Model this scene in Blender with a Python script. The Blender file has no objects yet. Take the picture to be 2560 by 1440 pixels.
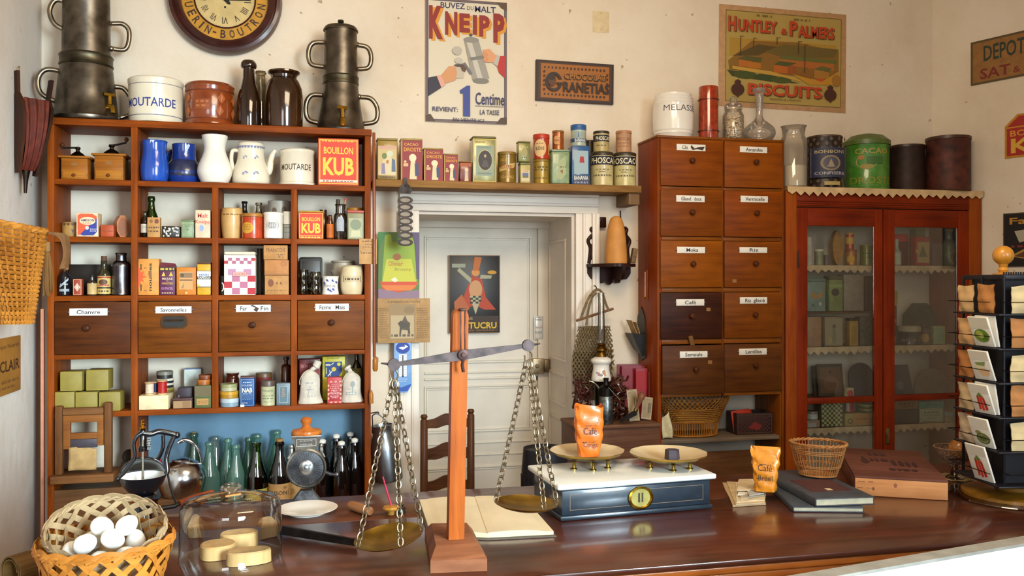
import bpy,bmesh,math,random
from mathutils import Vector,Matrix
random.seed(7)
PI=math.pi
SC=bpy.context.scene
COL=SC.collection
# ---------------------------------------------------------------- camera
FPX,TH,H0,CZ=2150.0,math.radians(12.84),700.0,1.65
CS,SN=math.cos(TH),math.sin(TH)
cam=bpy.data.cameras.new('camera')
cam.sensor_width=36.0
cam.lens=FPX/2560*36
cam.shift_y=-(720-H0)/2560
cam.clip_start=0.05
camo=bpy.data.objects.new('camera',cam)
camo.location=(0,0,CZ)
camo.rotation_euler=(PI/2,0,-TH)
COL.objects.link(camo)
SC.camera=camo
# ---------------------------------------------------------------- light
world=bpy.data.worlds.new('world')
world.use_nodes=True
wbg=world.node_tree.nodes['Background']
wbg.inputs[0].default_value=(1.0,0.93,0.84,1)
wbg.inputs[1].default_value=0.36
SC.world=world
def area(name,loc,target,sx,sy,power,col,spread=180):
 l=bpy.data.lights.new(name,'AREA')
 l.shape='RECTANGLE';l.size=sx;l.size_y=sy;l.energy=power;l.color=col;l.spread=math.radians(spread)
 o=bpy.data.objects.new(name,l)
 o.location=loc
 o.rotation_euler=(Vector(target)-Vector(loc)).to_track_quat('-Z','Y').to_euler()
 COL.objects.link(o)
 return o
area('window_light',(-0.9,-1.7,2.0),(0.4,3.0,1.35),1.5,1.6,62,(0.90,0.95,1.0))
area('low_cool_fill',(2.0,-2.1,1.8),(-1.25,3.4,0.75),1.2,1.5,30,(0.62,0.87,1.0),42)  # added cool fill brightening the lower left wall
area('shop_door_light',(2.1,-1.9,2.2),(-0.5,3.6,0.75),1.3,1.9,44,(0.76,0.91,1.0),66)
area('ceiling_lamp_light',(0.9,1.7,3.25),(0.9,3.0,1.9),1.4,1.0,60,(1.0,0.78,0.52))
SC.view_settings.view_transform='Standard'
SC.view_settings.look='None'
SC.view_settings.gamma=1.0
SC.view_settings.exposure=0.0
SC.view_settings.use_curve_mapping=False
# ---------------------------------------------------------------- helpers
def ray(u,v):
 a=(u-1280)/FPX
 return CS*a+SN,CS-SN*a,(H0-v)/FPX
def pt(u,v,Y):
 dx,dy,dz=ray(u,v)
 t=Y/dy
 return Vector((dx*t,Y,CZ+dz*t))
def px(u,Y):
 return pt(u,700,Y).x
def sc(u,Y):
 return Y/ray(u,700)[1]/FPX
def zz(u,v,Y):
 return CZ+(H0-v)*sc(u,Y)
def on(u,v,z):
 'point on the horizontal plane z seen at pixel u,v'
 dx,dy,dz=ray(u,v)
 t=(z-CZ)/dz
 return Vector((dx*t,dy*t,z))
def lin(h):
 h=h.lstrip('#')
 o=[]
 for i in(0,2,4):
  c=int(h[i:i+2],16)/255
  o.append(c/12.92 if c<=.04045 else((c+.055)/1.055)**2.4)
 return(*o,1)
_M={}
def newmat(key):
 m=bpy.data.materials.new(key)
 m.use_nodes=True
 nt=m.node_tree
 return m,nt,nt.nodes['Principled BSDF']
def N(nt,t,**k):
 n=nt.nodes.new(t)
 for a,b in k.items():
  setattr(n,a,b)
 return n
def paint(h,rough=.5,metal=0.0,var=.10,coat=0.0,bump=0.0,scale=30.0,spec=.5,sheen=0):
 key='paint_%s_%g_%g_%g_%g_%g_%g_%g'%(h,rough,metal,var,coat,bump,scale,spec)
 if key in _M:
  return _M[key]
 m,nt,b=newmat(key)
 c=lin(h)
 b.inputs['Roughness'].default_value=rough
 b.inputs['Metallic'].default_value=metal
 b.inputs['Coat Weight'].default_value=coat
 b.inputs['Coat Roughness'].default_value=.08
 b.inputs['Specular IOR Level'].default_value=spec
 if var or bump:
  tc=N(nt,'ShaderNodeTexCoord')
  no=N(nt,'ShaderNodeTexNoise')
  no.inputs['Scale'].default_value=scale
  no.inputs['Detail'].default_value=5
  nt.links.new(tc.outputs['Object'],no.inputs['Vector'])
  cr=N(nt,'ShaderNodeValToRGB')
  cr.color_ramp.elements[0].position=.3
  cr.color_ramp.elements[1].position=.7
  cr.color_ramp.elements[0].color=(*[x*(1-2.2*var)for x in c[:3]],1)
  cr.color_ramp.elements[1].color=(*[min(1,x*(1+var))for x in c[:3]],1)
  nt.links.new(no.outputs['Fac'],cr.inputs['Fac'])
  nt.links.new(cr.outputs['Color'],b.inputs['Base Color'])
  if bump:
   bp=N(nt,'ShaderNodeBump')
   bp.inputs['Strength'].default_value=bump
   bp.inputs['Distance'].default_value=.004
   nt.links.new(no.outputs['Fac'],bp.inputs['Height'])
   nt.links.new(bp.outputs['Normal'],b.inputs['Normal'])
 else:
  b.inputs['Base Color'].default_value=c
 _M[key]=m
 return m
def ink(h,rough=.55):
 return paint(h,rough,0,0)
def wood(h1,h2,axis='x',rough=.5,fine=1.0,coat=0.0,bump=.25):
 key='wood_%s_%s_%s_%g_%g_%g'%(h1,h2,axis,rough,fine,coat)
 if key in _M:
  return _M[key]
 m,nt,b=newmat(key)
 tc=N(nt,'ShaderNodeTexCoord')
 mp=N(nt,'ShaderNodeMapping')
 s=[38*fine]*3
 s['xyz'.index(axis)]=2.6*fine
 mp.inputs['Scale'].default_value=s
 no=N(nt,'ShaderNodeTexNoise')
 no.inputs['Scale'].default_value=1.0
 no.inputs['Detail'].default_value=6
 no.inputs['Roughness'].default_value=.62
 no.inputs['Distortion'].default_value=.5
 n2=N(nt,'ShaderNodeTexNoise')
 n2 .inputs['Scale'].default_value=5.0
 n2 .inputs['Detail'].default_value=3
 mx=N(nt,'ShaderNodeMath',operation='MULTIPLY_ADD')
 mx.inputs[1].default_value=.6
 nt.links.new(tc.outputs['Object'],mp.inputs['Vector'])
 nt.links.new(mp.outputs['Vector'],no.inputs['Vector'])
 nt.links.new(tc.outputs['Object'],n2 .inputs['Vector'])
 ad=N(nt,'ShaderNodeMath',operation='MULTIPLY')
 ad.inputs[1].default_value=.42
 nt.links.new(n2 .outputs['Fac'],ad.inputs[0])
 nt.links.new(no.outputs['Fac'],mx.inputs[0])
 nt.links.new(ad.outputs[0],mx.inputs[2])
 cr=N(nt,'ShaderNodeValToRGB')
 cr.color_ramp.elements[0].position=.34
 cr.color_ramp.elements[1].position=.66
 cr.color_ramp.elements[0].color=lin(h1)
 cr.color_ramp.elements[1].color=lin(h2)
 nt.links.new(mx.outputs[0],cr.inputs['Fac'])
 nt.links.new(cr.outputs['Color'],b.inputs['Base Color'])
 b.inputs['Roughness'].default_value=rough+.06
 b.inputs['Specular IOR Level'].default_value=.5 if coat>=.4 else.13
 b.inputs['Coat Weight'].default_value=coat if coat>=.3 else coat*.4
 b.inputs['Coat Roughness'].default_value=.12
 bp=N(nt,'ShaderNodeBump')
 bp.inputs['Strength'].default_value=bump
 bp.inputs['Distance'].default_value=.002
 nt.links.new(no.outputs['Fac'],bp.inputs['Height'])
 nt.links.new(bp.outputs['Normal'],b.inputs['Normal'])
 _M[key]=m
 return m
def metal(h,rough=.35,var=.15,m=1.0,scale=25,bump=.05):
 return paint(h,rough,m,var,0,bump,scale)
def glass(h='f4f6f2',gloss=.12,rough=.03,dust=0.0):
 'thin-walled glass: tinted see-through plus fresnel gloss'
 key='glass_%s_%g_%g_%g'%(h,gloss,rough,dust)
 if key in _M:
  return _M[key]
 m,nt,b=newmat(key)
 nt.nodes.remove(b)
 out=nt.nodes['Material Output']
 tr=N(nt,'ShaderNodeBsdfTransparent')
 tr.inputs[0].default_value=lin(h)
 gl=N(nt,'ShaderNodeBsdfGlossy')
 gl.inputs['Roughness'].default_value=rough
 fr=N(nt,'ShaderNodeFresnel')
 fr.inputs['IOR'].default_value=1.5
 ml=N(nt,'ShaderNodeMath',operation='MULTIPLY_ADD')
 ml.inputs[1].default_value=.8
 ml.inputs[2].default_value=gloss*.25
 ml.use_clamp=True
 mx=N(nt,'ShaderNodeMixShader')
 nt.links.new(fr.outputs[0],ml.inputs[0])
 nt.links.new(ml.outputs[0],mx.inputs[0])
 nt.links.new(tr.outputs[0],mx.inputs[1])
 nt.links.new(gl.outputs[0],mx.inputs[2])
 last=mx
 if dust:
  df=N(nt,'ShaderNodeBsdfDiffuse')
  df.inputs[0].default_value=lin(h)
  m2=N(nt,'ShaderNodeMixShader')
  m2 .inputs[0].default_value=dust
  nt.links.new(mx.outputs[0],m2 .inputs[1]);nt.links.new(df.outputs[0],m2 .inputs[2])
  last=m2
 nt.links.new(last.outputs[0],out.inputs[0])
 _M[key]=m
 return m
def empty(name,loc,rz=0,parent=None):
 o=bpy.data.objects.new(name,None)
 o.empty_display_size=.05
 o.location=loc
 o.rotation_euler=(0,0,rz)
 COL.objects.link(o)
 if parent:o.parent=parent
 return o
def tag(o,label,cat,group=None):
 o['label']=label
 o['category']=cat
 if group:o['group']=group
 return o
def thing(name,label,cat,loc,rz=0,group=None):
 return tag(empty(name,loc,rz),label,cat,group)
# ------------------------------------------------------------ text cache
_T={}
def text_mesh(txt,bold=0.0):
 k=(txt,bold)
 if k in _T:
  return _T[k]
 cu=bpy.data.curves.new('lettering','FONT')
 cu.body=txt
 cu.size=1
 cu.resolution_u=2
 cu.offset=bold
 ob=bpy.data.objects.new('lettering',cu)
 me=bpy.data.meshes.new_from_object(ob)
 vs=[(v.co.x,v.co.y)for v in me.vertices]
 fs=[tuple(p.vertices)for p in me.polygons]
 bpy.data.objects.remove(ob)
 bpy.data.curves.remove(cu)
 bpy.data.meshes.remove(me)
 if vs:
  x0=min(v[0]for v in vs);x1=max(v[0]for v in vs)
  y0=min(v[1]for v in vs);y1=max(v[1]for v in vs)
  w=max(x1-x0,1e-4);h=max(y1-y0,1e-4)
  vs=[((x-x0)/w,(y-y0)/h)for x,y in vs]
  _T[k]=(vs,fs,w/h)
 else:
  _T[k]=([],[],1)
 return _T[k]
# ---------------------------------------------------------- mesh builder
class MB:
 def __init__(s):
  s.bm=bmesh.new();s.mats=[];s.mi=0;s.M=None
 def m(s,mat):
  if isinstance(mat,str):mat=paint(mat)
  if mat not in s.mats:s.mats.append(mat)
  s.mi=s.mats.index(mat)
  return s
 def _v(s,p):
  p=Vector(p)
  if s.M is not None:p=s.M@p
  return s.bm.verts.new(p)
 def face(s,vs):
  try:
   f=s.bm.faces.new(vs)
  except ValueError:
   return None
  f.material_index=s.mi;f.smooth=True
  return f
 def box(s,x0,x1,y0,y1,z0,z1,bev=0.0,seg=2):
  v=[s._v((x,y,z))for x in(x0,x1)for y in(y0,y1)for z in(z0,z1)]
  fs=[s.face([v[i]for i in q])for q in((0,1,3,2),(4,6,7,5),(0,4,5,1),(2,3,7,6),(0,2,6,4),(1,5,7,3))]
  if bev>0:
   es=set(e for f in fs for e in f.edges)
   r=bmesh.ops.bevel(s.bm,geom=list(es),offset=bev,segments=seg,affect='EDGES',profile=.5)
   for f in r['faces']:
    f.material_index=s.mi;f.smooth=True
  return s
 def hexa(s,bottom,top):
  'two quads (4 points each) joined'
  a=[s._v(p)for p in bottom];b=[s._v(p)for p in top]
  n=len(a)
  s.face(a[::-1]);s.face(b)
  for i in range(n):
   s.face([a[i],a[(i+1)%n],b[(i+1)%n],b[i]])
  return s
 def prism(s,poly,y0,y1):
  'polygon in x,z extruded from y0 (front) to y1'
  return s.hexa([(x,y0,z)for x,z in poly],[(x,y1,z)for x,z in poly])
 def slab(s,poly,z0,z1):
  'polygon in x,y extruded upwards'
  return s.hexa([(x,y,z0)for x,y in poly],[(x,y,z1)for x,y in poly])
 def lathe(s,prof,seg=32,c=(0,0,0),sx=1.0,sy=1.0,cap=(True,True)):
  rings=[]
  for r,z in prof:
   if r<=1e-6:
    rings.append([s._v((c[0],c[1],c[2]+z))])
   else:
    rings.append([s._v((c[0]+sx*r*math.sin(2*PI*i/seg),c[1]-sy*r*math.cos(2*PI*i/seg),c[2]+z))for i in range(seg)])
  for a,b in zip(rings,rings[1:]):
   for i in range(seg):
    j=(i+1)%seg
    if len(a)==1 and len(b)==1:continue
    if len(a)==1:s.face([a[0],b[j],b[i]])
    elif len(b)==1:s.face([a[i],a[j],b[0]])
    else:s.face([a[i],a[j],b[j],b[i]])
  if cap[0]and len(rings[0])>1:s.face(rings[0][::-1])
  if cap[1]and len(rings[-1])>1:s.face(rings[-1])
  return s
 def tube(s,pts,r,seg=8,cap=True,closed=False):
  pts=[Vector(p)for p in pts]
  n=len(pts)
  rs=r if isinstance(r,(list,tuple))else[r]*n
  rings=[]
  up=None
  for i,p in enumerate(pts):
   if closed:d=pts[(i+1)%n]-pts[i-1]
   elif i==0:d=pts[1]-p
   elif i==n-1:d=p-pts[i-1]
   else:d=pts[i+1]-pts[i-1]
   if d.length<1e-9:d=Vector((0,0,1))
   d.normalize()
   if up is None:
    up=Vector((0,0,1))if abs(d.z)<.9 else Vector((1,0,0))
   sd=d.cross(up)
   if sd.length<1e-6:sd=d.cross(Vector((0,1,0)))
   sd.normalize();up=sd.cross(d).normalized()
   rings.append([s._v(p+rs[i]*(math.cos(2*PI*k/seg)*sd+math.sin(2*PI*k/seg)*up))for k in range(seg)])
  pr=list(zip(rings,rings[1:]))
  if closed:pr.append((rings[-1],rings[0]))
  for a,b in pr:
   for k in range(seg):
    s.face([a[k],a[(k+1)%seg],b[(k+1)%seg],b[k]])
  if cap and not closed:
   s.face(rings[0][::-1]);s.face(rings[-1])
  return s
 def ribbon(s,pts,nrm,w,t):
  'flat strip along pts; nrm gives the outward normal per point'
  pts=[Vector(p)for p in pts]
  n=len(pts)
  rows=[]
  for i,p in enumerate(pts):
   d=(pts[min(i+1,n-1)]-pts[max(i-1,0)]).normalized()
   nn=Vector(nrm[i]).normalized()
   sd=d.cross(nn).normalized()
   rows.append([s._v(p+sd*w/2+nn*t/2),s._v(p-sd*w/2+nn*t/2),s._v(p-sd*w/2-nn*t/2),s._v(p+sd*w/2-nn*t/2)])
  for a,b in zip(rows,rows[1:]):
   for k in range(4):
    s.face([a[k],a[(k+1)%4],b[(k+1)%4],b[k]])
  s.face(rows[0][::-1]);s.face(rows[-1])
  return s
 def ball(s,c,rx,ry=None,rz=None,seg=16,rings=10,taper=0.0):
  ry=ry or rx;rz=rz or rx
  pr=[]
  for i in range(rings+1):
   a=-PI/2+PI*i/rings
   pr.append((max(0,math.cos(a))*(1-taper*math.sin(a))if 0<i<rings else 0,rz*math.sin(a)))
  return s.lathe(pr,seg,c,rx,ry)
 def grid(s,fn,nu,nv,thick=None):
  'surface patch fn(a,b)->point, a,b in 0..1'
  vs=[[s._v(fn(i/nu,j/nv))for j in range(nv+1)]for i in range(nu+1)]
  for i in range(nu):
   for j in range(nv):
    s.face([vs[i][j],vs[i+1][j],vs[i+1][j+1],vs[i][j+1]])
  return s
 def art(s,items,x0,z0,W,H,y=0.0,R=None,lift=.0005,Rz=None):
  '''R given: wrapped on a cylinder about the z axis (unit width = half turn); else a plane facing -y at y.
        Rz: radius as a function of z for bellied pots'''
  k=0
  for it in items:
   k+=1
   t=it[0];c=it[-1]
   s.m(ink(c)if isinstance(c,str)else c)
   off=lift*(1+.45*k)
   loops=[]
   if t=='r':
    a,b,cc,d=it[1:5]
    loops=[[(a,b),(cc,b),(cc,d),(a,d)]]
   elif t=='e':
    cx,cy,rx,ry=it[1:5]
    n=20
    loops=[[(cx+rx*math.cos(2*PI*i/n),cy+ry*math.sin(2*PI*i/n))for i in range(n)]]
   elif t=='o':
    cx,cy,rx,ry,w=it[1:6]
    n=24
    asp=W/H
    for i in range(n):
     p,q=2*PI*i/n,2*PI*(i+1)/n
     f=lambda an,g:(cx+(rx-g)*math.cos(an),cy+(ry-g*asp)*math.sin(an))
     loops.append([f(p,0),f(q,0),f(q,w),f(p,w)])
   elif t=='b':
    a,b,cc,d,w=it[1:6]
    h=w*W/H
    loops=[[(a,b),(cc,b),(cc,b+h),(a,b+h)],[(a,d-h),(cc,d-h),(cc,d),(a,d)],[(a,b+h),(a+w,b+h),(a+w,d-h),(a,d-h)],[(cc-w,b+h),(cc,b+h),(cc,d-h),(cc-w,d-h)]]
   elif t=='k':
    a,b,cc,d,nx,nz=it[1:7]
    for i in range(nx):
     for j in range(nz):
      if(i+j)%2==0:
       p,q=a+(cc-a)*i/nx,b+(d-b)*j/nz
       loops.append([(p,q),(p+(cc-a)/nx,q),(p+(cc-a)/nx,q+(d-b)/nz),(p,q+(d-b)/nz)])
   elif t=='d':
    a,b,cc,d,n=it[1:6]
    rr=random.Random(int((a+b*7+d*3)*999))
    x=a
    while x<cc:
     w=(cc-a)/n*rr.uniform(.4,1.5)
     loops.append([(x,b),(min(cc,x+w),b),(min(cc,x+w),d),(x,d)])
     x+=w+(cc-a)/n*.45
   elif t=='p':
    loops=[list(it[1])]
   polys=[]
   if t in('t','T','V'):
    txt,cx,cy,w,h=it[1:6]
    bold=it[6]if len(it)>7 else(.02 if t=='T' else 0.0)
    vs,fs,asp=text_mesh(txt,bold)
    if t=='V':
     cv=[(cx-(q-.5)*w,cy+(p-.5)*h)for p,q in vs]
    else:
     cv=[(cx+(p-.5)*w,cy+(q-.5)*h)for p,q in vs]
    polys=(cv,fs)
   else:
    cv=[];fs=[]
    for lp in loops:
     n0=len(cv)
     cv+=lp
     fs.append(tuple(range(n0,n0+len(lp))))
    polys=(cv,fs)
   cv,fs=polys
   if not cv:continue
   if R is None and Rz is None:
    vv=[s._v((x0+p*W,y-off,z0+q*H))for p,q in cv]
    for f in fs:
     ff=s.face([vv[i]for i in f])
     if ff:
      ff.normal_update()
      nn=ff.normal
      ref=Vector((0,-1,0))if s.M is None else(s.M.to_3x3()@Vector((0,-1,0)))
      if nn.dot(ref)<0:ff.normal_flip()
   else:
    tb=bmesh.new()
    tv=[tb.verts.new((p-.5,0,q))for p,q in cv]
    for f in fs:
     try:tb.faces.new([tv[i]for i in f])
     except ValueError:pass
    for i in range(-9,10):
     g=tb.verts[:]+tb.edges[:]+tb.faces[:]
     bmesh.ops.bisect_plane(tb,geom=g,plane_co=(i/20,0,0),plane_no=(1,0,0))
    if Rz is not None:
     for i in range(1,10):
      g=tb.verts[:]+tb.edges[:]+tb.faces[:]
      bmesh.ops.bisect_plane(tb,geom=g,plane_co=(0,0,i/10),plane_no=(0,0,1))
    tb.verts.index_update()
    vv=[]
    for v in tb.verts:
     z=z0+v.co.z*H
     rr=(Rz(z)if Rz is not None else R)+off
     ph=v.co.x*PI
     vv.append(s._v((rr*math.sin(ph),-rr*math.cos(ph),z)))
    for f in tb.faces:
     s.face([vv[v.index]for v in f.verts])
    tb.free()
  return s
 def done(s,name,parent=None,loc=None,rz=0,sharp=38,fixn=True):
  if fixn:bmesh.ops.recalc_face_normals(s.bm,faces=[f for f in s.bm.faces])
  me=bpy.data.meshes.new(name)
  s.bm.to_mesh(me)
  s.bm.free()
  for m in s.mats:me.materials.append(m)
  try:me.set_sharp_from_angle(angle=math.radians(sharp))
  except Exception:pass
  o=bpy.data.objects.new(name,me)
  COL.objects.link(o)
  if parent:o.parent=parent
  if loc is not None:o.location=loc
  if rz:o.rotation_euler=(0,0,rz)
  return o
def arc(c,r,a0,a1,n,plane='xz',ry=None):
 ry=ry or r
 out=[]
 for i in range(n+1):
  a=a0+(a1-a0)*i/n
  p,q=r*math.cos(a),ry*math.sin(a)
  out.append((c[0]+p,c[1],c[2]+q)if plane=='xz' else((c[0]+p,c[1]+q,c[2])if plane=='xy' else(c[0],c[1]+p,c[2]+q)))
 return out
def curve(pts,n=6):
 'Catmull-Rom through pts'
 P=[Vector(p)for p in pts]
 P=[P[0]*2-P[1]]+P+[P[-1]*2-P[-2]]
 out=[]
 for i in range(1,len(P)-2):
  for k in range(n):
   t=k/n
   a,b,c,d=P[i-1],P[i],P[i+1],P[i+2]
   out.append(.5*(2*b+(c-a)*t+(2*a-5*b+4*c-d)*t*t+(3*b-a-3*c+d)*t**3))
 out.append(P[-2])
 return out
def faceme(x,y):
 return-math.atan2(x,y)
def smooth(prof,n=4):
 'rounded version of a lathe profile'
 out=[]
 for i,p in enumerate(curve([(r,0,z)for r,z in prof],n)):
  k=min(i//n,len(prof)-2)
  a,c=prof[k][1],prof[k+1][1]
  out.append((max(0,p.x),min(max(p.z,min(a,c)),max(a,c))))
 return out
def rad_at(prof):
 def f(z):
  for(r0,z0),(r1,z1)in zip(prof,prof[1:]):
   if min(z0,z1)<=z<=max(z0,z1)and abs(z1-z0)>1e-9:
    return r0+(r1-r0)*(z-z0)/(z1-z0)
  return prof[-1][0]
 return f
# ---- generic goods -------------------------------------------------------
def Box(name,label,cat,u0,u1,vt,z0,Y,dep,col,art=(),lid=None,rz=0,group=None,bev=.003,lh=.12,lidname='lid',side=None,h=None,topart=None):
 'box whose front face spans u0..u1 at depth Y, standing on z0, top at pixel vt'
 z0+=.0006
 xa,xb=px(u0,Y),px(u1,Y)
 uc=(u0+u1)/2
 if h is None:h=zz(uc,vt,Y)-z0
 w=(xb-xa)
 loc=((xa+xb)/2,Y+dep/2,z0)
 mat=paint(col)if isinstance(col,str)else col
 hb=h*(1-lh)if lid else h
 b=MB().m(mat).box(-w/2,w/2,-dep/2,dep/2,0,hb,bev)
 if art:b.art(art,-w/2,0,w,hb if lid else h,-dep/2)
 if lid:
  t=thing(name,label,cat,loc,rz,group)
  b.done('body',t)
  lm=paint(lid)if isinstance(lid,str)else lid
  MB().m(lm).box(-w/2-.001,w/2+.001,-dep/2-.001,dep/2+.001,hb+.0005,h,bev).done(lidname,t)
  return t
 return tag(b.done(name,None,loc,rz),label,cat,group)
def Can(name,label,cat,u,r,h,z0,Y,col,art=(),lid=None,lh=.1,group=None,lidr=1.03,seg=32,dome=0,axis=None,rz=None,bead=True):
 'cylinder tin, r and h in pixels, front of the tin at depth Y'
 z0+=.0006
 s=sc(u,Y)
 R,Hh=r*s,h*s
 p=pt(u,700,Y+R)
 loc=(p.x,p.y,z0)
 mat=paint(col,.4)if isinstance(col,str)else col
 hb=Hh*(1-lh)if lid else Hh
 rz=faceme(p.x,p.y)if rz is None else rz
 if bead:pr=[(R*.97,0),(R*1.01,.002),(R*1.01,.004),(R,.006),(R,hb-.006),(R*1.01,hb-.004),(R*1.01,hb-.001),(R*.96,hb)]
 else:pr=[(R*.97,0),(R,.002),(R,hb-.002),(R*.97,hb)]
 b=MB().m(mat).lathe(pr,seg)
 if art:b.art(art,0,0,0,hb,R=R)
 if lid:
  t=thing(name,label,cat,loc,rz,group)
  b.done('body',t)
  lm=paint(lid,.4)if isinstance(lid,str)else lid
  q=R*lidr
  lp=[(q,hb+.0005),(q,Hh-.003),(q*.96,Hh)]
  if dome:lp+=[(q*.7,Hh+dome*s*.7),(q*.3,Hh+dome*s),(0,Hh+dome*s)]
  MB().m(lm).lathe(lp,seg).done('lid',t)
  return t
 return tag(b.done(name,None,loc,rz),label,cat,group)
def Pot(name,label,cat,u,prof,z0,Y,mat,art=None,az=(0,1),hollow=0,sm=True,group=None,parts=None,seg=36,rz=None,Rax=None):
 'turned vessel: prof = (r_px, h_px) from base up, axis at depth Y; hollow = wall in px; parts(t, s) adds children'
 z0+=.0006
 s=sc(u,Y)
 p=pt(u,700,Y)
 pr=[(r*s,h*s)for r,h in prof]
 if sm:pr=smooth(pr)
 outer=list(pr)
 if hollow:
  w=hollow*s
  pr=pr+[(max(1e-4,r-w),z)for r,z in pr[::-1]if z>w]+[(0,w)]
  pr[len(outer)-1:len(outer)+1]=[outer[-1],(outer[-1][0]-w*.5,outer[-1][1]+w*.35),(outer[-1][0]-w,outer[-1][1])]
 b=MB().m(paint(mat)if isinstance(mat,str)else mat).lathe(pr,seg,cap=(True,not hollow))
 if art:
  zt=prof[-1][1]*s
  b.art(art,0,az[0]*zt,0,(az[1]-az[0])*zt,Rz=rad_at(outer))
 loc=(p.x,p.y,z0)
 rz=faceme(p.x,p.y)if rz is None else rz
 if parts:
  t=thing(name,label,cat,loc,rz,group)
  b.done('body',t)
  parts(t,s)
  return t
 return tag(b.done(name,None,loc,rz),label,cat,group)
def Sign(name,label,cat,u0,u1,v0,v1,Y,col,art=(),t=.006,roll=0,rough=.5,bev=.001,group=None,uc=None,parts=None):
 'flat board parallel to the back wall, front face at Y'
 xa,xb=px(u0,Y),px(u1,Y)
 um=uc or(u0+u1)/2
 za,zb=zz(um,v1,Y),zz(um,v0,Y)
 w,h=xb-xa,zb-za
 mat=paint(col,rough,var=.05)if isinstance(col,str)else col
 b=MB().m(mat).box(-w/2,w/2,0,t,-h/2,h/2,bev)
 if art:b.art(art,-w/2,-h/2,w,h,0)
 o=tag(b.done(name,None,((xa+xb)/2,Y,(za+zb)/2)),label,cat,group)
 o.rotation_euler=(0,roll,0)
 return o
def copy_tree(o,parent=None):
 c=o.copy()
 COL.objects.link(c)
 c.parent=parent
 for ch in o.children:
  copy_tree(ch,c)
 return c
# ================================================================ setting
WALL,CF=4.30,4.03
XL=px(104,WALL)
XR=px(2331,WALL)
KR_=.36
def xwall(y):return XR+KR_*(WALL-y)
def struct(o):
 o['kind']='structure'
 return o
def plaster(name,h,h2):
 m,nt,b=newmat(name)
 tc=N(nt,'ShaderNodeTexCoord')
 n1=N(nt,'ShaderNodeTexNoise');n1 .inputs['Scale'].default_value=1.6;n1 .inputs['Detail'].default_value=7;n1 .inputs['Roughness'].default_value=.65
 n2=N(nt,'ShaderNodeTexNoise');n2 .inputs['Scale'].default_value=14;n2 .inputs['Detail'].default_value=8
 cr=N(nt,'ShaderNodeValToRGB')
 cr.color_ramp.elements[0].position=.35;cr.color_ramp.elements[1].position=.6
 cr.color_ramp.elements[0].color=lin(h2);cr.color_ramp.elements[1].color=lin(h)
 bp=N(nt,'ShaderNodeBump');bp.inputs['Strength'].default_value=.35;bp.inputs['Distance'].default_value=.012
 vo=N(nt,'ShaderNodeTexNoise');vo.inputs['Scale'].default_value=22;vo.inputs['Detail'].default_value=2
 c2=N(nt,'ShaderNodeValToRGB')
 c2 .color_ramp.elements[0].position=.24;c2 .color_ramp.elements[1].position=.27
 c2 .color_ramp.elements[0].color=(.45,.36,.28,1);c2 .color_ramp.elements[1].color=(1,1,1,1)
 mu=N(nt,'ShaderNodeMixRGB',blend_type='MULTIPLY');mu.inputs[0].default_value=.8
 for n in(n1,n2,vo):nt.links.new(tc.outputs['Object'],n.inputs['Vector'])
 nt.links.new(n1 .outputs['Fac'],cr.inputs['Fac'])
 nt.links.new(vo.outputs['Fac'],c2 .inputs['Fac'])
 nt.links.new(cr.outputs['Color'],mu.inputs[1]);nt.links.new(c2 .outputs['Color'],mu.inputs[2])
 nt.links.new(mu.outputs['Color'],b.inputs['Base Color'])
 ad=N(nt,'ShaderNodeMath',operation='ADD')
 nt.links.new(n1 .outputs['Fac'],ad.inputs[0]);nt.links.new(n2 .outputs['Fac'],ad.inputs[1])
 nt.links.new(ad.outputs[0],bp.inputs['Height'])
 nt.links.new(bp.outputs['Normal'],b.inputs['Normal'])
 b.inputs['Roughness'].default_value=.9
 return m
PL=plaster('lime_plaster','ecdfcb','e0cfb6')
PLL=plaster('lime_plaster_side','dfd6cc','d2c4b4')
DX0,DX1=px(1047,WALL),px(1437,WALL)
DZ1=zz(1240,531,WALL)
ROOM_TOP=3.4
b=MB().m(PL)
b.box(XL-.2,DX0,WALL,WALL+.56,0,ROOM_TOP)
b.box(DX1,XR+.3,WALL,WALL+.56,0,ROOM_TOP)
b.box(DX0,DX1,WALL,WALL+.56,DZ1,ROOM_TOP)
struct(b.done('wall_back'))
struct(MB().m(PLL).box(XL-.2,XL,-2.6,WALL,0,ROOM_TOP).done('wall_left'))
struct(MB().m(PL).slab([(XR,WALL),(xwall(-2.6),-2.6),(xwall(-2.6)+.2,-2.6),(XR+.25,WALL)],0,ROOM_TOP).done('wall_right'))
struct(MB().m(wood('6b4a32','8a6546','y')).box(XL-.2,XR+2.8,-2.6,WALL+.6,-.1,0).done('floor'))
struct(MB().m(PL).box(XL-.2,XR+2.8,-2.6,WALL+.56,ROOM_TOP,ROOM_TOP+.1).done('ceiling'))
# door in its deep reveal
DY=4.82
CREAM=paint('e6dfd0',.45,var=.06,scale=4)
CREAM2=paint('d6cbbb',.5,var=.05,scale=4)
b=MB().m(CREAM2)
b.box(DX0-.02,DX1,DY-.02,DY+.03,0,DZ1)
def moulded(b,x0,x1,z0,z1,y,w=.022):
 'raised moulding frame around a sunk panel'
 for k,(g,t)in enumerate(((0,.012),(w*.55,.006))):
  a0,a1,c0,c1=x0+g,x1-g,z0+g,z1-g
  ww=w*.42
  b.box(a0,a1,y-t,y+.004,c1-ww,c1,.002)
  b.box(a0,a1,y-t,y+.004,c0,c0+ww,.002)
  b.box(a0,a0+ww,y-t,y+.004,c0+ww,c1-ww,.002)
  b.box(a1-ww,a1,y-t,y+.004,c0+ww,c1-ww,.002)
dl,dr=px(1058,DY),px(1322,DY)
zd=lambda v:zz(1200,v,DY)
b.m(CREAM)
ls,le=px(1030,DY),px(1338,DY)
b.box(ls,le,DY-.045,DY-.02,0.02,zd(548),.003)
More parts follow.
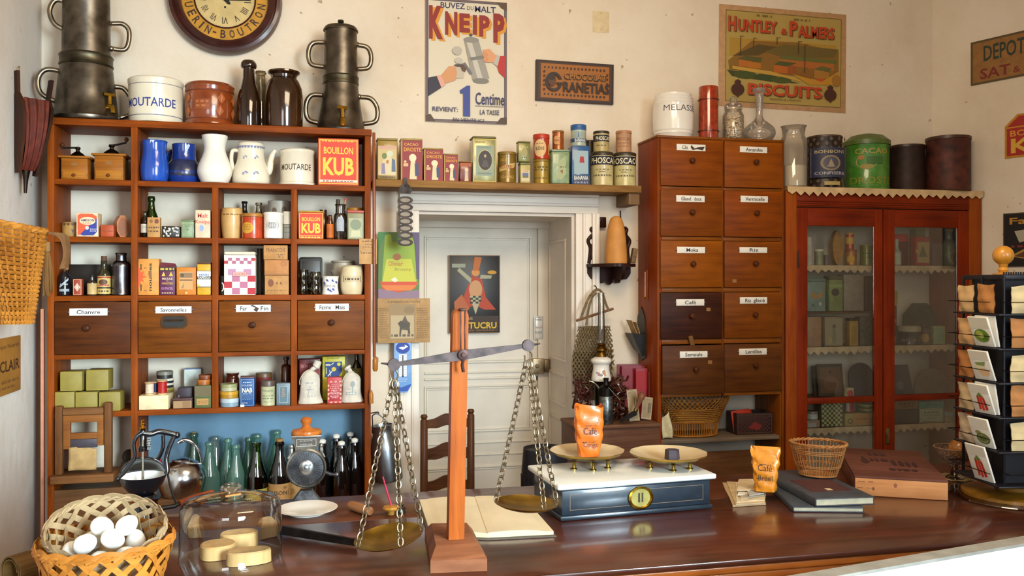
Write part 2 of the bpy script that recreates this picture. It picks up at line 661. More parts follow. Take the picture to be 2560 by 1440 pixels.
moulded(b,dl,dr,zd(905),zd(592),DY-.045)
moulded(b,dl,dr,zd(1075),zd(960),DY-.045)
moulded(b,dl,dr,zd(1330),zd(1160),DY-.045)
for v in(925,940):b.box(dl,dr,DY-.056,DY-.04,zd(v)-.012,zd(v),.003)
for v in(1100,1130):b.box(dl,dr,DY-.053,DY-.04,zd(v)-.01,zd(v),.003)
b.box(px(1338,DY)+.002,px(1368,DY),DY-.06,DY,.0,zd(546),.004)
b.box(ls,px(1368,DY),DY-.075,DY-.046,zd(572),zd(548),.005)
door=b.done('door_1')
struct(door)
BR=metal('8a7a5c',.4)
b=MB().m(metal('b9ab90',.45)).box(px(1330,DY-.07),px(1358,DY-.07),DY-.095,DY-.0455,zd(934),zd(896),.004)
lock=b.done('lock',door)
b=MB().m(BR).box(px(1357,DY-.07)+.001,px(1371,DY-.07),DY-.11,DY-.061,zd(930),zd(898),.004)
b.done('lock_keeper',door)
cx,cz=px(1343,DY-.1),zd(914)
b=MB().m(BR)
b.M=Matrix.Translation((cx,DY-.0955,cz))@Matrix.Rotation(PI/2,4,'X')
b.lathe([(.011,0),(.011,.012),(.008,.018),(0,.019)],16)
b.done('latch_knob',lock)
MB().m(paint('3a3026')).box(px(1341,DY-.05),px(1346,DY-.05),DY-.049,DY-.0455,zd(952),zd(942)).done('keyhole',door)
# reveal lining (right side and head), panelled
b=MB().m(paint('d3c6b6',.5,var=.06,scale=4))
b.box(DX1-.018,DX1-.001,WALL+.001,DY-.06,0,DZ1-.001)
xr=DX1-.018
for v0,v1 in((600,900),(930,1010),(1040,1230)):
 z0,z1=zz(1400,v1,4.55),zz(1400,v0,4.55)
 for(ya,yb,za,zb)in((4.40,4.72,z0,z0+.014),(4.40,4.72,z1-.014,z1),(4.40,4.414,z0+.014,z1-.014),(4.706,4.72,z0+.014,z1-.014)):
  b.box(xr-.008,xr+.002,ya,yb,za,zb,.002)
struct(b.done('trim_1'))
b=MB().m(paint('d8ccbc',.5,var=.06,scale=4))
b.box(DX0,DX1-.018,WALL+.001,DY-.05,DZ1-.016,DZ1-.001)
struct(b.done('trim_2'))
# architrave
b=MB().m(paint('ece2d4',.45,var=.05,scale=3))
ax0,ax1=px(998,WALL),px(1492,WALL)
az1=zz(1240,473,WALL)
def archi(b,lo,hi,horizontal,a,c):
 'stepped moulding between lo (inner) and hi (outer)'
 steps=((0,.30,.022),(.30,.42,.034),(.42,.70,.026),(.70,.84,.042),(.84,1,.05))
 for s0,s1,t in steps:
  p,q=lo+(hi-lo)*s0,lo+(hi-lo)*s1
  p,q=min(p,q),max(p,q)
  if horizontal:b.box(a,c,WALL-t,WALL,p,q,.003)
  else:b.box(p,q,WALL-t,WALL,a,c,.003)
archi(b,DZ1,az1,True,ax0,ax1)
archi(b,DX1,ax1,False,0,DZ1)
archi(b,DX0,ax0,False,0,DZ1)
struct(b.done('trim_3'))
# ============================================================ furniture
FR=wood('5c2603','99480c','x',.5)
FRZ=wood('5c2603','99480c','z',.5)
DRK=wood('301405','62300c','x',.45)
DRM=wood('4c2405','84470e','x',.45)
CARD=paint('efe9dc',.6,var=.04)
def wb(loc):
 b=MB();b.M=Matrix.Translation(-Vector(loc));return b
def knob(par,x,y,z,r,mat,name='knob'):
 b=MB().m(mat)
 b.M=Matrix.Translation((x,y,z))@Matrix.Rotation(PI/2,4,'X')
 b.lathe([(r*.55,0),(r*.5,r*.5),(r,r*.9),(r*1.05,r*1.3),(r*.85,r*1.75),(r*.35,r*1.9),(r*.33,r*1.8),(0,r*1.8)],20)
 return b.done(name,par)
def name_card(par,u0,u1,v0,v1,Y,words,loc,torn=None,lift=.004):
 'enamel card held by two small tacks on a drawer front at depth Y'
 xa,xb=px(u0,Y)-loc[0],px(u1,Y)-loc[0]
 um=(u0+u1)/2
 z0,z1=zz(um,v1,Y)-loc[2],zz(um,v0,Y)-loc[2]
 y=Y-loc[1]
 b=MB().m(CARD).box(xa,xb,y-lift,y-.0002,z0,z1,.0008)
 art=[]
 n=len(words)
 for w,cx,ww in words:
  art.append(('T',w,cx,.5 if not any(c in w for c in 'gpy')else.44,ww,.58 if not any(c in w for c in 'gpy')else.74,.012,'2c2a30'))
 if torn:art.append(('p',torn,'3a2415'))
 b.art(art,xa,z0,xb-xa,z1-z0,y-lift)
 b.m(metal('7d7f95',.4))
 for x,sg in((xa,-1),(xb,1)):
  b.ball((x+sg*.004,y-.003,(z0+z1)/2),.0045,.003,.0045,8,6)
 return b.done('name_card',par)
# ---------------------------------------------------------- left shelf unit
zc=lambda v:zz(540,v,CF)
Z1,Z2,Z3,Z4,ZR,Z5=zc(309),zc(456),zc(595),zc(738),zc(881),zc(1020)
LX0,LX1=px(118,CF),px(927,CF)
CB=4.29
lc=(LX0,CB,0)
unit=thing('shelf_unit','tall brown wooden shelf unit with four drawers in its middle row','shelf unit',lc)
TK=.027
ZLEDGE,ZBASE=zz(220,1222,CF),.63
wb(lc).m(FRZ).box(LX0,LX0+TK,CF,CB,0,Z1,.002).done('side_panel',unit)
wb(lc).m(FRZ).box(LX1-TK,LX1,CF,CB,0,Z1,.002).done('side_panel',unit)
wb(lc).m(FR).box(LX0-.004,LX1+.004,CF-.006,CB,Z1-.03,Z1,.003).done('top_board',unit)
for z in(Z2,Z3,Z4,Z5):
 wb(lc).m(FR).box(LX0+TK,LX1-TK,CF+.001,CB,z-.024,z,.002).done('shelf',unit)
wb(lc).m(FR).box(LX0+TK,LX1-TK,CF+.001,CB,ZR-.02,ZR,.002).done('shelf',unit)
divx=[]
for u in(336,538,735):
 x=px(u,CF);divx.append(x)
 zt=Z1-.03 if u<400 else Z2-.024
 zb=ZBASE if u<400 else Z5
 zs=[zt,Z2,Z3,Z4,ZR,Z5,zb]if u<400 else[zt,Z3,Z4,ZR,Z5]
 cuts=[(Z2-.024,Z2),(Z3-.024,Z3),(Z4-.024,Z4),(ZR-.02,ZR),(Z5-.024,Z5)]
 b=wb(lc).m(FRZ)
 b.box(x-TK/2,x+TK/2,CF-.003,CF+.0008,zb,zt,.001)
 lo=zt
 for c0,c1 in cuts:
  if c1<lo and c1>zb-.001:
   b.box(x-TK/2+.001,x+TK/2-.001,CF+.001,CB-.01,c1+.0002,lo,0)
   lo=c0-.0002
 if lo>zb+.01:b.box(x-TK/2+.001,x+TK/2-.001,CF+.001,CB-.01,zb,lo,0)
 b.done('divider',unit)
BLUEP=paint('6789a0',.7,var=.08,scale=6)
wb(lc).m(BLUEP).box(divx[0]+TK/2,LX1-TK,CB-.012,CB-.002,ZBASE,Z5-.025).done('back_panel',unit)
wb(lc).m(FR).box(divx[0]+TK/2,LX1-TK,CF-.10,CB,ZBASE-.03,ZBASE,.002).done('bottle_shelf',unit)
wb(lc).m(wood('4a2c18','75502f','x')).box(divx[0]+TK/2,LX1-TK,CF+.02,CF+.04,0,ZBASE-.03).done('plinth_board',unit)
BIN=wood('4e301b','7a5534','x')
b=wb(lc).m(BIN)
b.box(LX0+TK,divx[0]-TK/2,CF-.002,CF+.022,0,ZLEDGE,.002)
b.m(wood('3c2a1e','6d5843','x')).box(LX0+TK,divx[0]-TK/2,CF+.0225,CB,ZLEDGE-.045,ZLEDGE-.01)
b.done('bin_front',unit)
drawers=[(LX0+TK,divx[0]-TK/2,DRK,(174,269,771,789),[('Chanvre',.5,.62)],(218,820),None),(divx[0]+TK/2,divx[1]-TK/2,DRM,(389,479,766,783),[('Savonnelles',.5,.72)],None,None),(divx[1]+TK/2,divx[2]-TK/2,DRM,(590,677,762,780),[('Far',.22,.2),('Fin',.82,.22)],(632,812),[(.48,1),(.66,.5),(.6,0),(.5,.3),(.56,.6),(.4,.9)]),(divx[2]+TK/2,LX1-TK,DRM,(788,872,759,777),[('Farine',.3,.34),('Mais',.74,.28)],(829,806),None)]
YD=CF-.004
for x0,x1,m,cd,words,kn,torn in drawers:
 z0,z1=ZR+.002,Z4-.027
 L=((x0+x1)/2,YD,z0)
 d=wb(L).m(m).box(x0+.002,x1-.002,YD,YD+.02,z0,z1,.003)
 d.m(FR).box(x0+.008,x1-.008,YD+.02,CB-.02,z0+.004,z1-.02)
 d=d.done('drawer',unit,(L[0]-lc[0],L[1]-lc[1],L[2]-lc[2]))
 name_card(d,*cd,YD,words,L,torn)
 if kn:
  knob(d,px(kn[0],YD)-L[0],0,zz(kn[0],kn[1],YD)-L[2],.0135,wood('2e170c','57301a','y',.35))
 else:
  xa,xb=px(402,YD)-L[0],px(468,YD)-L[0]
  zA,zB=zz(433,821,YD)-L[2],zz(433,789,YD)-L[2]
  b=MB().m(metal('4a3a2c',.5))
  oct_=[(xa,zA+.012),(xa+.014,zA),(xb-.014,zA),(xb,zA+.012),(xb,zB-.012),(xb-.014,zB),(xa+.014,zB),(xa,zB-.012)]
  b.prism(oct_,-.004,-.0003)
  b.m(paint('140c07')).prism([(x*.78+(xa+xb)/2*.22,z*.7+(zA+zB)/2*.3)for x,z in oct_],-.0065,-.0042)
  b.m(metal('5c4632',.5)).tube([(xa+.016,-.012,(zA+zB)/2+.008),(xb-.016,-.012,(zA+zB)/2+.008)],.004,8)
  b.done('recessed_pull',d)
# ------------------------------------------------------- shelf over the door
SY=4.09
ZS=zz(1270,456,SY)
sx0,sx1=LX1+.012,px(1604,SY)
sl=(sx0,WALL,ZS-.035)
sh=thing('door_shelf','long plank shelf of tins above the white door','shelf',sl)
OCH=wood('6f4a22','a37a45','x',.55)
wb(sl).m(OCH).box(sx0,sx1,SY,WALL-.001,ZS-.035,ZS,.003).done('plank',sh)
bx=px(1572,SY+.02)
wb(sl).m(wood('5a3f28','8a6b4a','z')).box(bx-.0,bx+.058,SY+.02,WALL-.001,zz(1585,511,SY),ZS-.0355,.003).done('bracket',sh)
# ------------------------------------------------------- drawer chest
UX0,UX1=px(1643,CF),px(1959,CF)
ud=lambda v:zz(1725,v,CF)
ZU=ud(341)
CHM=wood('582806','8c4a0e','z',.4,coat=.1)
CHX=wood('5e3008','945210','x',.4,coat=.1)
uc_=(UX0,CB,0)
chest=thing('drawer_chest','tall brown chest of ten labelled grocery drawers','chest of drawers',uc_)
SIDEM=wood('74290a','9a420f','z',.4,coat=.1)
wb(uc_).m(SIDEM).box(UX0,UX0+.022,CF+.0005,CB,0,ZU-.012,.002).done('side_panel',chest)
wb(uc_).m(CHM).box(UX1-.022,UX1,CF+.0005,CB,0,ZU-.012,.002).done('side_panel',chest)
wb(uc_).m(CHX).box(UX0-.003,UX1+.003,CF-.004,CB,ZU-.012,ZU,.002).done('top_board',chest)
rows=((350,466),(474,591),(602,719),(731,847),(862,983))
cxm=px(1806,CF)
b=wb(uc_).m(CHM)
b.box(UX0,UX0+.012,CF-.004,CF,.0,ZU-.0125,.001)
b.box(UX1-.013,UX1,CF-.004,CF,.0,ZU-.0125,.001)
b.box(cxm-.005,cxm+.005,CF-.003,CB-.01,ud(986),ZU-.0125,.001)
b.m(CHX)
for v0,v1 in((341,349),(467,473.5),(592,601),(720,730),(848,860),(984,992)):
 for a,c in((UX0+.0222,cxm-.0052),(cxm+.0052,UX1-.0222)):
  b.box(a,c,CF-.002,CF+.03,ud(v1),min(ud(v0),ZU-.013),.001)
b.box(UX0+.0222,UX1-.0222,CF+.03,CB-.01,ud(992),ud(988))
b.done('front_frame',chest)
cards=[[((1691,1763,361,377),[('Chi',.28,.2)],(1729,402),[(.5,.9),(.62,.35),(.75,.6),(.97,.7),(.9,.1),(.7,.3),(.55,.1),(.48,.5)]),((1849,1917,367,382),[('Amandes',.52,.62)],(1888,406),None)],[((1690,1761,489,505),[('Gland',.34,.34),('doux',.76,.26)],(1729,531),None),((1851,1919,490,506),[('Vermicelle',.52,.7)],(1890,533),None)],[((1692,1762,617,633),[('Moka',.54,.42)],(1731,660),None),((1848,1917,618,632),[('Riz',.52,.32)],(1887,659),None)],[((1690,1760,748,764),[('Café',.5,.4)],(1728,790),None),((1849,1917,743,759),[('Riz',.3,.22),('glacé',.7,.42)],(1886,787),None)],[((1699,1768,878,894),[('Semoule',.5,.62)],(1738,923),None),((1847,1916,871,887),[('Lentilles',.52,.58)],(1887,913),None)]]
mats=[[wood('642c04','984c09','x',.4),wood('6e3405','a2540a','x',.4)],[wood('5e2b04','8f4909','x',.4),wood('662c03','994a07','x',.4)],[wood('6e3604','a0560a','x',.4),wood('602d05','914a09','x',.4)],[wood('26110c','4c2615','x',.4),wood('5c2d06','8c4a0b','x',.4)],[wood('3a1d0a','663a17','x',.4),wood('44230a','703f15','x',.4)]]
for i,(v0,v1)in enumerate(rows):
 for j,(a,c)in enumerate(((UX0+.0135,cxm-.006),(cxm+.006,UX1-.0145))):
  out=.022 if(i,j)==(4,0)else 0
  y=CF-.012-out
  z0,z1=ud(v1),ud(v0)
  L=((a+c)/2,y,z0)
  d=wb(L).m(mats[i][j]).box(a,c,y,y+.0075,z0,z1,.002)
  d.m(CHX).box(a+.012,c-.012,y+.0075,CB-.02,z0+.012,z1-.014)
  d=d.done('drawer',chest,(L[0]-uc_[0],L[1]-uc_[1],L[2]-uc_[2]))
  cd,words,kn,torn=cards[i][j]
  name_card(d,*cd,y,words,L,torn)
  knob(d,px(kn[0],y)-L[0],0,zz(kn[0],kn[1],y)-L[2],.0135,wood('3a1b0c','6a3818','y',.3))
  if(i,j)in((3,0),(4,0),(2,1)):
   uu,vv={(3,0):(1771,773),(4,0):(1775,905),(2,1):(1836,702)}[(i,j)]
   X,Zk=px(uu,y)-L[0],zz(uu,vv,y)-L[2]
   MB().m(paint('9a6b34')).box(X-.011,X+.011,-.0012,-.0002,Zk-.009,Zk+.008).done('paper_patch',d)
ZC=ud(1098)
wb(uc_).m(wood('5a4a3c','857461','x')).box(UX0+.022,UX1-.022,CF+.002,CB-.01,ZC-.02,ZC,.002).done('open_shelf',chest)
wb(uc_).m(wood('4b2d18','75502f','x')).box(UX0+.012,UX1-.013,CF+.004,CF+.02,0,ud(1133),.002).done('base_board',chest)
# wooden turn button hanging in front of the Semoule drawer
X,Zk=px(1729,CF-.02),zz(1729,862,CF)
b=MB().m(wood('4e3218','7b552e','z'))
b.M=Matrix.Translation((X-UX0,CF-.0125-CB,Zk+.018))@Matrix.Rotation(math.radians(-14),4,'Y')
b.box(-.012,.012,-.014,0,-.036,.03,.005)
b.done('turn_button',chest)
# ------------------------------------------------------- glazed display cabinet
VX0,VX1=px(1963,CF)+.001,px(2452,CF)
vd=lambda v:zz(2200,v,CF)
ZV=vd(472)
vl=(VX0,CB,0)
RED=wood('611a03','8f3006','z',.38,coat=.15)
REDX=wood('611a03','8f3006','x',.38,coat=.15)
REDL=wood('7c340a','a85416','z',.4,coat=.12)
vit=thing('display_cabinet','reddish wooden glazed cabinet with two doors by right wall','display cabinet',vl)
wb(vl).m(RED).box(VX0,VX0+.02,CF+.011,CB,0,ZV-.022,.002).done('side_panel',vit)
def vx(y,d=0):return VX1-.001-d-.37*(y-CF)
def vboard(x0,y0,y1,z0,z1,m,name,d=.0205,xr=None):
 b=wb(vl).m(m);b.slab([(x0,y0),(vx(y0,d)if xr is None else xr,y0),(vx(y1,d)if xr is None else xr,y1),(x0,y1)],z0,z1)
 return b.done(name,vit)
wb(vl).m(RED).slab([(vx(CF+.011,.02),CF+.011),(vx(CF+.011),CF+.011),(vx(CB),CB),(vx(CB,.02),CB)],0,ZV-.022).done('side_panel',vit)
vboard(VX0,CF-.018,CB,ZV-.022,ZV,OCH,'top_board',0)
b=wb(vl).m(REDL)
b.box(VX0,px(1990,CF),CF-.008,CF+.0105,0,ZV-.0225,.003)
b.box(px(2421,CF),VX1,CF-.008,CF+.0105,0,ZV-.0225,.003)
b.m(REDX).box(px(1990,CF),px(2421,CF),CF-.006,CF+.0105,vd(521),ZV-.0225,.002)
for k in range(3):b.box(px(1992,CF),px(2419,CF),CF-.012,CF-.005,vd(505+5*k)-.006,vd(505+5*k),.002)
b.done('front_frame',vit)
PANE=glass('fafbf8',.0,.02)
def cab_door(u0,g0,g1,u1,name):
 y0,y1=CF-.004,CF+.018
 x0,a,c,x1=px(u0,CF)+.001,px(g0,CF),px(g1,CF),px(u1,CF)-.001
 zt,gt,zb,gb=vd(523),vd(567),.12,.62
 L=(x0,y0,zb)
 b=wb(L).m(RED)
 b.box(x0,a,y0,y1,zb,zt,.003);b.box(c,x1,y0,y1,zb,zt,.003)
 b.m(REDX).box(a,c,y0,y1,gt,zt,.003);b.box(a,c,y0,y1,zb,gb,.003)
 b.box(a,c,y0+.001,y1,vd(1004),vd(989),.003)
 d=b.done(name,vit,(L[0]-vl[0],L[1]-vl[1],L[2]-vl[2]))
 wb(L).m(PANE).box(a+.0003,c-.0003,y0+.009,y0+.012,gb+.0003,gt-.0003).done('pane',d)
 return d,L
dA,LA=cab_door(1990,2018,2186,2206,'door')
dB,LB=cab_door(2208,2236,2394,2421,'door')
X=px(2216,CF)
wb(LB).m(metal('8b6f4a',.5,.3)).box(X-.008,X+.016,CF-.008,CF-.0042,vd(1112),vd(1070),.003).done('lock_plate',dB)
X=px(1994,CF)
wb(LA).m(paint('3a1608')).box(X-.003,X+.004,CF-.012,CF-.0042,vd(670),vd(628),.003).done('hinge',dA)
LACE=paint('d9b98a',.8,var=.12,scale=18,bump=.3)
LACE2=paint('c9ad88',.8,var=.12,scale=18,bump=.3)
def lace(par,loc,x0,x1,y,ztop,h,tooth,mat,name='paper_trim'):
 'zigzag cut paper edging hanging from a shelf'
 b=wb(loc).m(mat)
 n=max(2,round((x1-x0)/tooth))
 rr=random.Random(int(x0*1000+ztop*77))
 w=(x1-x0)/n
 for i in range(n):
  k=rr.uniform(.85,1.1);d0,d1=rr.uniform(-.0015,.0015),rr.uniform(-.003,.001)
  a,c=x0+i*w,x0+(i+1)*w
  b.hexa([(a,y-.0015,ztop),(c,y-.0015,ztop),(c,y-.0015,ztop-h*.55),((a+c)/2,y-.0015+d1,ztop-h*k),(a,y-.0015,ztop-h*.55)],[(a,y,ztop),(c,y,ztop),(c,y,ztop-h*.55),((a+c)/2,y+d1,ztop-h*k),(a,y,ztop-h*.55)])
 return b.done(name,par)
lace(vit,vl,VX0+.002,VX1,CF-.0185,ZV-.001,.047,.05,LACE)
vshelf=[vd(664),vd(867),vd(990),vd(1068)]
VS=vshelf
for i,z in enumerate(vshelf):
 if i==2:z=VS[2]=vd(996)
 vboard(VX0+.0205,CF+.045,CB-.003,z-.018,z,wood('6b5038','8f7252','x'),'shelf')
 if i!=2:lace(vit,vl,VX0+.021,vx(CF+.045,.022),CF+.0445,z+.001,.042,.044,LACE2)
vboard(VX0+.0205,CF+.045,CB-.003,.58,.60,wood('6b5038','8f7252','x'),'shelf')
# ------------------------------------------------------- counter
ZT,YF,YB=.95,1.97,2.84
kx0,kx1=px(45,2.2),XR-.002
TOPM=wood('2e120a','5c2c1b','x',.22,coat=.5,bump=.12)
TOP2=wood('3b1c10','643823','x',.3,coat=.3,bump=.15)
kl=(kx0,YB,0)
cn=thing('shop_counter','long dark polished wooden shop counter in the foreground','counter',kl)
ys=YB-.30
wb(kl).m(TOPM).box(kx0,kx1,YF,ys-.001,ZT-.016,ZT,.004).done('counter_top',cn)
wb(kl).m(TOP2).box(kx0,kx1,ys+.0005,YB,ZT-.035,ZT,.003).done('back_plank',cn)
FRT=wood('8a4216','c9762e','x',.35,coat=.3)
b=wb(kl).m(FRT)
b.box(kx0+.01,kx1,YF+.003,YF+.05,ZT-.034,ZT-.0165,.005)
b.box(kx0+.01,kx1,YF+.006,YF+.05,ZT-.062,ZT-.0345,.010)
b.box(kx0+.02,kx1,YF+.016,YF+.05,ZT-.10,ZT-.0625,.008)
b.done('edge_moulding',cn)
b=wb(kl).m(wood('7a3c18','ab6730','z',.4))
b.box(kx0+.04,kx1,YF+.06,YB-.02,0,ZT-.0355)
b.done('counter_body',cn)
# ------------------------------------------------------- white board in front of the counter, lower right
pA,pB=on(1780,1479,1.06),on(2700,1322,1.06)
d=(pB-pA);d.z=0;d.normalize()
nrm=Vector((d.y,-d.x,0))
b=MB()
q=[pA,pB,pB+nrm*.035,pA+nrm*.035]
b.m(paint('f2efe6',.5,var=.02)).hexa([(p.x-pA.x,p.y-pA.y,0)for p in q],[(p.x-pA.x,p.y-pA.y,1.057)for p in q])
wbrd=b
t=thing('partition_board','white painted board with grey top edge at the lower right','partition',(pA.x,pA.y,.001))
b.done('board',t)
b=MB().m(metal('a9a59a',.5,.1,.3))
q=[pA-d*.002-nrm*.002,pB+d*.002-nrm*.002,pB+nrm*.037,pA+nrm*.037]
b.hexa([(p.x-pA.x,p.y-pA.y,1.0572)for p in q],[(p.x-pA.x,p.y-pA.y,1.064)for p in q])
b.done('edge_strip',t)
# ================================================= goods on the left unit
F=CF+.012
PEW=metal('6f665a',.38,.3,1,14)
PEWD=metal('57503f',.42,.35,1,12)
BRASS=metal('b58a2e',.28,.2)
IRON=metal('2f2a28',.45,.25,.8)
CERAM=paint('e6dcc4',.25,var=.04,coat=.5,scale=12)
WHT=paint('eee8dc',.22,var=.03,coat=.6,scale=9)
BLK=paint('15110e',.4,var=.1)
def rod(b,u,v,s,pts,r,seg=8,smooth_n=5):
 'tube from pixel points (u, v, dy) relative to the base point'
 P=[((a-u)*s,dy,(v-c)*s)for a,c,dy in pts]
 if smooth_n:P=curve(P,smooth_n)
 return b.tube(P,r,seg)
def urn(uc,vb,prof,lid,handles,label,tapx,Y,z0):
 s=sc(uc,Y);p=pt(uc,700,Y)
 t=thing('coffee_urn',label,'coffee urn',(p.x,p.y,z0+.0006),faceme(p.x,p.y))
 low,col,up=prof
 MB().m(PEW).lathe([(r*s,h*s)for r,h in low],40).done('lower_body',t)
 MB().m(PEWD).lathe([(r*s,h*s)for r,h in col],40).done('collar',t)
 MB().m(PEW).lathe([(r*s,h*s)for r,h in up],40).done('upper_body',t)
 MB().m(PEW).lathe([(r*s,h*s)for r,h in lid],40).done('lid',t)
 k0=lid[-1][1]
 MB().m(BLK).lathe([(3*s,(k0+.3)*s),(4*s,(k0+3)*s),(8*s,(k0+8)*s),(7*s,(k0+13)*s),(0,(k0+15)*s)],16).done('lid_knob',t)
 for h in handles:
  b=MB().m(metal('968b78',.3,.2))
  rod(b,uc,vb,s,[(a,c,0)for a,c in h],6.0*s,10)
  for a,c in(h[0],h[-1]):
   b.ball(((a-uc)*s,0,(vb-c)*s),9*s,9*s,8*s,10,6)
  b.done('handle',t)
 dx,dy,hz=tapx
 b=MB().m(BRASS)
 X,Y2,Z=dx*s,dy*s,hz*s
 b.tube([(X*.72,Y2*.72,Z),(X,Y2,Z),(X*1.12,Y2*1.12,Z-4*s),(X*1.14,Y2*1.14,Z-18*s)],[8*s,7*s,6*s,7*s],10)
 b.tube([(X,Y2,Z),(X,Y2,Z+28*s)],[5*s,4*s],8)
 b.tube([(X-13*s,Y2,Z+29*s),(X+13*s,Y2,Z+27*s)],4.5*s,8)
 b.tube([(X*.74,Y2*.74,Z),(X*.8,Y2*.8,Z)],13*s,12)
 b.done('tap',t)
 return t
urn(216,300,([(77,0),(79,3),(79,10),(74,16),(68,70),(62,128),(60,138)],[(61,138.3),(63,142),(61,146),(61,160),(63,164),(60,168)],[(56,168.3),(55,230),(54,330),(56,334),(54,338)]),[(54,338.3),(50,350),(20,362),(5,364)],[[(168,178),(128,176),(110,200),(116,235),(152,255)],[(276,203),(302,206),(320,235),(318,268),(288,282)],[(184,10),(150,2),(135,30),(146,62),(180,78)],[(268,45),(300,42),(314,62),(306,104),(272,108)]],'largest pewter coffee urn with brass tap, above the left end of shelf unit',(52,-58,36),CF+.115,Z1)
urn(852,314,([(62,0),(63,4),(59,10),(50,60),(44,105),(43,118)],[(44,118.3),(45,121),(44,125),(44,133),(45,137),(43,140)],[(42,140.3),(41,200),(40,252)]),[(43,252.3),(43,256),(38,263),(12,268),(5,268)],[[(812,222),(780,224),(767,250),(773,284),(806,293)],[(896,223),(926,226),(942,250),(938,282),(904,291)],[(815,90),(784,94),(773,118),(780,146),(815,152)],[(890,92),(918,98),(927,122),(920,148),(890,154)]],'smaller pewter coffee urn with black lid knob, right end of shelf unit top',(4,-66,22),CF+.12,Z1)
Pot('mustard_crock','large cream crock lettered MOUTARDE in blue blackletter, on shelf unit top','crock',394,[(60,0),(62,3),(63,30),(63,95),(65,100),(65,106),(63,108)],Z1,CF+.12,CERAM,[('t','MOUTARDE',.42,.42,.66,.20,.012,'2b3a86'),('r',0,.13,1,.145,'5a5a78'),('r',0,.84,1,.85,'5a5a78')],(0,1),5,False)
EMB=[('r',0,.14,1,.16,'5c2408'),('r',0,.80,1,.82,'5c2408'),('r',.3,.34,.5,.58,'8f4518'),('d',.32,.5,.48,.55,3,'b0683a'),('d',.32,.4,.48,.45,3,'b0683a')]
for x,z in((.18,.62),(.18,.32),(.64,.62),(.62,.32),(.84,.6),(.84,.3)):EMB+=[('p',[(x,z-.13),(x+.06,z),(x+.01,z+.14),(x-.05,z)],'a0501f'),('p',[(x-.004,z-.1),(x+.02,z+.02),(x+.006,z+.1)],'c07a4c')]
Pot('embossed_crock','reddish brown glazed crock with moulded bands, on shelf unit top','crock',525,[(58,0),(61,3),(61,8),(58,12),(57,18),(59,30),(60,55),(59,75),(57,84),(59,88),(58,93),(60,99),(58,104)],Z1,CF+.12,paint('85390f',.22,var=.14,coat=.6,scale=25,bump=.3),EMB,(0,1),5,sm=False)
def leafy(b,s):
 pass
DKG=paint('230e05',.08,var=.1,coat=.8)
Pot('syrup_bottle','dark brown glass bottle with wide lip, between brown crock and jar','bottle',622,[(28,0),(29,4),(29,62),(27,78),(19,108),(15,125),(14,150),(18,151),(20,155),(19,162),(15,168)],Z1,CF+.10,DKG,hollow=3,sm=False)
Pot('tall_clear_bottle','slim clear glass bottle behind the dark brown bottle','bottle',652,[(21,0),(22,10),(22,70),(17,105),(12,128),(11,144),(14,147),(13,152)],Z1,CF+.20,glass('cfc8b4',.3),sm=False)
Pot('olive_jar','wide dark brown jar with flared lip beside the smaller urn','jar',717,[(44,0),(46,6),(46,85),(44,104),(37,122),(31,130),(32,136),(39,142),(39,146),(34,147)],Z1,CF+.12,paint('3a1e08',.14,var=.25,coat=.7,scale=6),hollow=4,sm=False)
# ---- clock
s=sc(565,WALL)*.97
p=pt(565,4.5,WALL)
clk=thing('wall_clock','round wall clock with yellow lettered ring and dark brown frame','clock',(p.x,WALL-.001,p.z))
R3=Matrix.Rotation(PI/2,4,'X')
b=MB().m(wood('2a0c07','4a1c12','x',.3,coat=.4));b.M=R3
b.lathe([(139*s,0),(141*s,.03),(136*s,.055),(128*s,.06),(124*s,.05),(120*s,.055),(112*s,.065),(107*s,.06),(105.5*s,.045),(105.5*s,.0)],64,cap=(False,False))
b.done('frame',clk)
def disc(name,r0,r1,y,mat,par):
 b=MB().m(mat);b.M=R3
 pr=[(r1*s,y-.004),(r1*s,y)]+([(r0*s,y),(r0*s,y-.004)]if r0 else[(0,y)])
 b.lathe(pr,64,cap=(True,False)if not r0 else(False,False))
 return b
b=disc('ring',74.5,105.2,.042,paint('c8912a',.35,var=.12,scale=18),clk)
b.M=None
word='GUERIN-BOUTRON'
angs=[180+2,193,207,220,231,243,253.5,267,281,295,310,323,337,351]
for ch,a in zip(word,angs):
 if ch==' ':continue
 a=math.radians(a)
 vs,fs,asp=text_mesh(ch,.02)
 hh=21*s;ww=hh*(.62 if ch not in 'I-' else.2)
 if ch=='-':hh,ww=4*s,9*s
 c0=(90*s*math.cos(a),90*s*math.sin(a))
 rad=(math.cos(a),math.sin(a));tan=(-rad[1],rad[0])
 b.m(ink('351a12'))
 vv=[b._v((c0[0]+tan[0]*(q-.5)*ww-rad[0]*(r_-.5)*hh,-.0425,c0[1]+tan[1]*(q-.5)*ww-rad[1]*(r_-.5)*hh))for q,r_ in vs]
 for f in fs:b.face([vv[i]for i in f])
b.done('lettered_ring',clk)
b=MB().m(wood('2a0c07','4a1c12','x',.3));b.M=R3
b.lathe([(76*s,.042),(76*s,.047),(72.5*s,.047),(72.5*s,.04)],48,cap=(False,False));b.done('bezel',clk)
b=disc('dial',0,72.4,.041,paint('d9c184',.35,var=.1,scale=14),clk)
b.M=None
b.m(ink('2a1a14'))
rom={1:'I',2:'II',3:'III',4:'IIII',5:'V',6:'VI',7:'VII',8:'VIII',9:'IX',10:'X',11:'XI',12:'XII'}
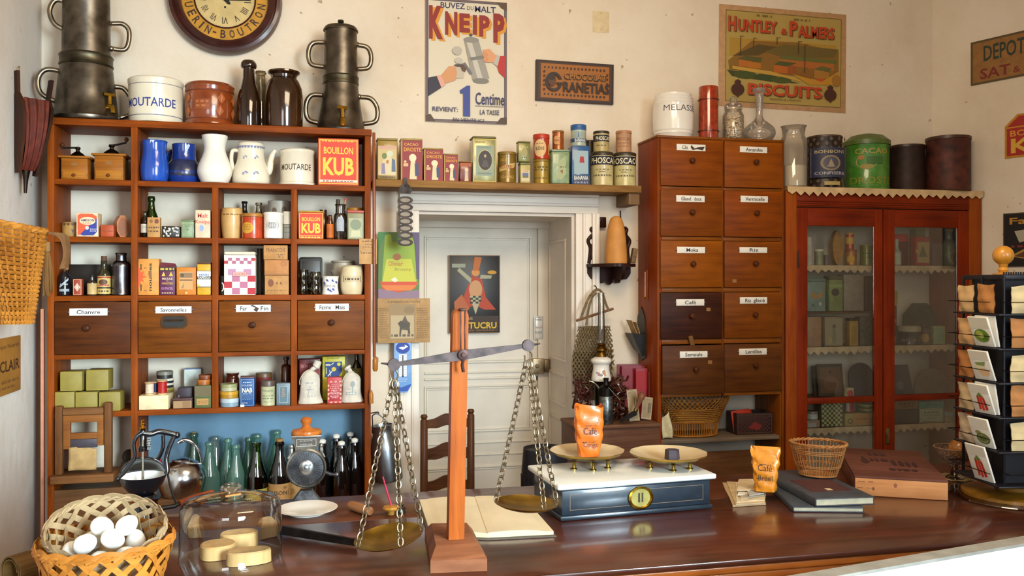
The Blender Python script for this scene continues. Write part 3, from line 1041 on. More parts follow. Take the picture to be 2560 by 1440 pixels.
for n,tx in rom.items():
 a=PI/2-n*PI/6
 vs,fs,asp=text_mesh(tx,.01)
 hh=17*s;ww=min(14,3.5+3.2*len(tx)+(4 if 'V' in tx or 'X' in tx else 0))*s
 rad=(math.cos(a),math.sin(a));tan=(-rad[1],rad[0])
 c0=(55*s*rad[0],55*s*rad[1])
 vv=[b._v((c0[0]-tan[0]*(q-.5)*ww+rad[0]*(r_-.5)*hh,-.0415,c0[1]-tan[1]*(q-.5)*ww+rad[1]*(r_-.5)*hh))for q,r_ in vs]
 for f in fs:b.face([vv[i]for i in f])
for k in range(60):
 a=2*PI*k/60
 b.box(68.5*s*math.cos(a)-.0008,68.5*s*math.cos(a)+.0008,-.0415,-.0411,68.5*s*math.sin(a)-.0008,68.5*s*math.sin(a)+.0008)
b.box(-2.5*s,2.5*s,-.0416,-.0411,-23*s,-18*s)
b.done('dial',clk)
b=MB().m(BLK)
b.prism([(-10*s,-2*s),(0,-4*s),(58*s,-1.2*s),(64*s,0),(58*s,1.2*s),(0,4*s),(-10*s,2*s)],-.0475,-.0455)
b.done('minute_hand',clk)
b=MB().m(BLK);b.M=Matrix.Rotation(math.radians(-132),4,'Y')
b.prism([(-19*s,-1*s),(-14*s,-4*s),(0,-5*s),(22*s,-2*s),(28*s,-6*s),(40*s,0),(28*s,6*s),(22*s,2*s),(0,5*s),(-14*s,4*s)],-.0450,-.0430)
b.done('hour_hand',clk)
# ---- row 1
def grinder(u0,u1,vt,vtop,label,crank,Y=F+.03,dep=.11):
 xa,xb=px(u0,Y),px(u1,Y);w=xb-xa
 s=sc((u0+u1)/2,Y)
 h=zz((u0+u1)/2,vt,Y)-Z2
 t=thing('coffee_grinder',label,'coffee grinder',((xa+xb)/2,Y+dep/2,Z2+.0006))
 OW=wood('7a4212','b06c22','x',.4,coat=.2)
 b=MB().m(OW).box(-w/2,w/2,-dep/2,dep/2,.004,h-.006,.002)
 b.art([('e',.5,.68,.13,.07,'8a5a1e')],-w/2,0,w,h,-dep/2)
 b.box(-w/2-.004,w/2+.004,-dep/2-.004,dep/2+.004,0,.0038,.001)
 b.done('body',t)
 d=MB().m(wood('8a4c16','b87828','x',.4)).box(-w/2+.006,w/2-.006,-dep/2-.004,-dep/2-.0003,.009,h*.38,.001).done('drawer',t)
 knob(d,0,-dep/2-.0042,h*.2,.007,wood('5a2c10','7a4016','y'))
 MB().m(OW).box(-w/2-.012,w/2+.012,-dep/2-.01,dep/2+.01,h-.0058,h+.003,.002).done('top_plate',t)
 dm=metal('3e3026',.45,.3)
 rr=w*.32
 MB().m(dm).lathe([(rr,h+.0033),(rr*.95,h+.010),(rr*.6,h+.022),(rr*.25,h+.03),(rr*.22,h+.038),(rr*.35,h+.042),(rr*.3,h+.05),(0,h+.052)],24).done('hopper_dome',t)
 b=MB().m(IRON)
 hz=h+.046
 b.tube(curve([(0,-.005,hz),(crank[0]*.4*s,-.008,hz+crank[1]*.3*s),(crank[0]*s,-.012,hz+crank[1]*s)],4),.0042,8)
 b.m(wood('3a1e10','5c3218','z'))
 b.lathe([(.004,0),(.009,.006),(.009,.014),(.004,.02),(0,.021)],14,(crank[0]*s,-.012,hz+crank[1]*s+.003))
 b.done('crank',t)
grinder(151,217,392,0,'small wooden box coffee grinder, left one on the upper shelf',(-34,-2))
grinder(236,308,386,0,'wooden box coffee grinder with raised crank, right beside the divider',(36,8))
BLU=paint('1d4fb0',.18,var=.08,coat=.7,scale=10)
BLU2=paint('1c3a8c',.18,var=.12,coat=.7,scale=10)
def lip(b,s,r,h,mat):pass
Pot('blue_vase','bright cobalt blue glazed vase, chipped at the rim','vase',379,[(26,0),(30,3),(33,20),(33,40),(30,58),(28,75),(29,95),(31,100)],Z2,F+.07,BLU,[('p',[(.38,.9),(.42,.98),(.46,.93),(.5,.99),(.62,1),(.62,.995),(.4,1)],'cfd6e6')],hollow=4)
def p2(t,s):
 MB().m(paint('2b2f4a',.3,var=.25,coat=.5,scale=20)).lathe([(30.6*s,.002),(38*s,6*s),(44.6*s,22*s),(44*s,38*s),(36*s,54*s),(31*s,60*s)],36,cap=(False,False)).done('dark_belly_glaze',t)
 b=MB().m(BLU2)
 b.tube(curve([(-22*s,.02,88*s),(-34*s,.045,80*s),(-36*s,.055,60*s),(-32*s,.04,42*s)],5),5*s,8)
 b.done('handle',t)
Pot('blue_pitcher','dark blue glazed pitcher with round ribbed belly','pitcher',452,[(30,0),(38,6),(44,22),(43,38),(35,54),(30,62),(28,78),(29,100)],Z2,F+.09,BLU2,[('p',[(.5,.72),(.56,.95),(.62,1),(.66,.96),(.6,.85),(.56,.7)],'b9c2d8')],hollow=4,parts=p2)
def p3(t,s):
 b=MB().m(WHT)
 b.tube(curve([(-6*s,.045,106*s),(-8*s,.075,98*s),(-9*s,.085,64*s),(-8*s,.06,40*s)],5),5*s,8).done('handle',t)
 b=MB().m(WHT)
 b.grid(lambda a,c:((18+20*c**2)*s*(1 if c<2 else 1),(a-.5)*30*s*(1-c),(96+22*c)*s),6,6)
 b.done('spout',t)
Pot('white_pitcher','plain white glazed pitcher with rounded belly, middle of upper shelf','pitcher',534,[(28,0),(33,3),(41,24),(40,42),(32,62),(26,80),(26,95),(30,112),(31,118)],Z2,F+.08,WHT,hollow=3,parts=p3)
def p4(t,s):
 b=MB().m(CERAM)
 rod(b,0,0,s,[(34,-30,0),(44,-38,0),(47,-62,0),(52,-80,0),(58,-90,0)],[9*s]*5+[8*s]*5+[7*s]*5+[6*s]*6,10)
 b.done('spout',t)
 b=MB().m(CERAM)
 rod(b,0,0,s,[(-30,-86,0),(-44,-84,0),(-47,-62,0),(-42,-38,0),(-40,-26,0)],5*s,8)
 b.done('handle',t)
 b=MB().m(CERAM).lathe([(31*s,101*s),(32*s,103*s),(29*s,106*s),(8*s,110*s),(0,110*s)],28)
 b.done('lid',t)
flw=[]
for cx,cz in((.36,.66),(.62,.66),(.4,.26),(.58,.26)):
 for k in range(5):
  flw.append(('e',cx+.03*math.cos(k*1.3)*1.2,cz+.035*math.sin(k*2.1),.022,.012,'7b82b4'))
flw.append(('r',.1,.93,.9,.94,'6a72a8'))
for k in range(12):flw.append(('e',.1+k*.07,.91,.02,.02,'6a72a8'))
Pot('coffee_pot','white coffee pot with small blue flowers, spout and handle','coffee pot',626,[(34,0),(44,4),(45,22),(40,44),(34,62),(32,80),(32,98),(31,101)],Z2,F+.085,CERAM,flw,parts=p4)
def p5(t,s):
 MB().m(metal('8a8478',.35)).tube([(14*s,0,40*s),(24*s,.004,126*s)],[.003,.004],8).done('spoon',t)
Pot('small_mustard_crock','smaller cream crock lettered MOUTARDE in brown capitals, next to red tin','crock',744,[(42,0),(45,2),(45,7),(42,10),(42,78),(45,82),(45,87),(43,89)],Z2,F+.09,CERAM,[('t','MOUTARDE',.46,.5,.62,.17,.01,'4a382c')],(0,1),4,False)
sp=pt(764,700,F+.09)
b=MB().m(metal('8a8478',.35));b.tube([(0,0,0),(.005,.004,.075)],[.003,.0045],8);b.ball((0,0,.004),.006,.003,.009,8,6)
tag(b.done('mustard_spoon',None,(sp.x,sp.y+.012,Z2+64*.0018),0),'metal spoon handle sticking out of the smaller mustard crock','spoon')
def kub(u0,u1,vt,z0,Y,dep,label,big):
 art=[('r',.02,.02,.98,.98,'d2371b'),('b',.03,.03,.97,.97,.025,'e2b33a'),('T','BOUILLON',.5,.74,.72,.15,.02,'f0c23a'),('T','KUB',.5,.4,.76,.38,.035,'f0c23a')]
 if big:art+=[('r',.03,.07,.97,.115,'e9dfc6'),('d',.12,.08,.88,.10,14,'6b3a28'),('d',.1,.925,.9,.945,14,'f0c23a')]
 else:art+=[('r',.04,.12,.96,.135,'f0c23a'),('d',.1,.05,.9,.085,9,'e9c25a')]
 return Box('stock_cube_tin',label,'tin',u0,u1,vt,z0,Y,dep,paint('b8501c',.4),art,lid='c9a13a' if not big else None,lh=.05)
kub(795,897,346,Z2,F,.12,'largest orange red BOUILLON KUB tin, right end of upper shelf',True)
# ---- row 2
S3=Z3
Can('round_carton','round tan carton with fringed pattern, left end of third shelf','carton',168,25,38,S3,F,paint('b98d4c',.6),[('e',.5+(k-2)*.13,.86,.05,.1,'6b4a2a')for k in range(5)]+[('p',[(.46,.5),(.54,.5),(.5,.25)],'6b4a5a'),('r',0,.92,1,.97,'7b5a34')],bead=False)
Box('starch_box','AMIDON starch box in orange, white and blue','box',187,241,532,S3,F,.07,paint('e8c9a0',.55),[('p',[(.06,.06),(.06,.9),(.2,.96),(.75,.96),(.95,.85),(.95,.7),(.3,.1)],'e2572f'),('p',[(.18,.1),(.95,.78),(.95,.2),(.8,.06),(.3,.05)],'2d3a8e'),('e',.52,.66,.37,.17,'ecc9a4'),('T','AMIDON',.52,.69,.62,.11,.02,'2a2a5c'),('t','REMY',.5,.56,.4,.08,'d9663a'),('e',.5,.37,.09,.08,'c9c2c4'),('d',.64,.3,.93,.335,4,'e6dfe2'),('d',.64,.22,.93,.255,4,'e6dfe2')],bev=.002)
Box('orange_carton','low plain red orange carton to the right of starch box','carton',251,284,562,S3,F,.05,paint('b4491c',.5),[('r',.06,.45,.94,.5,'8e3614')])
b=MB().m(paint('b5651c',.4,var=.1))
sI=sc(310,F)*.92
po=[(17*math.cos(PI/8+k*PI/4)*sI,(33+33*math.sin(PI/8+k*PI/4))*sI-.0)for k in range(8)]
po=[(x,z-min(q[1]for q in po))for x,z in po]
b.prism(po,-.025,.025)
b.m(paint('8f4c14',.4)).prism([(x*.8,(z-33*sI)*.8+33*sI-2*sI)for x,z in po],-.0262,-.0252)
p=pt(298,700,F+.05)
tag(b.done('octagonal_tin',None,(p.x,p.y,S3+.0008),.5),'orange brown octagonal tin standing on edge beside the divider','tin')
GB=glass('b9c4ae',.3)
def bot(name,label,cat,u,prof,z0,Y,mat,lab=None,cork=None,hollow=0,cat2=None,group=None,cap=None,labcol='d9c9a4',labart=(),labname='paper_label'):
 'bottle with optional paper label band (h0,h1) and cork (h)'
 def parts(t,s):
  pr=[(r*s,h*s)for r,h in prof]
  f=rad_at(pr)
  if lab:
   h0,h1=lab[0]*s,lab[1]*s
   b=MB().m(paint(labcol,.6))
   b.lathe([(f(h0)+.0006,h0),(f((h0+h1)/2)+.0006,(h0+h1)/2),(f(h1)+.0006,h1)],28,cap=(False,False))
   if labart:b.art(labart,0,h0,0,h1-h0,Rz=lambda z:f(z)+.0006)
   b.done(labname,t)
  if cork:
   hc,rc,cc=cork
   MB().m(paint(cc,.7,var=.15)).lathe([(rc*s*.85,prof[-1][1]*s-1*s),(rc*s,prof[-1][1]*s+1*s),(rc*s*1.05,(prof[-1][1]+hc)*s),(0,(prof[-1][1]+hc)*s)],14).done('cork' if cap is None else cap,t)
 return Pot(name,label,cat,u,prof,z0,Y,mat,None,hollow=hollow,sm=False,parts=parts if(lab or cork)else None,seg=24,group=group)
bot('small_bottle','small clear bottle with white label, left end of second cell','bottle',357,[(9,0),(10,2),(10,38),(8,46),(4,54),(4,64),(5,66)],S3,F+.025,GB,(12,34),labcol='d5cab2',labart=[('d',.3,.6,.75,.68,5,'8a8070')])
bot('green_bottle','tall green glass bottle behind a tan box on third shelf','bottle',377,[(16,0),(17,3),(17,40),(15,56),(9,72),(7,90),(8.5,95),(9,100),(7,106)],S3,F+.13,glass('5f8a3a',.2))
Box('tan_packet','small tan packet with two round seals, in front of green bottle','packet',368,400,543,S3,F,.035,paint('bf8a4a',.6),[('e',.3,.8,.14,.1,'8a5a30'),('e',.74,.8,.17,.12,'7a4028'),('d',.1,.46,.9,.52,6,'5a3a22'),('d',.1,.28,.9,.33,6,'5a3a22')])
fl=[]
rr=random.Random(3)
for k in range(26):fl.append(('e',rr.uniform(.06,.94),rr.uniform(.12,.88),.045,.08,rr.choice(['d8d2c4','b9b2a4','efe9dc'])))
Box('floral_tin','low dark tin covered in pale flowers','tin',404,449,565,S3,F,.06,paint('2c2820',.35),fl)
Box('green_caddy','small pale green tin beside the floral tin','tin',453,484,549,S3,F,.05,paint('8fa079',.35,coat=.3),[('b',.06,.06,.94,.8,.04,'6f8060'),('e',.5,.5,.12,.1,'74866a'),('d',.3,.68,.7,.72,3,'5a6a4e')],lid='6d7f5e',lh=.09)
Box('malt_packet','cream Malt Kneipp packet with red letters','packet',488,526,525,S3,F,.05,paint('e9c6a6',.6),[('T','Malt',.5,.8,.66,.15,.01,'cc3d30'),('T','Kneipp',.5,.56,.96,.17,.01,'d0483a'),('e',.42,.35,.14,.11,'8fa0c4'),('o',.42,.35,.17,.13,.04,'b9b6c4')])
Pot('stoneware_jar','beige stoneware jar without lid, left in third cell','jar',577,[(21,0),(23,3),(27,40),(27,58),(25,72),(26,76)],S3,F+.055,paint('d1a566',.35,var=.05,coat=.3),[('d',.22,.78,.8,.81,9,'6b4a2a')],hollow=3)
Pot('dark_necked_bottle','dark bottle whose neck shows above the orange red tin','bottle',613,[(15,0),(16,4),(16,50),(9,66),(6,76),(6,90),(8,92),(7,96)],S3,F+.16,paint('1c1c10',.1,coat=.7),sm=False)
Pot('clear_necked_bottle','clear bottle whose neck shows above the orange red tin','bottle',647,[(16,0),(17,4),(17,50),(10,62),(7,74),(6.5,86),(8.5,88),(8,93)],S3,F+.16,glass('cdc6b6',.3),sm=False)
Can('orange_red_tin','orange red round tin with yellow printed panel on third shelf','tin',632,26,63,S3,F,paint('bb3f16',.3,coat=.4),[('e',.33,.48,.2,.26,'c9962e'),('d',.2,.5,.46,.54,5,'8a4a1a'),('d',.22,.4,.44,.43,5,'8a4a1a'),('d',.22,.6,.44,.63,5,'8a4a1a')],lid='a8702a',lh=.14)
def oval_print(cx,cz,c):
 a=[('o',cx,cz,.22,.22,.012,c),('o',cx,cz,.18,.16,.006,c)]
 for k,(w,dz)in enumerate(((.22,.1),(.26,.05),(.28,0),(.26,-.05),(.2,-.1))):a.append(('d',cx-w/2,cz+dz-.014,cx+w/2,cz+dz+.014,6,c))
 return a
Pot('printed_pot','white preserve pot with black oval print','pot',684,[(21,0),(23,2),(23,58),(24,60),(24,63),(23,64)],S3,F+.045,WHT,oval_print(.47,.5,'5a5560'),hollow=3,sm=False)
Pot('flowered_bowl','large pale flowered cup behind the white preserve pot','cup',701,[(20,0),(26,20),(28,60),(29,96)],S3,F+.155,paint('a8a294',.35,var=.06),[('e',.35,.75,.07,.08,'6a5a4a'),('e',.62,.78,.07,.08,'7a6a5a'),('e',.45,.65,.04,.05,'5a5a4a')],hollow=3)
Box('grey_tin_stacked','small grey tin under a white box, beside third divider','tin',708,727,561,S3,F+.012,.05,paint('7d7565',.4),[('r',.05,.75,.95,.8,'5a5346'),('d',.1,.4,.9,.5,4,'5a5346')])
zt=S3+31*.00185+.004
Box('white_small_box','small off-white box on top of the grey tin','box',708,727,528,zz(717,561,F+.012),F+.014,.05,paint('c9bca6',.5),())
kub(746,809,527,S3,F+.01,.085,'smaller worn BOUILLON KUB tin with yellow lid, fourth cell',False)
bot('medicine_bottle','small brown bottle with orange label beside smaller stock cube tin','bottle',825,[(8,0),(8.5,2),(8.5,42),(5,50),(4,58)],S3,F+.02,paint('4a1e0c',.12,coat=.7),(4,38),(3,4.4,'2a1208'),labcol='c8661c')
Pot('dark_lidded_jar','brown square shouldered jar behind the small brown bottle','jar',808,[(12,0),(13,3),(13,58),(9,64),(9,76),(0,77)],S3,F+.125,paint('3a1c0e',.2,coat=.5),sm=False)
def p6(t,s):
 b=MB().m(paint('3a3020',.6));b.lathe([(5*s,86*s),(5*s,100*s),(0,101*s)],12,(-6*s,0,0));b.done('cork',t)
 b=MB().m(paint('b98a6a',.5));b.tube([(7*s,0,70*s),(13*s,0,102*s)],2.5*s,8);b.m('c94a36');b.tube([(12.2*s,0,98*s),(13.2*s,0,103*s)],2.7*s,8);b.done('dipping_stick',t)
 b=MB().m(paint('a7acb4',.5));b.art([('p',[(.32,.0),(.68,.0),(.68,.75),(.6,1),(.4,1),(.32,.75)],paint('a7acb4',.5))],0,20*s,0,36*s,R=16.4*s);b.done('paper_label',t)
Pot('cordial_bottle','clear glass bottle with pale label, cork and stick','bottle',851,[(15,0),(16,2),(16,58),(14,64),(12,66),(12,84),(14,86),(13,88)],S3,F+.03,glass('b9b7b0',.35),sm=False,parts=p6)
Box('pink_lid_tin','green patterned tin with pink lid at right end of third shelf','tin',872,913,526,S3,F,.05,paint('8a8a66',.45),[('r',.08,.05,.92,.8,'a9ab8a'),('e',.5,.56,.34,.2,'7f8a6c'),('p',[(.2,.1),(.8,.1),(.75,.34),(.25,.34)],'c4c29c')],lid='b9544a',lh=.09)
Can('jar_with_orange_lid','dark jar with orange lid behind the pink lidded tin','jar',892,19,82,S3,F+.085,paint('3a2e28',.2,coat=.5),(),lid='b0761e',lh=.09,bead=False)
# ---- row 3
S4=Z4
b=MB()
tr=Box('dark_tray','dark rectangular tray leaning behind the bottles, lower left cell','tray',172,280,661,S4,F+.175,.02,paint('241c14',.5),())
Pot('black_bottle','short black bottle with silver diagonal writing, left end','bottle',157,[(13,0),(15,2),(15,42),(12,52),(7,57),(6,62),(0,63)],S4,F+.035,paint('15161c',.2,coat=.6),[('p',[(.28,.3),(.72,.62),(.7,.7),(.26,.38)],'aab0b8'),('r',.25,.16,.75,.26,'9aa0a6'),('d',.3,.42,.7,.47,5,'9aa0a6')],sm=False)
Box('red_spice_box','small red box with white diamond, second from left end','box',182,204,697,S4,F,.04,paint('a3402a',.5),[('b',.04,.04,.96,.96,.06,'d9a878'),('p',[(.5,.25),(.85,.5),(.5,.75),(.15,.5)],'d8c3ac'),('o',.5,.5,.2,.14,.04,'a3402a')])
bot('essence_bottle','tiny bottle with tan label and black top','bottle',230,[(10.5,0),(11,2),(11,32),(5,38),(5,46)],S4,F+.025,paint('3a3022',.15,coat=.6),(3,30),(5,5,'1c1812'),labcol='c6a66a',cap='cap')
bot('sauce_bottle','corked sauce bottle with red and yellow label','bottle',260,[(14,0),(15,3),(15,50),(12,58),(7,66),(7,84),(8,86)],S4,F+.035,paint('2c2a16',.1,coat=.7),(4,48),(12,6.5,'5c3822'),labcol='d3b46a',labart=[('r',0,.88,1,.97,'a33a2a'),('e',.45,.66,.22,.16,'5a3a1c'),('r',.2,.45,.75,.52,'b0452e'),('r',.1,.3,.9,.38,'2a2418'),('d',.25,.1,.75,.2,5,'5a4a2a')])
Pot('pewter_flask','grey pewter flask with wide neck beside first divider','flask',301,[(21,0),(23,2),(23,6),(22,8),(22.5,70),(23,74),(19,82),(13,86),(12,98),(13,102),(14,104),(12,106)],S4,F+.05,metal('77767a',.28,.2),sm=False)
Box('noodle_box','orange NOUILLES pasta box with letters running up','box',347,399,647,S4,F,.07,paint('d98f3c',.55),[('p',[(0,.2),(.12,.32),(.1,.4),(.3,.36),(.2,.46),(.42,.5),(.22,.55),(.3,.66),(.12,.62),(.1,.74),(0,.78)],'d9521c'),('V','nouilles',.58,.5,.16,.76,.02,'33241c'),('r',.12,.7,.17,.86,'3a2418'),('r',.12,.12,.17,.3,'3a2418'),('d',.28,.74,.42,.76,2,'5a3a22'),('d',.28,.12,.42,.14,2,'5a3a22')])
Box('potato_starch_packet','purple FECULE packet with folded yellow top','packet',399,438,668,S4,F,.05,paint('5c2144',.5),[('r',.0,.86,1,1,'2a1a14'),('d',.05,.9,.95,.97,5,'d1a53a'),('p',[(.12,.68),(.38,.68),(.26,.84)],'d9b13a'),('p',[(.6,.68),(.86,.68),(.73,.84)],'d9b13a'),('T','FECULE',.5,.585,.66,.075,.02,'e3c9a8'),('t','DE',.5,.51,.14,.035,'d9b88a'),('T','POMME DE TERRE',.5,.42,.7,.07,.02,'d9a45a'),('T','DUTRICIEL',.5,.24,.74,.08,.02,'c88ab4'),('d',.15,.06,.85,.1,6,'d9b88a')])
b=MB().m(paint('7a3a44',.5))
sI=sc(418,F)
b.hexa([(-19*sI,0,0),(19*sI,0,0),(19*sI,.05,0),(-19*sI,.05,0)],[(-17*sI,.022,12*sI),(16*sI,.022,9*sI),(16*sI,.028,9*sI),(-17*sI,.028,12*sI)])
pk=bpy.data.objects['potato_starch_packet']
o=b.done('folded_top',pk,(0,-.025,zz(418,668,F)-S4+.0004))
Box('orange_paper_packet','orange packet with pale printed panel between purple and yellow packets','packet',441,490,668,S4,F,.05,paint('c9771c',.6),[('r',.14,.2,.84,.84,'c9965a'),('r',.16,.62,.82,.8,'8a6a4a'),('r',.16,.52,.82,.56,'6a4a30'),('e',.3,.71,.1,.06,'5a4430'),('p',[(.25,.25),(.4,.45),(.36,.24)],'9a744a'),('e',.5,.08,.06,.04,'e0b070')])
Box('tapioca_box','yellow and white TAPIOCA box beside second divider','box',493,527,656,S4,F,.05,paint('d9a11c',.5),[('r',0,.27,1,.78,'e3d9c6'),('r',0,.51,1,.6,'2a2c2c'),('T','TAPIOCA',.5,.555,.94,.065,.02,'ece4d0'),('e',.5,.66,.4,.07,'c4c4d0'),('d',.15,.63,.85,.67,6,'6a72a0'),('p',[(0,.27),(0,.38),(.3,.27)],'d9b83a'),('r',0,.25,1,.275,'4a4a4a'),('r',0,.77,1,.785,'6a6a6a')],lid='6a4030',lh=.05)
# sugar tin
ch=[('r',0,0,1,1,'e8dcc8')]
for i in range(4):
 for j in range(3):
  if(i+j)%2==1:ch.append(('r',i*.25-.13+.13,j*.155+.02,i*.25+.25,j*.155+.175,'b3202c' if i in(0,3)else 'b46a86'))
for i in range(8):
 for j in range(2):
  if(i+j)%2==0:ch.append(('r',i*.125,.78+j*.075,i*.125+.125,.855+j*.075,'b3303a' if i in(0,7)else 'a8607c'))
ch+=[('r',.13,.5,.37,.65,'b884a0'),('r',.63,.5,.87,.65,'b884a0'),('r',.28,.47,.72,.58,'d9b0a4'),('b',.28,.47,.72,.58,.012,'a84a50'),('T','SUCRE',.5,.525,.36,.06,.02,'c0584a')]
Box('sugar_tin','red and white checked SUCRE sugar tin','tin',564,642,629,S4,F,.11,paint('e4d6be',.35,coat=.4),ch,lid='e9dcc0',lh=.08,bev=.008)
Pot('black_enamel_mug','small black enamel mug half hidden left of the sugar tin','mug',555,[(7,0),(7.5,2),(7.5,46),(8,48)],S4,F+.016,paint('15140f',.2,coat=.5),hollow=1.5,sm=False,parts=lambda t,s:MB().m(WHT).tube([(-2*s+4*s*math.sin(a),-9*s-3*s*math.sin(a),20*s+10*s*math.cos(a))for a in[k*PI/8 for k in range(9)]],1.5*s,6).done('handle',t))
Pot('glass_tube','tall thin glass cylinder between sugar tin and stacked boxes','glass',650,[(6,0),(6.5,2),(6.5,112),(8,115)],S4,F+.09,glass('8f8f8a',.3),sm=False)
zb=S4
for k,(u0,u1,vt,art,lb)in enumerate(((662,722,689,[('e',.25,.62,.12,.2,'7a4020'),('T','4',.5,.6,.07,.22,.01,'6a4022'),('T','4',.66,.6,.07,.22,.01,'6a4022'),('d',.1,.2,.9,.26,8,'8a6236')],'tan cardboard box stamped with two fours, bottom of stack of three'),(661,722,650,[('o',.78,.75,.1,.16,.02,'b0502e'),('r',.02,.04,.98,.08,'8a5a30')],'tan cardboard box with a red round stamp, middle of stack'),(659,719,613,[('t','FRANCOIS',.5,.66,.8,.26,'6a4424'),('t','N° 2',.72,.22,.22,.2,'5a3a22'),('d',.55,.36,.9,.4,4,'7a5430')],'tan cardboard box lettered FRANCOIS, topmost of its stack'))):
 zt=zz(690,vt,F)
 Box('cardboard_box',lb,'box',u0,u1,vt,zb,F,.09,paint('b98448' if k!=1 else 'b87a42',.65),art,bev=.0015)
 zb=zt+.0006
Box('black_metal_tin','black rectangular tin standing behind two glass jars','tin',748,806,643,S4,F+.12,.06,paint('29241e',.4),[('b',.06,.0,.94,.94,.05,'17130f')],bev=.008)
def jar2(u,h,label):
 Pot('glass_jar',label,'jar',u,[(13,0),(14.5,2),(14.5,22),(12,30),(11,36),(13,42),(13,h-4),(12,h)],S4,F+.035,glass('a9a08a',.35),sm=False)
jar2(760,62,'waisted clear glass jar, left of a pair before black tin')
jar2(789,57,'waisted clear glass jar, right of a pair before black tin')
fl=[('t','Pommes',.46,.5,.5,.2,'5a5660')]
for cx,cz in((.36,.8),(.58,.78),(.5,.22),(.6,.3),(.74,.7),(.24,.64),(.42,.3)):fl+=[('e',cx,cz,.035,.06,'3a4690'),('e',cx+.04,cz-.05,.03,.04,'4a58a4')]
Pot('blue_flower_pot','white pot with blue flowers beside stoneware barrel','pot',826,[(20,0),(21,2),(18.5,22),(20,40),(21.5,45)],S4,F+.04,WHT,fl,hollow=2)
Pot('stacked_grey_pots','pale grey pot with spread rim behind the flowered pot','pot',858,[(20,0),(22,3),(24,40),(31,54),(31,57),(28,60),(26,78),(30,80),(29,83)],S4,F+.13,paint('b3a793',.35),hollow=2,sm=False)
Pot('stoneware_barrel','cream stoneware barrel jar with oval label, right end','jar',885,[(23,0),(25,2),(28.5,20),(28.5,48),(26,66),(23,70),(20,72)],S4,F+.06,paint('ddcaa2',.35,var=.04,coat=.4),[('r',.24,.42,.76,.64,'cbb892'),('b',.24,.42,.76,.64,.02,'6a5a4a'),('d',.3,.49,.7,.56,6,'5a4a3a')])
Sign('pinned_card','small tan printed card pinned to the right edge of shelf unit','card',898,943,597,660,CF-.0065,paint('c39660',.7),[('d',.15,.88,.85,.92,6,'7a5030'),('d',.3,.76,.7,.79,4,'7a5030'),('d',.2,.66,.8,.69,6,'7a5030'),('d',.1,.42,.9,.455,7,'4a2c1a'),('e',.5,.95,.03,.02,'2a2018'),('e',.06,.5,.03,.02,'2a2018')],t=.0015)
# ---- row 5
SOAP=paint('8f7d34',.55,var=.08,scale=20,bump=.15)
def soap(u0,u1,vt,z0,label,Y=F-.006):
 b=Box('soap_block',label,'soap',u0,u1,vt,z0,Y,.095,SOAP,[('b',.02,.02,.98,.98,.02,'a08c2c')],bev=.003,group=None)
zs1=zz(160,980,F-.006)+.0008
soap(135,184,980,Z5,'olive soap block, bottom row of pile, nearest the side panel')
soap(188,243,980,Z5,'olive soap block in the middle of the bottom row')
soap(247,301,980,Z5,'olive soap block, bottom row of pile, nearest the divider')
soap(150,205,929,zs1+.001,'olive soap block, upper row of pile, over the left gap',F-.003)
soap(215,271,925,zs1+.001,'olive soap block, upper row of pile, the taller one',F-.003)
cb=Box('cream_box','long cream cardboard box carrying cotton reels','box',347,421,989,Z5,F-.008,.165,paint('e8d3a6',.6),(),bev=.002)
zq=zz(385,989,F-.008)+.0006
def spool(u,Y,h,r,col,label):
 s=sc(u,Y);p=pt(u,700,Y)
 t=thing('cotton_reel',label,'cotton reel',(p.x,p.y,zq))
 MB().m(paint('d0a878',.5)).lathe([(r*1.05*s,0),(r*1.05*s,3*s),(r*.55*s,5*s),(r*.55*s,(h-5)*s),(r*1.05*s,(h-3)*s),(r*1.05*s,h*s),(r*.3*s,h*s),(r*.3*s,(h-2)*s)],20).done('spool',t)
 MB().m(paint(col,.45,var=.12,scale=120,bump=.3)).lathe([(r*.56*s,4.2*s),(r*.92*s,4.5*s),(r*.92*s,(h-4.5)*s),(r*.56*s,(h-4.2)*s)],20,cap=(False,False)).done('thread',t)
spool(374,F+.02,32,11,'d9c2a4','cotton reel of cream thread on the cream box')
spool(406,F+.022,36,11.5,'b3170f','cotton reel of bright red thread on the cream box')
spool(388,F+.062,30,9,'23255c','cotton reel of navy thread behind the cream and red reels')
POL=(('26212c','c9c0ac',20,9,'lowest'),('1f2028','d3cbb8',20.5,9,'middle'),('2a2722','9a9684',19,15,'topmost'))
def disctin(u,r,h,z0,Y,c1,c2,label,name='polish_tin',cat='tin'):
 s=sc(u,Y);p=pt(u,700,Y)
 t=thing(name,label,cat,(p.x,p.y,z0+.0006),faceme(p.x,p.y))
 MB().m(paint(c1,.35)).lathe([(r*.97*s,0),(r*s,.001),(r*s,h*.5*s)],28).done('body',t)
 MB().m(paint(c2,.4,var=.1)).lathe([(r*1.03*s,h*.5*s+.0003),(r*1.03*s,(h-1)*s),(r*.97*s,h*s),(r*.9*s,(h-.6)*s),(0,(h-.6)*s)],28).done('lid',t)
 return z0+h*s+.0003
z=zq
for c1,c2,r,h,w in(('6a5a22','8a7a3a',21,12,'yellow'),('20202c','cfc6b2',20.5,11,'black with white rim, second'),('20202c','d8d0bc',20.5,11,'black with white rim, third'),('2e2b28','7a776a',19,18,'grey topped, topmost')):
 z=disctin(412,r,h,z,F+.105,c1,c2,'%s round polish tin in the stack behind cotton reels'%w)
disctin(440,12,14,zq,F+.16,'20233c','b9b4ac','single flat dark blue round tin right of the polish tin stack')if False else None
disctin(452,11,32,Z5,F+.165,'20233c','a9a4a0','dark blue round tin right of the polish tin stack')
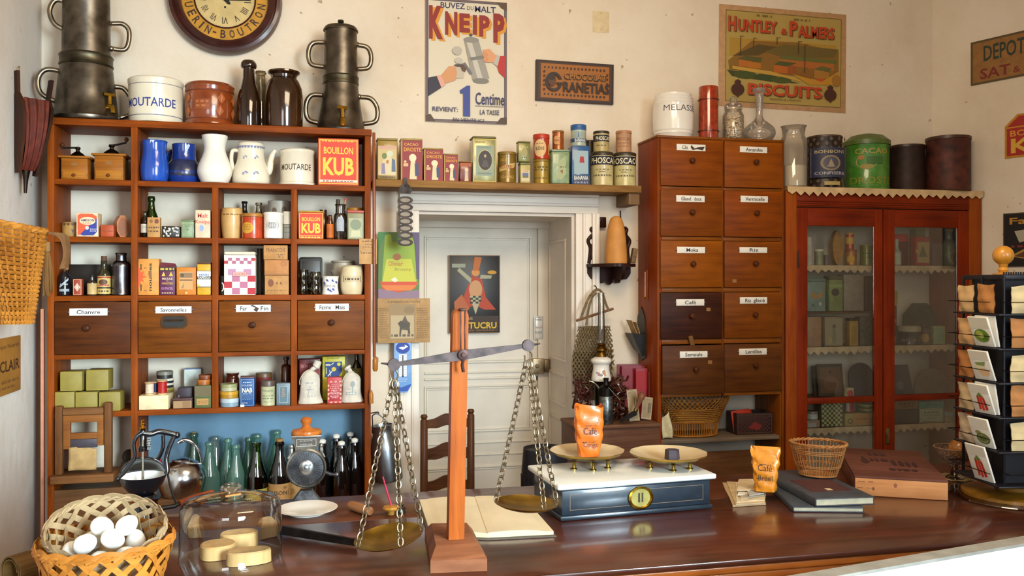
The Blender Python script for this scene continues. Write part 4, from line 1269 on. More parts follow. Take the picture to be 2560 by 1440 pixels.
Box('white_carton','torn white carton standing at the back of lower shelf','carton',458,501,922,Z5,F+.16,.03,paint('d8dcd0',.6),[('r',0,.97,1,1,'5a6088'),('p',[(.4,.1),(.6,.3),(.55,.8),(.7,.85),(.75,.2)],'c4c9bc')])
Box('matchbox_like_box','small brown box with tan front, before a dark box','box',432,480,996,Z5,F-.004,.05,paint('6a4640',.55),[('r',.03,.06,.97,.94,'a8835a'),('r',.5,.1,.9,.9,'94704a')],lid='5a3c3a',lh=.2)
Box('dark_small_box','dark purple box behind the small brown box','box',444,481,969,Z5,F+.055,.06,paint('332530',.45),[('r',.05,.1,.12,.6,'8a8078')])
Box('green_box','green box with tan paper label beside second divider','box',486,528,964,Z5,F-.006,.1,paint('5e6a3a',.6),[('r',.0,.46,1,.5,'49542c'),('r',.14,.14,.84,.42,'b98a4a'),('d',.2,.3,.8,.33,5,'8a6232'),('d',.2,.22,.8,.25,5,'8a6232'),('r',.02,.54,.98,.97,'6a5c3c')])
zg=zz(507,964,F-.006)+.0006
zg=disctin(510,17,13,zg,F+.03,'a45a20','b56a2a','orange brown round tin lying on the green box')
disctin(514,16,11,zg,F+.034,'7a3a18','8a4a24','darker brown round tin on top of the orange brown one')
z=Z5
z=disctin(571,23,21,z,F+.036,'8aa0ae','b9c6cc','pale blue and white round tin, bottom of its stack')
z=disctin(571,22.5,17,z,F+.036,'b5841e','c9962a','mustard yellow round tin, middle of its stack')
z=disctin(570,20.5,18,z,F+.036,'b9b28c','9a9a6a','cream and olive round tin, top of its stack')
Pot('brown_glass_pot','shiny red brown pot behind the stack of round tins','pot',582,[(14,0),(16,2),(16,60),(13,68),(15,72),(16,76)],Z5,F+.13,paint('4a1e12',.12,coat=.8),sm=False)
Box('powder_box','tall blue POUDRE NAB box with white letters','box',600,636,942,Z5,F-.004,.055,paint('1f4f8a',.5),[('b',.06,.04,.94,.96,.02,'a9bfd6'),('T','NAB',.5,.58,.7,.17,.03,'e9e2c2'),('t','POUDRE',.5,.75,.7,.06,'d3d9d6'),('d',.2,.84,.8,.87,6,'b9c9d9'),('d',.2,.46,.8,.475,6,'a9bdd0'),('d',.15,.41,.85,.425,8,'8aa6c4'),('d',.15,.37,.85,.385,8,'8aa6c4'),('d',.15,.3,.85,.315,8,'a9bdd0'),('d',.15,.25,.8,.265,8,'8aa6c4'),('t','NETTOIE',.32,.13,.4,.04,'d3d9d6'),('r',.02,.0,.3,.08,'d9dccf')],lid='7a5a5a',lh=.05)
Can('cream_drum','cream round tin with brown lid beside powder box','tin',670,17.5,62,Z5,F-.004,paint('bdb98f',.45,var=.1),[('t','POUDRE',.5,.78,.5,.1,'5a6a4a'),('d',.25,.5,.75,.54,5,'6a7458'),('d',.25,.36,.75,.4,5,'6a7458'),('d',.3,.2,.7,.23,4,'6a7458')],lid='5c4a40',lh=.22)
Box('blue_grey_tin','blue grey square tin with orange script beside third divider','tin',691,726,958,Z5,F-.004,.05,paint('6f8088',.45),[('r',.2,.12,.8,.85,'56707c'),('b',.2,.12,.8,.85,.03,'a9b0a4'),('V','Spino',.5,.58,.3,.4,'c98a4a'),('d',.05,.03,.95,.08,5,'4a5a60')])
Pot('brown_flask','brown flat flask with black stopper behind the blue grey tin','flask',715,[(12,0),(13,3),(13,86),(10,92),(5,94),(5,104),(7,105),(7,112),(0,113)],Z5,F+.12,paint('4a2414',.25,coat=.5),sm=False)
Can('red_round_tin','dull red round tin half hidden behind the cream drum','tin',660,20,72,Z5,F+.12,paint('7a2a26',.4),lid='6a4a2c',lh=.15)
Box('dark_red_tin','dark red tin behind the left cloth sack','tin',748,801,898,Z5,F+.13,.06,paint('6e1c1c',.4),[('r',.03,.62,.97,.9,'8a2c28'),('d',.08,.8,.6,.86,5,'a8605a'),('d',.4,.45,.9,.55,4,'a86a5a')])
Box('cutlery_polish_box','yellow and blue QUARTOR box showing cutlery, at the back','box',806,863,891,Z5,F+.12,.05,paint('c9b81c',.45),[('T','QUARTOR',.46,.955,.56,.035,.015,'6a6a1a'),('r',.1,.53,.86,.88,'1f3a74'),('p',[(.86,.53),(.86,.66),(.7,.53)],'c9b81c'),('r',.14,.79,.34,.83,'d9cf9a'),('p',[(.34,.8),(.5,.87),(.48,.83),(.34,.79)],'d9cf9a'),('e',.5,.71,.1,.05,'d9b83a'),('r',.15,.6,.19,.75,'c9bf6a'),('p',[(.22,.56),(.42,.68),(.44,.66),(.25,.54)],'d9d5c4'),('p',[(.3,.68),(.36,.54),(.38,.54),(.33,.69)],'d9d5c4'),('e',.72,.82,.08,.04,'d9c93a')])
Box('match_packet','small red MEA MILKES packet between the two sacks','packet',818,855,943,Z5,F-.004,.035,paint('b33038',.5),[('b',.04,.04,.96,.86,.1,'d9a484'),('k',.04,.04,.96,.09,6,1,'b33038'),('k',.04,.81,.96,.86,6,1,'b33038'),('k',.04,.09,.14,.81,1,9,'b33038'),('k',.86,.09,.96,.81,1,9,'b33038'),('t','MEA',.48,.5,.38,.07,'ecd0c4'),('t','MILKES',.5,.4,.66,.08,'ecd0c4'),('t','RIZLA',.5,.72,.4,.06,'d99a8a'),('d',.2,.63,.8,.66,6,'d99a8a'),('d',.2,.57,.8,.6,6,'d99a8a'),('d',.2,.28,.8,.31,6,'ecd0c4'),('d',.3,.22,.7,.25,4,'ecd0c4')])
CLOTH=paint('cdc3b2',.85,var=.08,scale=35,bump=.3)
def sack(u,hw,h,tie,label,lean,art):
 Y=F+.045;s=sc(u,Y);p=pt(u,700,Y)
 t=thing('cloth_sack',label,'sack',(p.x,p.y,Z5+.0006),faceme(p.x,p.y))
 pr=[(hw*.95,0),(hw,2),(hw*.9,12),(hw*.8,28),(hw*.76,50),(hw*.72,66),(hw*.5,76),(hw*.2,82)]
 pr=smooth([(r*s,z*s*h/84)for r,z in pr])
 b=MB().m(CLOTH).lathe(pr,28,sy=.62)
 b.art(art,0,0,0,pr[-1][1],Rz=lambda z:rad_at(pr)(z)*1.0)
 rr=random.Random(u)
 for v in b.bm.verts:
  a=math.atan2(v.co.x,v.co.y)
  k=1+.03*math.sin(5*a+v.co.z*60)+.02*math.sin(9*a)
  v.co.x*=k
  if v.co.y<-.02:pass
 for v in b.bm.verts:
  if v.co.y<0 and v.co.y<-.62*hw*s*1.02:v.co.y*=.64
 b.done('sack_body',t)
 b=MB().m(CLOTH)
 z1=pr[-1][1]
 b.tube(curve([(0,0,z1-.004),(lean*.3*s,0,z1+3*s),(lean*.7*s,0,z1+9*s),(lean*s,0,z1+tie*s)],4),[5*s]*4+[6*s]*4+[10*s]*4+[9*s],10)
 b.done('gathered_neck',t)
 b=MB().m(paint('c9bfa8',.8))
 b.tube([(5.6*s*math.cos(k*PI/8),5.6*s*math.sin(k*PI/8),z1+1*s)for k in range(16)],1.2*s,6,closed=True)
 b.tube(curve([(-5*s,-3*s,z1+1*s),(-hw*.5*s,-4*s,z1-6*s),(-hw*.78*s,-6*s,z1-22*s),(-hw*.8*s,-8*s,z1-34*s)],5),1.0*s,6)
 b.done('string',t)
sack(775,31,84,24,'white cloth sack tied with string, leaning neck, left of red packet',20,[('d',.35,.62,.62,.65,3,'8f8f94'),('p',[(.42,.25),(.5,.55),(.52,.55),(.44,.25)],'9a9a9e'),('d',.4,.42,.64,.45,3,'9a9a9e'),('d',.44,.22,.66,.25,3,'9a9a9e')])
sack(892,29,76,14,'white cloth sack with grey printed tree, right of red packet',-12,[('e',.54,.62,.08,.1,'8f9592'),('r',.52,.36,.55,.56,'8f9592'),('r',.34,.26,.66,.36,'9aa09c'),('d',.37,.29,.63,.33,3,'d3cdc0'),('d',.36,.44,.5,.47,2,'a0a5a0')])
bot('liqueur_bottle','slim clear bottle with yellow label in the back corner','bottle',904,[(11,0),(12,2),(12,74),(5,92),(4.5,112),(6,116)],Z5,F+.19,glass('a8a89a',.3),(52,74),labcol='9a8640')
# ================================================= bottles and things in the open bottom of the left unit
ZB=ZBASE
GRN=glass('a4d3c2',.3,.03,.16)
GRN2=glass('78b096',.3,.03,.12)
GRD=glass('6b8a4c',.3)
DBR=paint('0e0b0a',.07,var=0,coat=.8)
def wine(h,r=25):
 return[(r*.9,0),(r,3),(r,h*.42),(r*.92,h*.5),(r*.62,h*.66),(r*.42,h*.8),(r*.36,h*.93),(r*.44,h*.94),(r*.46,h*.975),(r*.36,h)]
def zbh(u,v,Y):
 return(zz(u,v,Y)-ZB)/sc(u,Y)
G='bottles in the lower compartment of the shelf unit'
for u,v,r,dy,m,lb in((532,1108,25,.02,GRN,'pale green empty bottle, frontmost, left of the group'),(570,1097,23,.10,GRN,'pale green bottle standing just behind the frontmost one'),(590,1112,23,.03,GRN,'clear green bottle, second from left in the front row'),(620,1095,22,.085,GRN2,'deep green bottle behind the yellow labelled one'),(644,1084,22,.18,GRN,'tall pale green bottle in the back row, left of centre'),(693,1074,23,.18,GRN,'tallest pale green bottle, behind the corked VAISON one'),(485,1082,24,.17,GRN2,'dark green corked bottle behind the kettle'),(540,1090,22,.18,glass('c9d8d4',.3,.03,.12),'clear bottle in the back row behind the frontmost pale one')):
 Y=CF+.035+dy
 bot('wine_bottle',lb,'bottle',u,wine(zbh(u,v,Y),r),ZB,Y,m,None,(2,6,'b9905a')if u==485 else None,group=G)
Y=CF+.05
bot('wine_bottle','brown green bottle with yellow paper label at its foot','bottle',643,wine(zbh(643,1105,Y),27),ZB,Y,GRD,(2,zbh(643,1217,Y)),group=G,labcol='b5a650')
bot('wine_bottle','black corked bottle with large tan VAISON label','bottle',694,wine(zbh(694,1102,Y),27),ZB,Y,DBR,(4,zbh(694,1203,Y)),(6,8,'a87a3e'),group=G,labcol='b98a50',labart=[('T','VAISON',.42,.56,.6,.2,.01,'3a2a1e'),('e',.66,.82,.06,.08,'8a6436'),('b',.12,.42,.78,.72,.015,'7a5a34')])
bot('wine_bottle','bottle with round sealed tan label, half hidden by the meat mincer','bottle',741,wine(zbh(741,1110,Y+.06),24),ZB,Y+.06,DBR,(4,zbh(741,1203,Y+.06)),None,group=G,labcol='b08a54',labart=[('e',.35,.5,.1,.2,'94703e')])
def swing(u,v,dy,lb):
 Y=CF+.04+dy
 h=zbh(u,v+12,Y)
 def parts(t,s):
  MB().m(WHT).lathe([(8*s,(h+1)*s),(9*s,(h+3)*s),(9*s,(h+8)*s),(5*s,(h+11)*s),(0,(h+12)*s)],16).done('porcelain_stopper',t)
  b=MB().m(metal('6a655c',.35))
  for sg in(-1,1):
   b.tube(curve([(sg*9*s,-4*s,(h+5)*s),(sg*15*s,-6*s,(h-12)*s),(sg*14*s,-8*s,(h-24)*s),(sg*5*s,-13*s,(h-34)*s)],4),1.1*s,6)
  b.done('wire_clip',t)
 Pot('swing_top_bottle',lb,'bottle',u,[(19,0),(21,3),(21,h*.48),(18,h*.6),(13,h*.72),(10,h*.85),(9,h*.95),(11,h*.96),(10,h)],ZB,Y,DBR,hollow=0,sm=False,parts=parts,seg=24,group=G)
swing(806,1097,.05,'black swing top bottle just right of the meat mincer')
swing(855,1100,.015,'black swing top bottle in front, middle of the three')
swing(841,1084,.10,'black swing top bottle at the back, behind the middle front one')
swing(887,1096,.035,'black swing top bottle at the far right by side panel')
swing(876,1079,.165,'black swing top bottle at the back beside the far right one')
# meat mincer
u,Y=766,CF-.30
Ym=2.795
s=sc(u,Ym);p=pt(u,700,Ym)
mn=thing('meat_mincer','cast iron hand mill with round ribbed face and orange wooden plunger','meat mincer',(p.x,p.y,ZT+.0006),faceme(p.x,p.y))
h=lambda v:(H0-v)*s+CZ-ZT
xx=lambda a:(a-u)*s
IR=metal('9b9993',.36,.2,.9,40)
IR2=metal('4b4a4c',.4,.3,.9,40)
hc=h(1168)
b=MB().m(IR2)
b.hexa([(-34*s,-.025,0),(34*s,-.025,0),(34*s,.035,0),(-34*s,.035,0)],[(-14*s,-.012,h(1225)),(14*s,-.012,h(1225)),(14*s,.02,h(1225)),(-14*s,.02,h(1225))])
b.done('foot',mn)
b=MB().m(IR)
b.M=Matrix.Translation((0,0,hc))@R3
b.lathe([(44*s,-.05),(47*s,-.01),(47*s,.012),(48.5*s,.012),(48.5*s,.022),(45*s,.026),(43*s,.022),(42*s,.012),(0,.012)],48)
b.done('body_ring',mn)
b=MB().m(IR2);b.M=Matrix.Translation((0,0,hc))@R3
b.lathe([(41*s,.0125),(41*s,.018),(18*s,.021),(0,.021)],48,cap=(False,False))
for k in range(36):
 a=2*PI*k/36
 b.tube([(20*s*math.cos(a),20*s*math.sin(a),.0212),(39*s*math.cos(a),39*s*math.sin(a),.0186)],1.0*s,6)
b.done('ribbed_plate',mn)
b=MB().m(metal('a9a9a9',.3));b.M=Matrix.Translation((0,0,hc+3*s))@R3
b.lathe([(18*s,.0215),(18*s,.026),(14*s,.029),(6*s,.029),(5*s,.034),(3*s,.035),(0,.035)],28)
for k in range(3):b.lathe([(2.5*s,.029),(2*s,.031),(0,.031)],10,(11*s*math.cos(k*2.1+.6),11*s*math.sin(k*2.1+.6),0))
b.done('hub',mn)
b=MB().m(IR)
hx=35*s
b.hexa([(-26*s,-.018,hc+44*s),(26*s,-.018,hc+44*s),(26*s,.03,hc+44*s),(-26*s,.03,hc+44*s)],[(-hx,-.03,h(1090)),(hx,-.03,h(1090)),(hx,.04,h(1090)),(-hx,.04,h(1090))])
b.box(-37*s,37*s,-.033,.043,h(1090),h(1085),.002)
b.art([('b',.1,.1,.9,.95,.03,'8d8b86'),('t','EUROPE',.5,.72,.5,.16,'9a9892'),('t','DEPOSE',.5,.32,.5,.18,'9a9892')],-30*s,hc+54*s,60*s,h(1090)-hc-56*s,-.031)
b.done('hopper',mn)
for sg in(-1,1):
 b=MB().m(IR)
 b.tube(curve([(sg*36*s,-.014,h(1112)),(sg*37*s,-.018,h(1128)),(sg*44*s,-.02,h(1142))],4),[5*s]*5+[3*s]*4,8)
 b.ball((sg*36*s,-.018,h(1113)),6*s,5*s,6*s,10,8)
 b.done('clamp_lug',mn)
b=MB().m(IR2)
b.tube(curve([(44*s,-.0,hc-14*s),(58*s,-.004,hc-20*s),(74*s,-.008,hc-22*s)],4),[5*s]*5+[4.5*s]*4,8)
b.ball((74*s,-.008,hc-22*s),7*s,4*s,7*s,12,8)
b.done('crank_arm',mn)
OR=wood('94471a','c4752e','z',.3,coat=.3)
b=MB().m(OR)
z0=h(1084.6)
b.lathe([(36*s,z0),(37*s,z0+3*s),(35*s,z0+9*s),(16*s,z0+13*s),(10*s,z0+18*s),(10*s,z0+24*s),(14*s,z0+30*s),(14*s,z0+36*s),(8*s,z0+41*s),(0,z0+42*s)],28)
b.done('wooden_plunger',mn)
# kettle
u,Y=458,CF-.09
Yk=CF+.01
s=sc(458,Yk);p=pt(458,700,Yk)
CHR=metal('d3d6d9',.18,.05)
ZKB=zz(458,1234,Yk)
b=wb((p.x,p.y,ZB)).m(BIN).box(p.x-.09,p.x+.1,CF-.09,CF+.04,ZB+.0006,ZKB,.003)
tag(b.done('wooden_block',None,(p.x,p.y,ZB)),'low brown wooden block under the chrome kettle','block')
kt=thing('kettle','shiny round chrome kettle with arched handle and red spout tip','kettle',(p.x,p.y-.025,ZKB+.0006),faceme(p.x,p.y))
hk=lambda v:(zz(458,v,Yk)-ZKB)
hb=hk(1148)
pr=smooth([(40*s,0),(48*s,.006),(56*s,hb*.35),(56*s,hb*.6),(46*s,hb*.85),(26*s,hb),(14*s,hb+6*s)],5)
MB().m(CHR).lathe(pr,48).done('body',kt)
MB().m(CHR).lathe([(24*s,hb+1.5*s),(24*s,hb+4*s),(8*s,hb+8*s),(0,hb+8*s)],28).done('lid',kt)
b=MB().m(CHR)
b.tube(curve([(46*s,0,hb*.7),(40*s,0,hb+16*s),(24*s,0,hb+42*s),(4*s,0,hb+50*s),(-10*s,0,hb+44*s)],6),[3*s]*6+[4*s]*6+[5*s]*6+[5*s]*7,10)
b.done('handle',kt)
b=MB().m(CHR)
b.tube(curve([(-36*s,-.02,hb*.62),(-52*s,-.03,hb*.8),(-54*s,-.03,hb*1.02)],5),[9*s]*5+[6*s]*6,10)
b.m(paint('b3202a',.35)).lathe([(7*s,0),(7*s,7*s),(0,8*s)],12,(-54*s,-.03,hb*1.02+.0005))
b.done('spout',kt)
b=MB().m(metal('2b2927',.4));b.lathe([(42*s,-.0),(43*s,.004),(43*s,.012)],40,cap=(False,False))if False else None
# rustic framed stand on the flour bin
RW=wood('4a2c16','7a4e2a','z',.6)
RW2=wood('55331a','8a5c34','x',.6)
Y=CF-.042
zl=ZLEDGE
st=(px(205,Y),CF+.02,zl+.0006)
t=thing('rustic_stand','rustic wooden frame stand holding a tan paper card, in lower left bay','stand',st)
X=lambda a:px(a,Y);Zv=lambda v:zz(205,v,Y)
def sb(a,c,v0,v1,y0,y1,m,name,bev=.003):
 return wb(st).m(m).box(X(a),X(c),y0,y1,max(Zv(v1),zl+.0008),Zv(v0),bev).done(name,t)
sb(136,156,1014,1186,Y,Y+.03,RW,'post',.007)
sb(259,279,1008,1186,Y,Y+.03,RW,'post',.007)
sb(128,286,1186.5,1206,Y-.02,CF+.10,RW2,'base_board')
sb(156.5,258.5,1020,1037,Y-.002,Y+.03,RW2,'top_rail')
b=wb(st).m(wood('6d3c18','99602c','x'))
b.box(X(157),X(258),Y+.004,Y+.022,Zv(1056),Zv(1038),.001)
b.box(X(157),X(175),Y+.004,Y+.022,Zv(1122),Zv(1056),.001)
b.box(X(242),X(258),Y+.004,Y+.022,Zv(1116),Zv(1056),.001)
b.box(X(175),X(242),Y+.006,Y+.022,Zv(1098),Zv(1083),.001)
b.done('inner_frame',t)
sb(175.5,241.5,1098.5,1120,Y+.005,Y+.02,paint('3b323a',.5),'dark_strip',.001)
b=wb(st).m(paint('b08d58',.75,var=.1,scale=30,bump=.3))
def cardfn(a,c):
 return(X(171+70*a),Y-.004+.010*c+.003*math.sin(7*a+4*c),Zv(1175.0-(56-3*a+3*math.sin(4*a))*c))
b.grid(cardfn,10,8)
o=b.done('paper_card',t)
sol=o.modifiers.new('thick','SOLIDIFY');sol.thickness=.0015
# darker sacks in the gap right of the stand
b=MB().m(paint('4a3a2c',.9,var=.2,scale=25,bump=.5))
q=pt(306,1170,Y+.11)
b.ball((0,0,.05),.032,.05,.05,16,10)
b.ball((.0,.01,.105),.026,.045,.03,16,8)
tag(b.done('dark_sack',None,(q.x,q.y,zl+.0008)),'crumpled dark brown sack between rustic stand and divider','sack')
# ================================================= between the units: chair, milk can, papers, cane
# cane
Yc=CF-.012
b=wb((0,0,0))
x=lambda u:px(u,Yc)
cx=px(936,Yc)
lo=(px(934,Yc),Yc,zz(936,1010,Yc))
t=thing('walking_stick','thin red brown wooden stick hanging down the right side of shelf unit','stick',lo)
w=wood('6b2f12','9a5224','z',.35,coat=.3)
P=lambda u,v:(px(u,Yc)-lo[0],0,zz(936,v,Yc)-lo[2])
b=MB().m(w).tube([P(934.5,332),P(935,420),P(935.5,700),P(935.5,893)],[.007,.0075,.0075,.007],10).done('shaft',t)
b=MB().m(wood('8a4a18','b87a3a','z',.35,coat=.3))
b.tube([P(938,893.5),P(938,900),P(938,922),P(938,928)],[.009,.0125,.0125,.008],12).done('grip',t)
b=MB().m(wood('8a4a18','b87a3a','z',.35,coat=.3))
b.tube([P(926.8,975),P(927.5,985),P(928,1008)],[.005,.0105,.01],12).done('lower_handle',t)
# ladder back chair
Y=3.82
sc_=sc(1118,Y)
px0,px1=px(1060,Y),px(1177,Y)
cl=((px0+px1)/2,Y,.001)
CW=wood('3a2012','5f3a20','z',.4,coat=.15)
CWX=wood('3a2012','5f3a20','x',.4,coat=.15)
chair=thing('ladder_back_chair','dark wooden ladder back chair standing before the white door','chair',cl)
hw=(px1-px0)/2
ztop=zz(1118,1024,Y)
for sg,vt in((-1,1034),(1,1024)):
 zt=zz(1118,vt,Y)
 b=MB().m(CW)
 b.lathe([(.012,0),(.016,.1),(.0175,.45),(.0165,zt-.03),(.011,zt-.022),(.0165,zt-.012),(.012,zt-.002),(0,zt)],16,(sg*hw,0,0))
 b.done('rear_leg',chair)
 MB().m(CW).lathe([(.012,0),(.017,.1),(.018,.44),(.014,.455),(0,.455)],16,(sg*(hw+.03),-.32,0)).done('front_leg',chair)
for va,vb_ in((1042,1072),(1114,1150),(1196,1228)):
 b=MB().m(CWX)
 za,zb_=zz(1118,vb_,Y),zz(1118,va,Y)
 n=14
 top=[];bot_=[]
 for i in range(n+1):
  q=i/n;xq=-hw+.0145+q*(2*hw-.029)
  k=math.sin(PI*q)
  top.append((xq,zb_-.012+.018*k-.006*math.sin(3*PI*q)))
  bot_.append((xq,za+.010*k+.004*math.cos(4*PI*q)))
 for i in range(n):
  yc0,yc1=.014*math.sin(PI*i/n),.014*math.sin(PI*(i+1)/n)
  b.hexa([(bot_[i][0],yc0-.006,bot_[i][1]),(bot_[i+1][0],yc1-.006,bot_[i+1][1]),(bot_[i+1][0],yc1+.006,bot_[i+1][1]),(bot_[i][0],yc0+.006,bot_[i][1])],[(top[i][0],yc0-.006,top[i][1]),(top[i+1][0],yc1-.006,top[i+1][1]),(top[i+1][0],yc1+.006,top[i+1][1]),(top[i][0],yc0+.006,top[i][1])])
 b.done('back_slat',chair)
MB().m(paint('a98650',.8,var=.15,scale=60,bump=.4)).hexa([(-hw-.02,-.33,.456),(hw+.02,-.33,.456),(hw-.018,-.005,.456),(-hw+.018,-.005,.456)],[(-hw-.02,-.33,.475),(hw+.02,-.33,.475),(hw-.018,-.005,.475),(-hw+.018,-.005,.475)]).done('rush_seat',chair)
for z in(.16,.28):
 b=MB().m(CWX);b.tube([(-hw-.01,-.32,z),(hw+.01,-.32,z)],.009,8);b.done('stretcher',chair)
# milk can
Ym_=4.17
s=sc(972,Ym_);zb=zz(972,1200,Ym_);p=pt(972,700,Ym_)
AL=metal('9a9fa3',.32,.12,.95)
mk=thing('milk_can','aluminium milk can hanging by its wire handle beside shelf unit','milk can',(p.x,p.y,zb),faceme(p.x,p.y))
h_=lambda v:(1200-v)*s
b=MB().m(AL);b.M=Matrix.Rotation(math.radians(-7),4,'Y')
pr=[(34*s,0),(36*s,2*s),(36*s,h_(1120)),(30*s,h_(1096)),(25*s,h_(1085)),(25*s,h_(1066)),(27*s,h_(1062)),(25*s,h_(1061)),(23*s,h_(1070)),(23*s,h_(1088)),(32*s,h_(1122)),(33*s,6*s),(0,6*s)]
b.lathe(pr,36,cap=(True,False)).done('body',mk)
b=MB().m(metal('4a4c50',.4));b.M=Matrix.Rotation(math.radians(-7),4,'Y')
b.tube(curve([(-26*s,0,h_(1078)),(-22*s,-.005,h_(1050)),(-20*s,-.01,h_(1034)),(-6*s,-.01,h_(1032)),(14*s,-.005,h_(1056)),(26*s,0,h_(1078))],5),.0028,8)
b.done('wire_handle',mk)
b=MB().m(IRON);z=zz(948,1030,4.2)
b.tube([(LX1+.001,4.14,zz(948,1031,4.16)),(px(945,4.15),4.15,zz(948,1030,4.15)),(px(948,4.15),4.15,zz(948,1034,4.15))],.003,8)
tag(b.done('iron_hook'),'small black hook carrying the milk can handle','hook')
# printed things on the wall
YW=WALL-.008
def pocket_art():
 return[('r',0,0,1,1,'5c7a3a'),('p',[(.0,.0),(1,0),(1,.14),(.5,.1),(0,.16)],'8c7082'),('p',[(.08,.18),(.16,.95),(.35,.98),(.7,.98),(.86,.9),(.96,.22)],'8fa82e'),('p',[(.1,.26),(.2,.6),(.8,.6),(.92,.26)],'c4c23a'),('p',[(.04,.26),(.96,.26),(.9,.16),(.5,.1),(.1,.15)],'cc4a22'),('p',[(.06,.21),(.94,.21),(.8,.13),(.2,.13)],'d9782e'),('p',[(.3,.29),(.4,.33),(.48,.28),(.4,.25)],'e8e0c0'),('e',.45,.63,.1,.05,'a8622a'),('T','Olivier',.42,.53,.36,.07,.01,'c0783a'),('t','Brosny',.6,.44,.4,.06,'9a8a2e'),('p',[(0,.7),(.0,1),(.22,1),(.12,.9)],'3f7a3a'),('p',[(.8,1),(1,1),(1,.3),(.93,.3),(.9,.8)],'5a4a6a'),('p',[(.3,1),(.34,.86),(.68,.86),(.72,1)],'6a8a4a')]
Sign('printed_shopping_bag','green, yellow and purple printed paper bag hanging left of the door','bag',946,1049,580,748,YW-.07,paint('6a8a3a',.6),pocket_art(),t=.008,rough=.6)
Sign('calendar_page','tan almanac sheet with picture of a horse rider, left of door','calendar',944,1075,746,857,YW-.066,paint('b58e5c',.7),[('t','ALMANACH DES POSTES',.5,.92,.62,.05,'4a3826'),('r',.22,.07,.72,.87,'9a7d50'),('r',.25,.1,.69,.62,'b9a27a'),('p',[(.44,.3),(.47,.5),(.52,.62),(.56,.5),(.62,.44),(.6,.28)],'5a4a38'),('p',[(.38,.44),(.44,.5),(.6,.42),(.62,.2),(.58,.2),(.56,.34),(.46,.34),(.44,.18),(.41,.18),(.42,.36)],'4c4030'),('d',.26,.14,.68,.19,7,'5a4a34'),('e',.6,.74,.1,.08,'8a7048')]+[('d',.03,.12+k*.05,.19,.135+k*.05,5,'8a6a40')for k in range(14)]+[('d',.75,.12+k*.05,.97,.135+k*.05,6,'8a6a40')for k in range(14)],t=.002)
ob=Sign('wall_thermometer','blue enamelled thermometer plate with a white bird picture','thermometer',982,1026,846,977,YW-.062,paint('7ea6d6',.3,coat=.3),(),t=.006)
w_=px(1026,YW-.062)-px(982,YW-.062);h2=zz(1004,846,YW)-zz(1004,977,YW)
b=MB()
n=10
rim=[(w_*.5*math.cos(PI*k/n),h2*.34+w_*.8*math.sin(PI*k/n))for k in range(n+1)]
bpy.data.objects.remove(ob)
out=[(x,min(z,h2/2))for x,z in rim]+[(-w_/2,-h2*.36),(-w_*.3,-h2*.5),(w_*.25,-h2*.5),(w_*.5,-h2*.36)]
b.m(paint('7ea6d6',.3,coat=.3)).prism(out,0,.006)
b.art([('e',.5,.84,.4,.11,'1f3f9a'),('p',[(.25,.84),(.5,.8),(.8,.86),(.6,.9),(.62,.86),(.4,.86)],'e6ecf4'),('r',.28,.3,.72,.72,'e4e8ea'),('p',[(.0,.2),(.2,.2),(.5,.28),(.8,.3),(1,.3),(1,.14),(.8,.02),(.2,.02),(0,.14)],'6a9ad0'),('p',[(.0,.17),(.4,.09),(.8,.14),(1,.16),(.75,.02),(.25,.02)],'2450a8'),('t','STIMULE',.5,.25,.5,.02,'dfe8f0'),('t','FORTIFIE',.45,.21,.5,.02,'dfe8f0')]+[('r',.32,.34+k*.045,.44,.343+k*.045,'3a4250')for k in range(9)]+[('r',.58,.34+k*.045,.68,.343+k*.045,'3a4250')for k in range(9)],-w_/2,-h2/2,w_,h2,0)
t=thing('wall_thermometer','blue enamelled thermometer plate with a white bird picture','thermometer',((px(982,YW)+px(1026,YW))/2,YW-.062,(zz(1004,846,YW)+zz(1004,977,YW))/2))
b.done('enamel_plate',t)
b=MB().m(metal('6a6f78',.2)).tube([(0,-.003,-h2*.18),(0,-.003,h2*.2)],.0024,8);b.ball((0,-.003,-h2*.19),.004,.003,.005,10,6)
b.done('glass_tube',t)
# folding iron rack of rings hanging from the shelf
Yr=SY-.008
L=pt(1013,620,Yr)
rk=thing('ring_rack','dark iron chain of linked flat rings hanging from the plank shelf','rack',(L.x,Yr,L.z))
s=sc(1013,Yr)
DI=metal('3e3530',.5,.3,.85)
for k in range(7):
 c=14+k*17.6
 b=MB().m(DI)
 n=24
 for r1,r2 in(((19.5,9.6),(12,5.0)),):
  o1=[(r1[0]*s*math.cos(2*PI*i/n),(c+r1[1]*math.sin(2*PI*i/n))*s)for i in range(n)]
  o2=[(r2[0]*s*math.cos(2*PI*i/n),(c+r2[1]*math.sin(2*PI*i/n))*s)for i in range(n)]
  y0,y1=-.004-.0015*(k%2),-.0012-.0015*(k%2)
  for i in range(n):
   j=(i+1)%n
   f=[b._v((*q[:1],y,q[1]))for y in(y0,y1)for q in(o1[i],o1[j],o2[j],o2[i])]
   b.face(f[:4]);b.face(f[4:][::-1]);b.face([f[0],f[4],f[5],f[1]]);b.face([f[3],f[2],f[6],f[7]])
 b.m(BRASS).art([('e',.5,.5,.5,.5,paint('8a7a60',.5))],-11.6*s,(c-4.8)*s,23.2*s,9.6*s,y1-.0008)
 b.done('ring',rk)
b=MB().m(DI)
zt=136
b.prism([(-12*s,zt*s),(-18*s,(zt+7)*s),(-14*s,(zt+16)*s),(-5*s,(zt+26)*s),(-3*s,(zt+40)*s),(3*s,(zt+40)*s),(5*s,(zt+26)*s),(14*s,(zt+16)*s),(18*s,(zt+7)*s),(12*s,zt*s)],-.005,-.0008)
b.ball((0,-.006,(zt+20)*s),2.4*s,.002,2.4*s,8,6)
b.done('top_plate',rk)
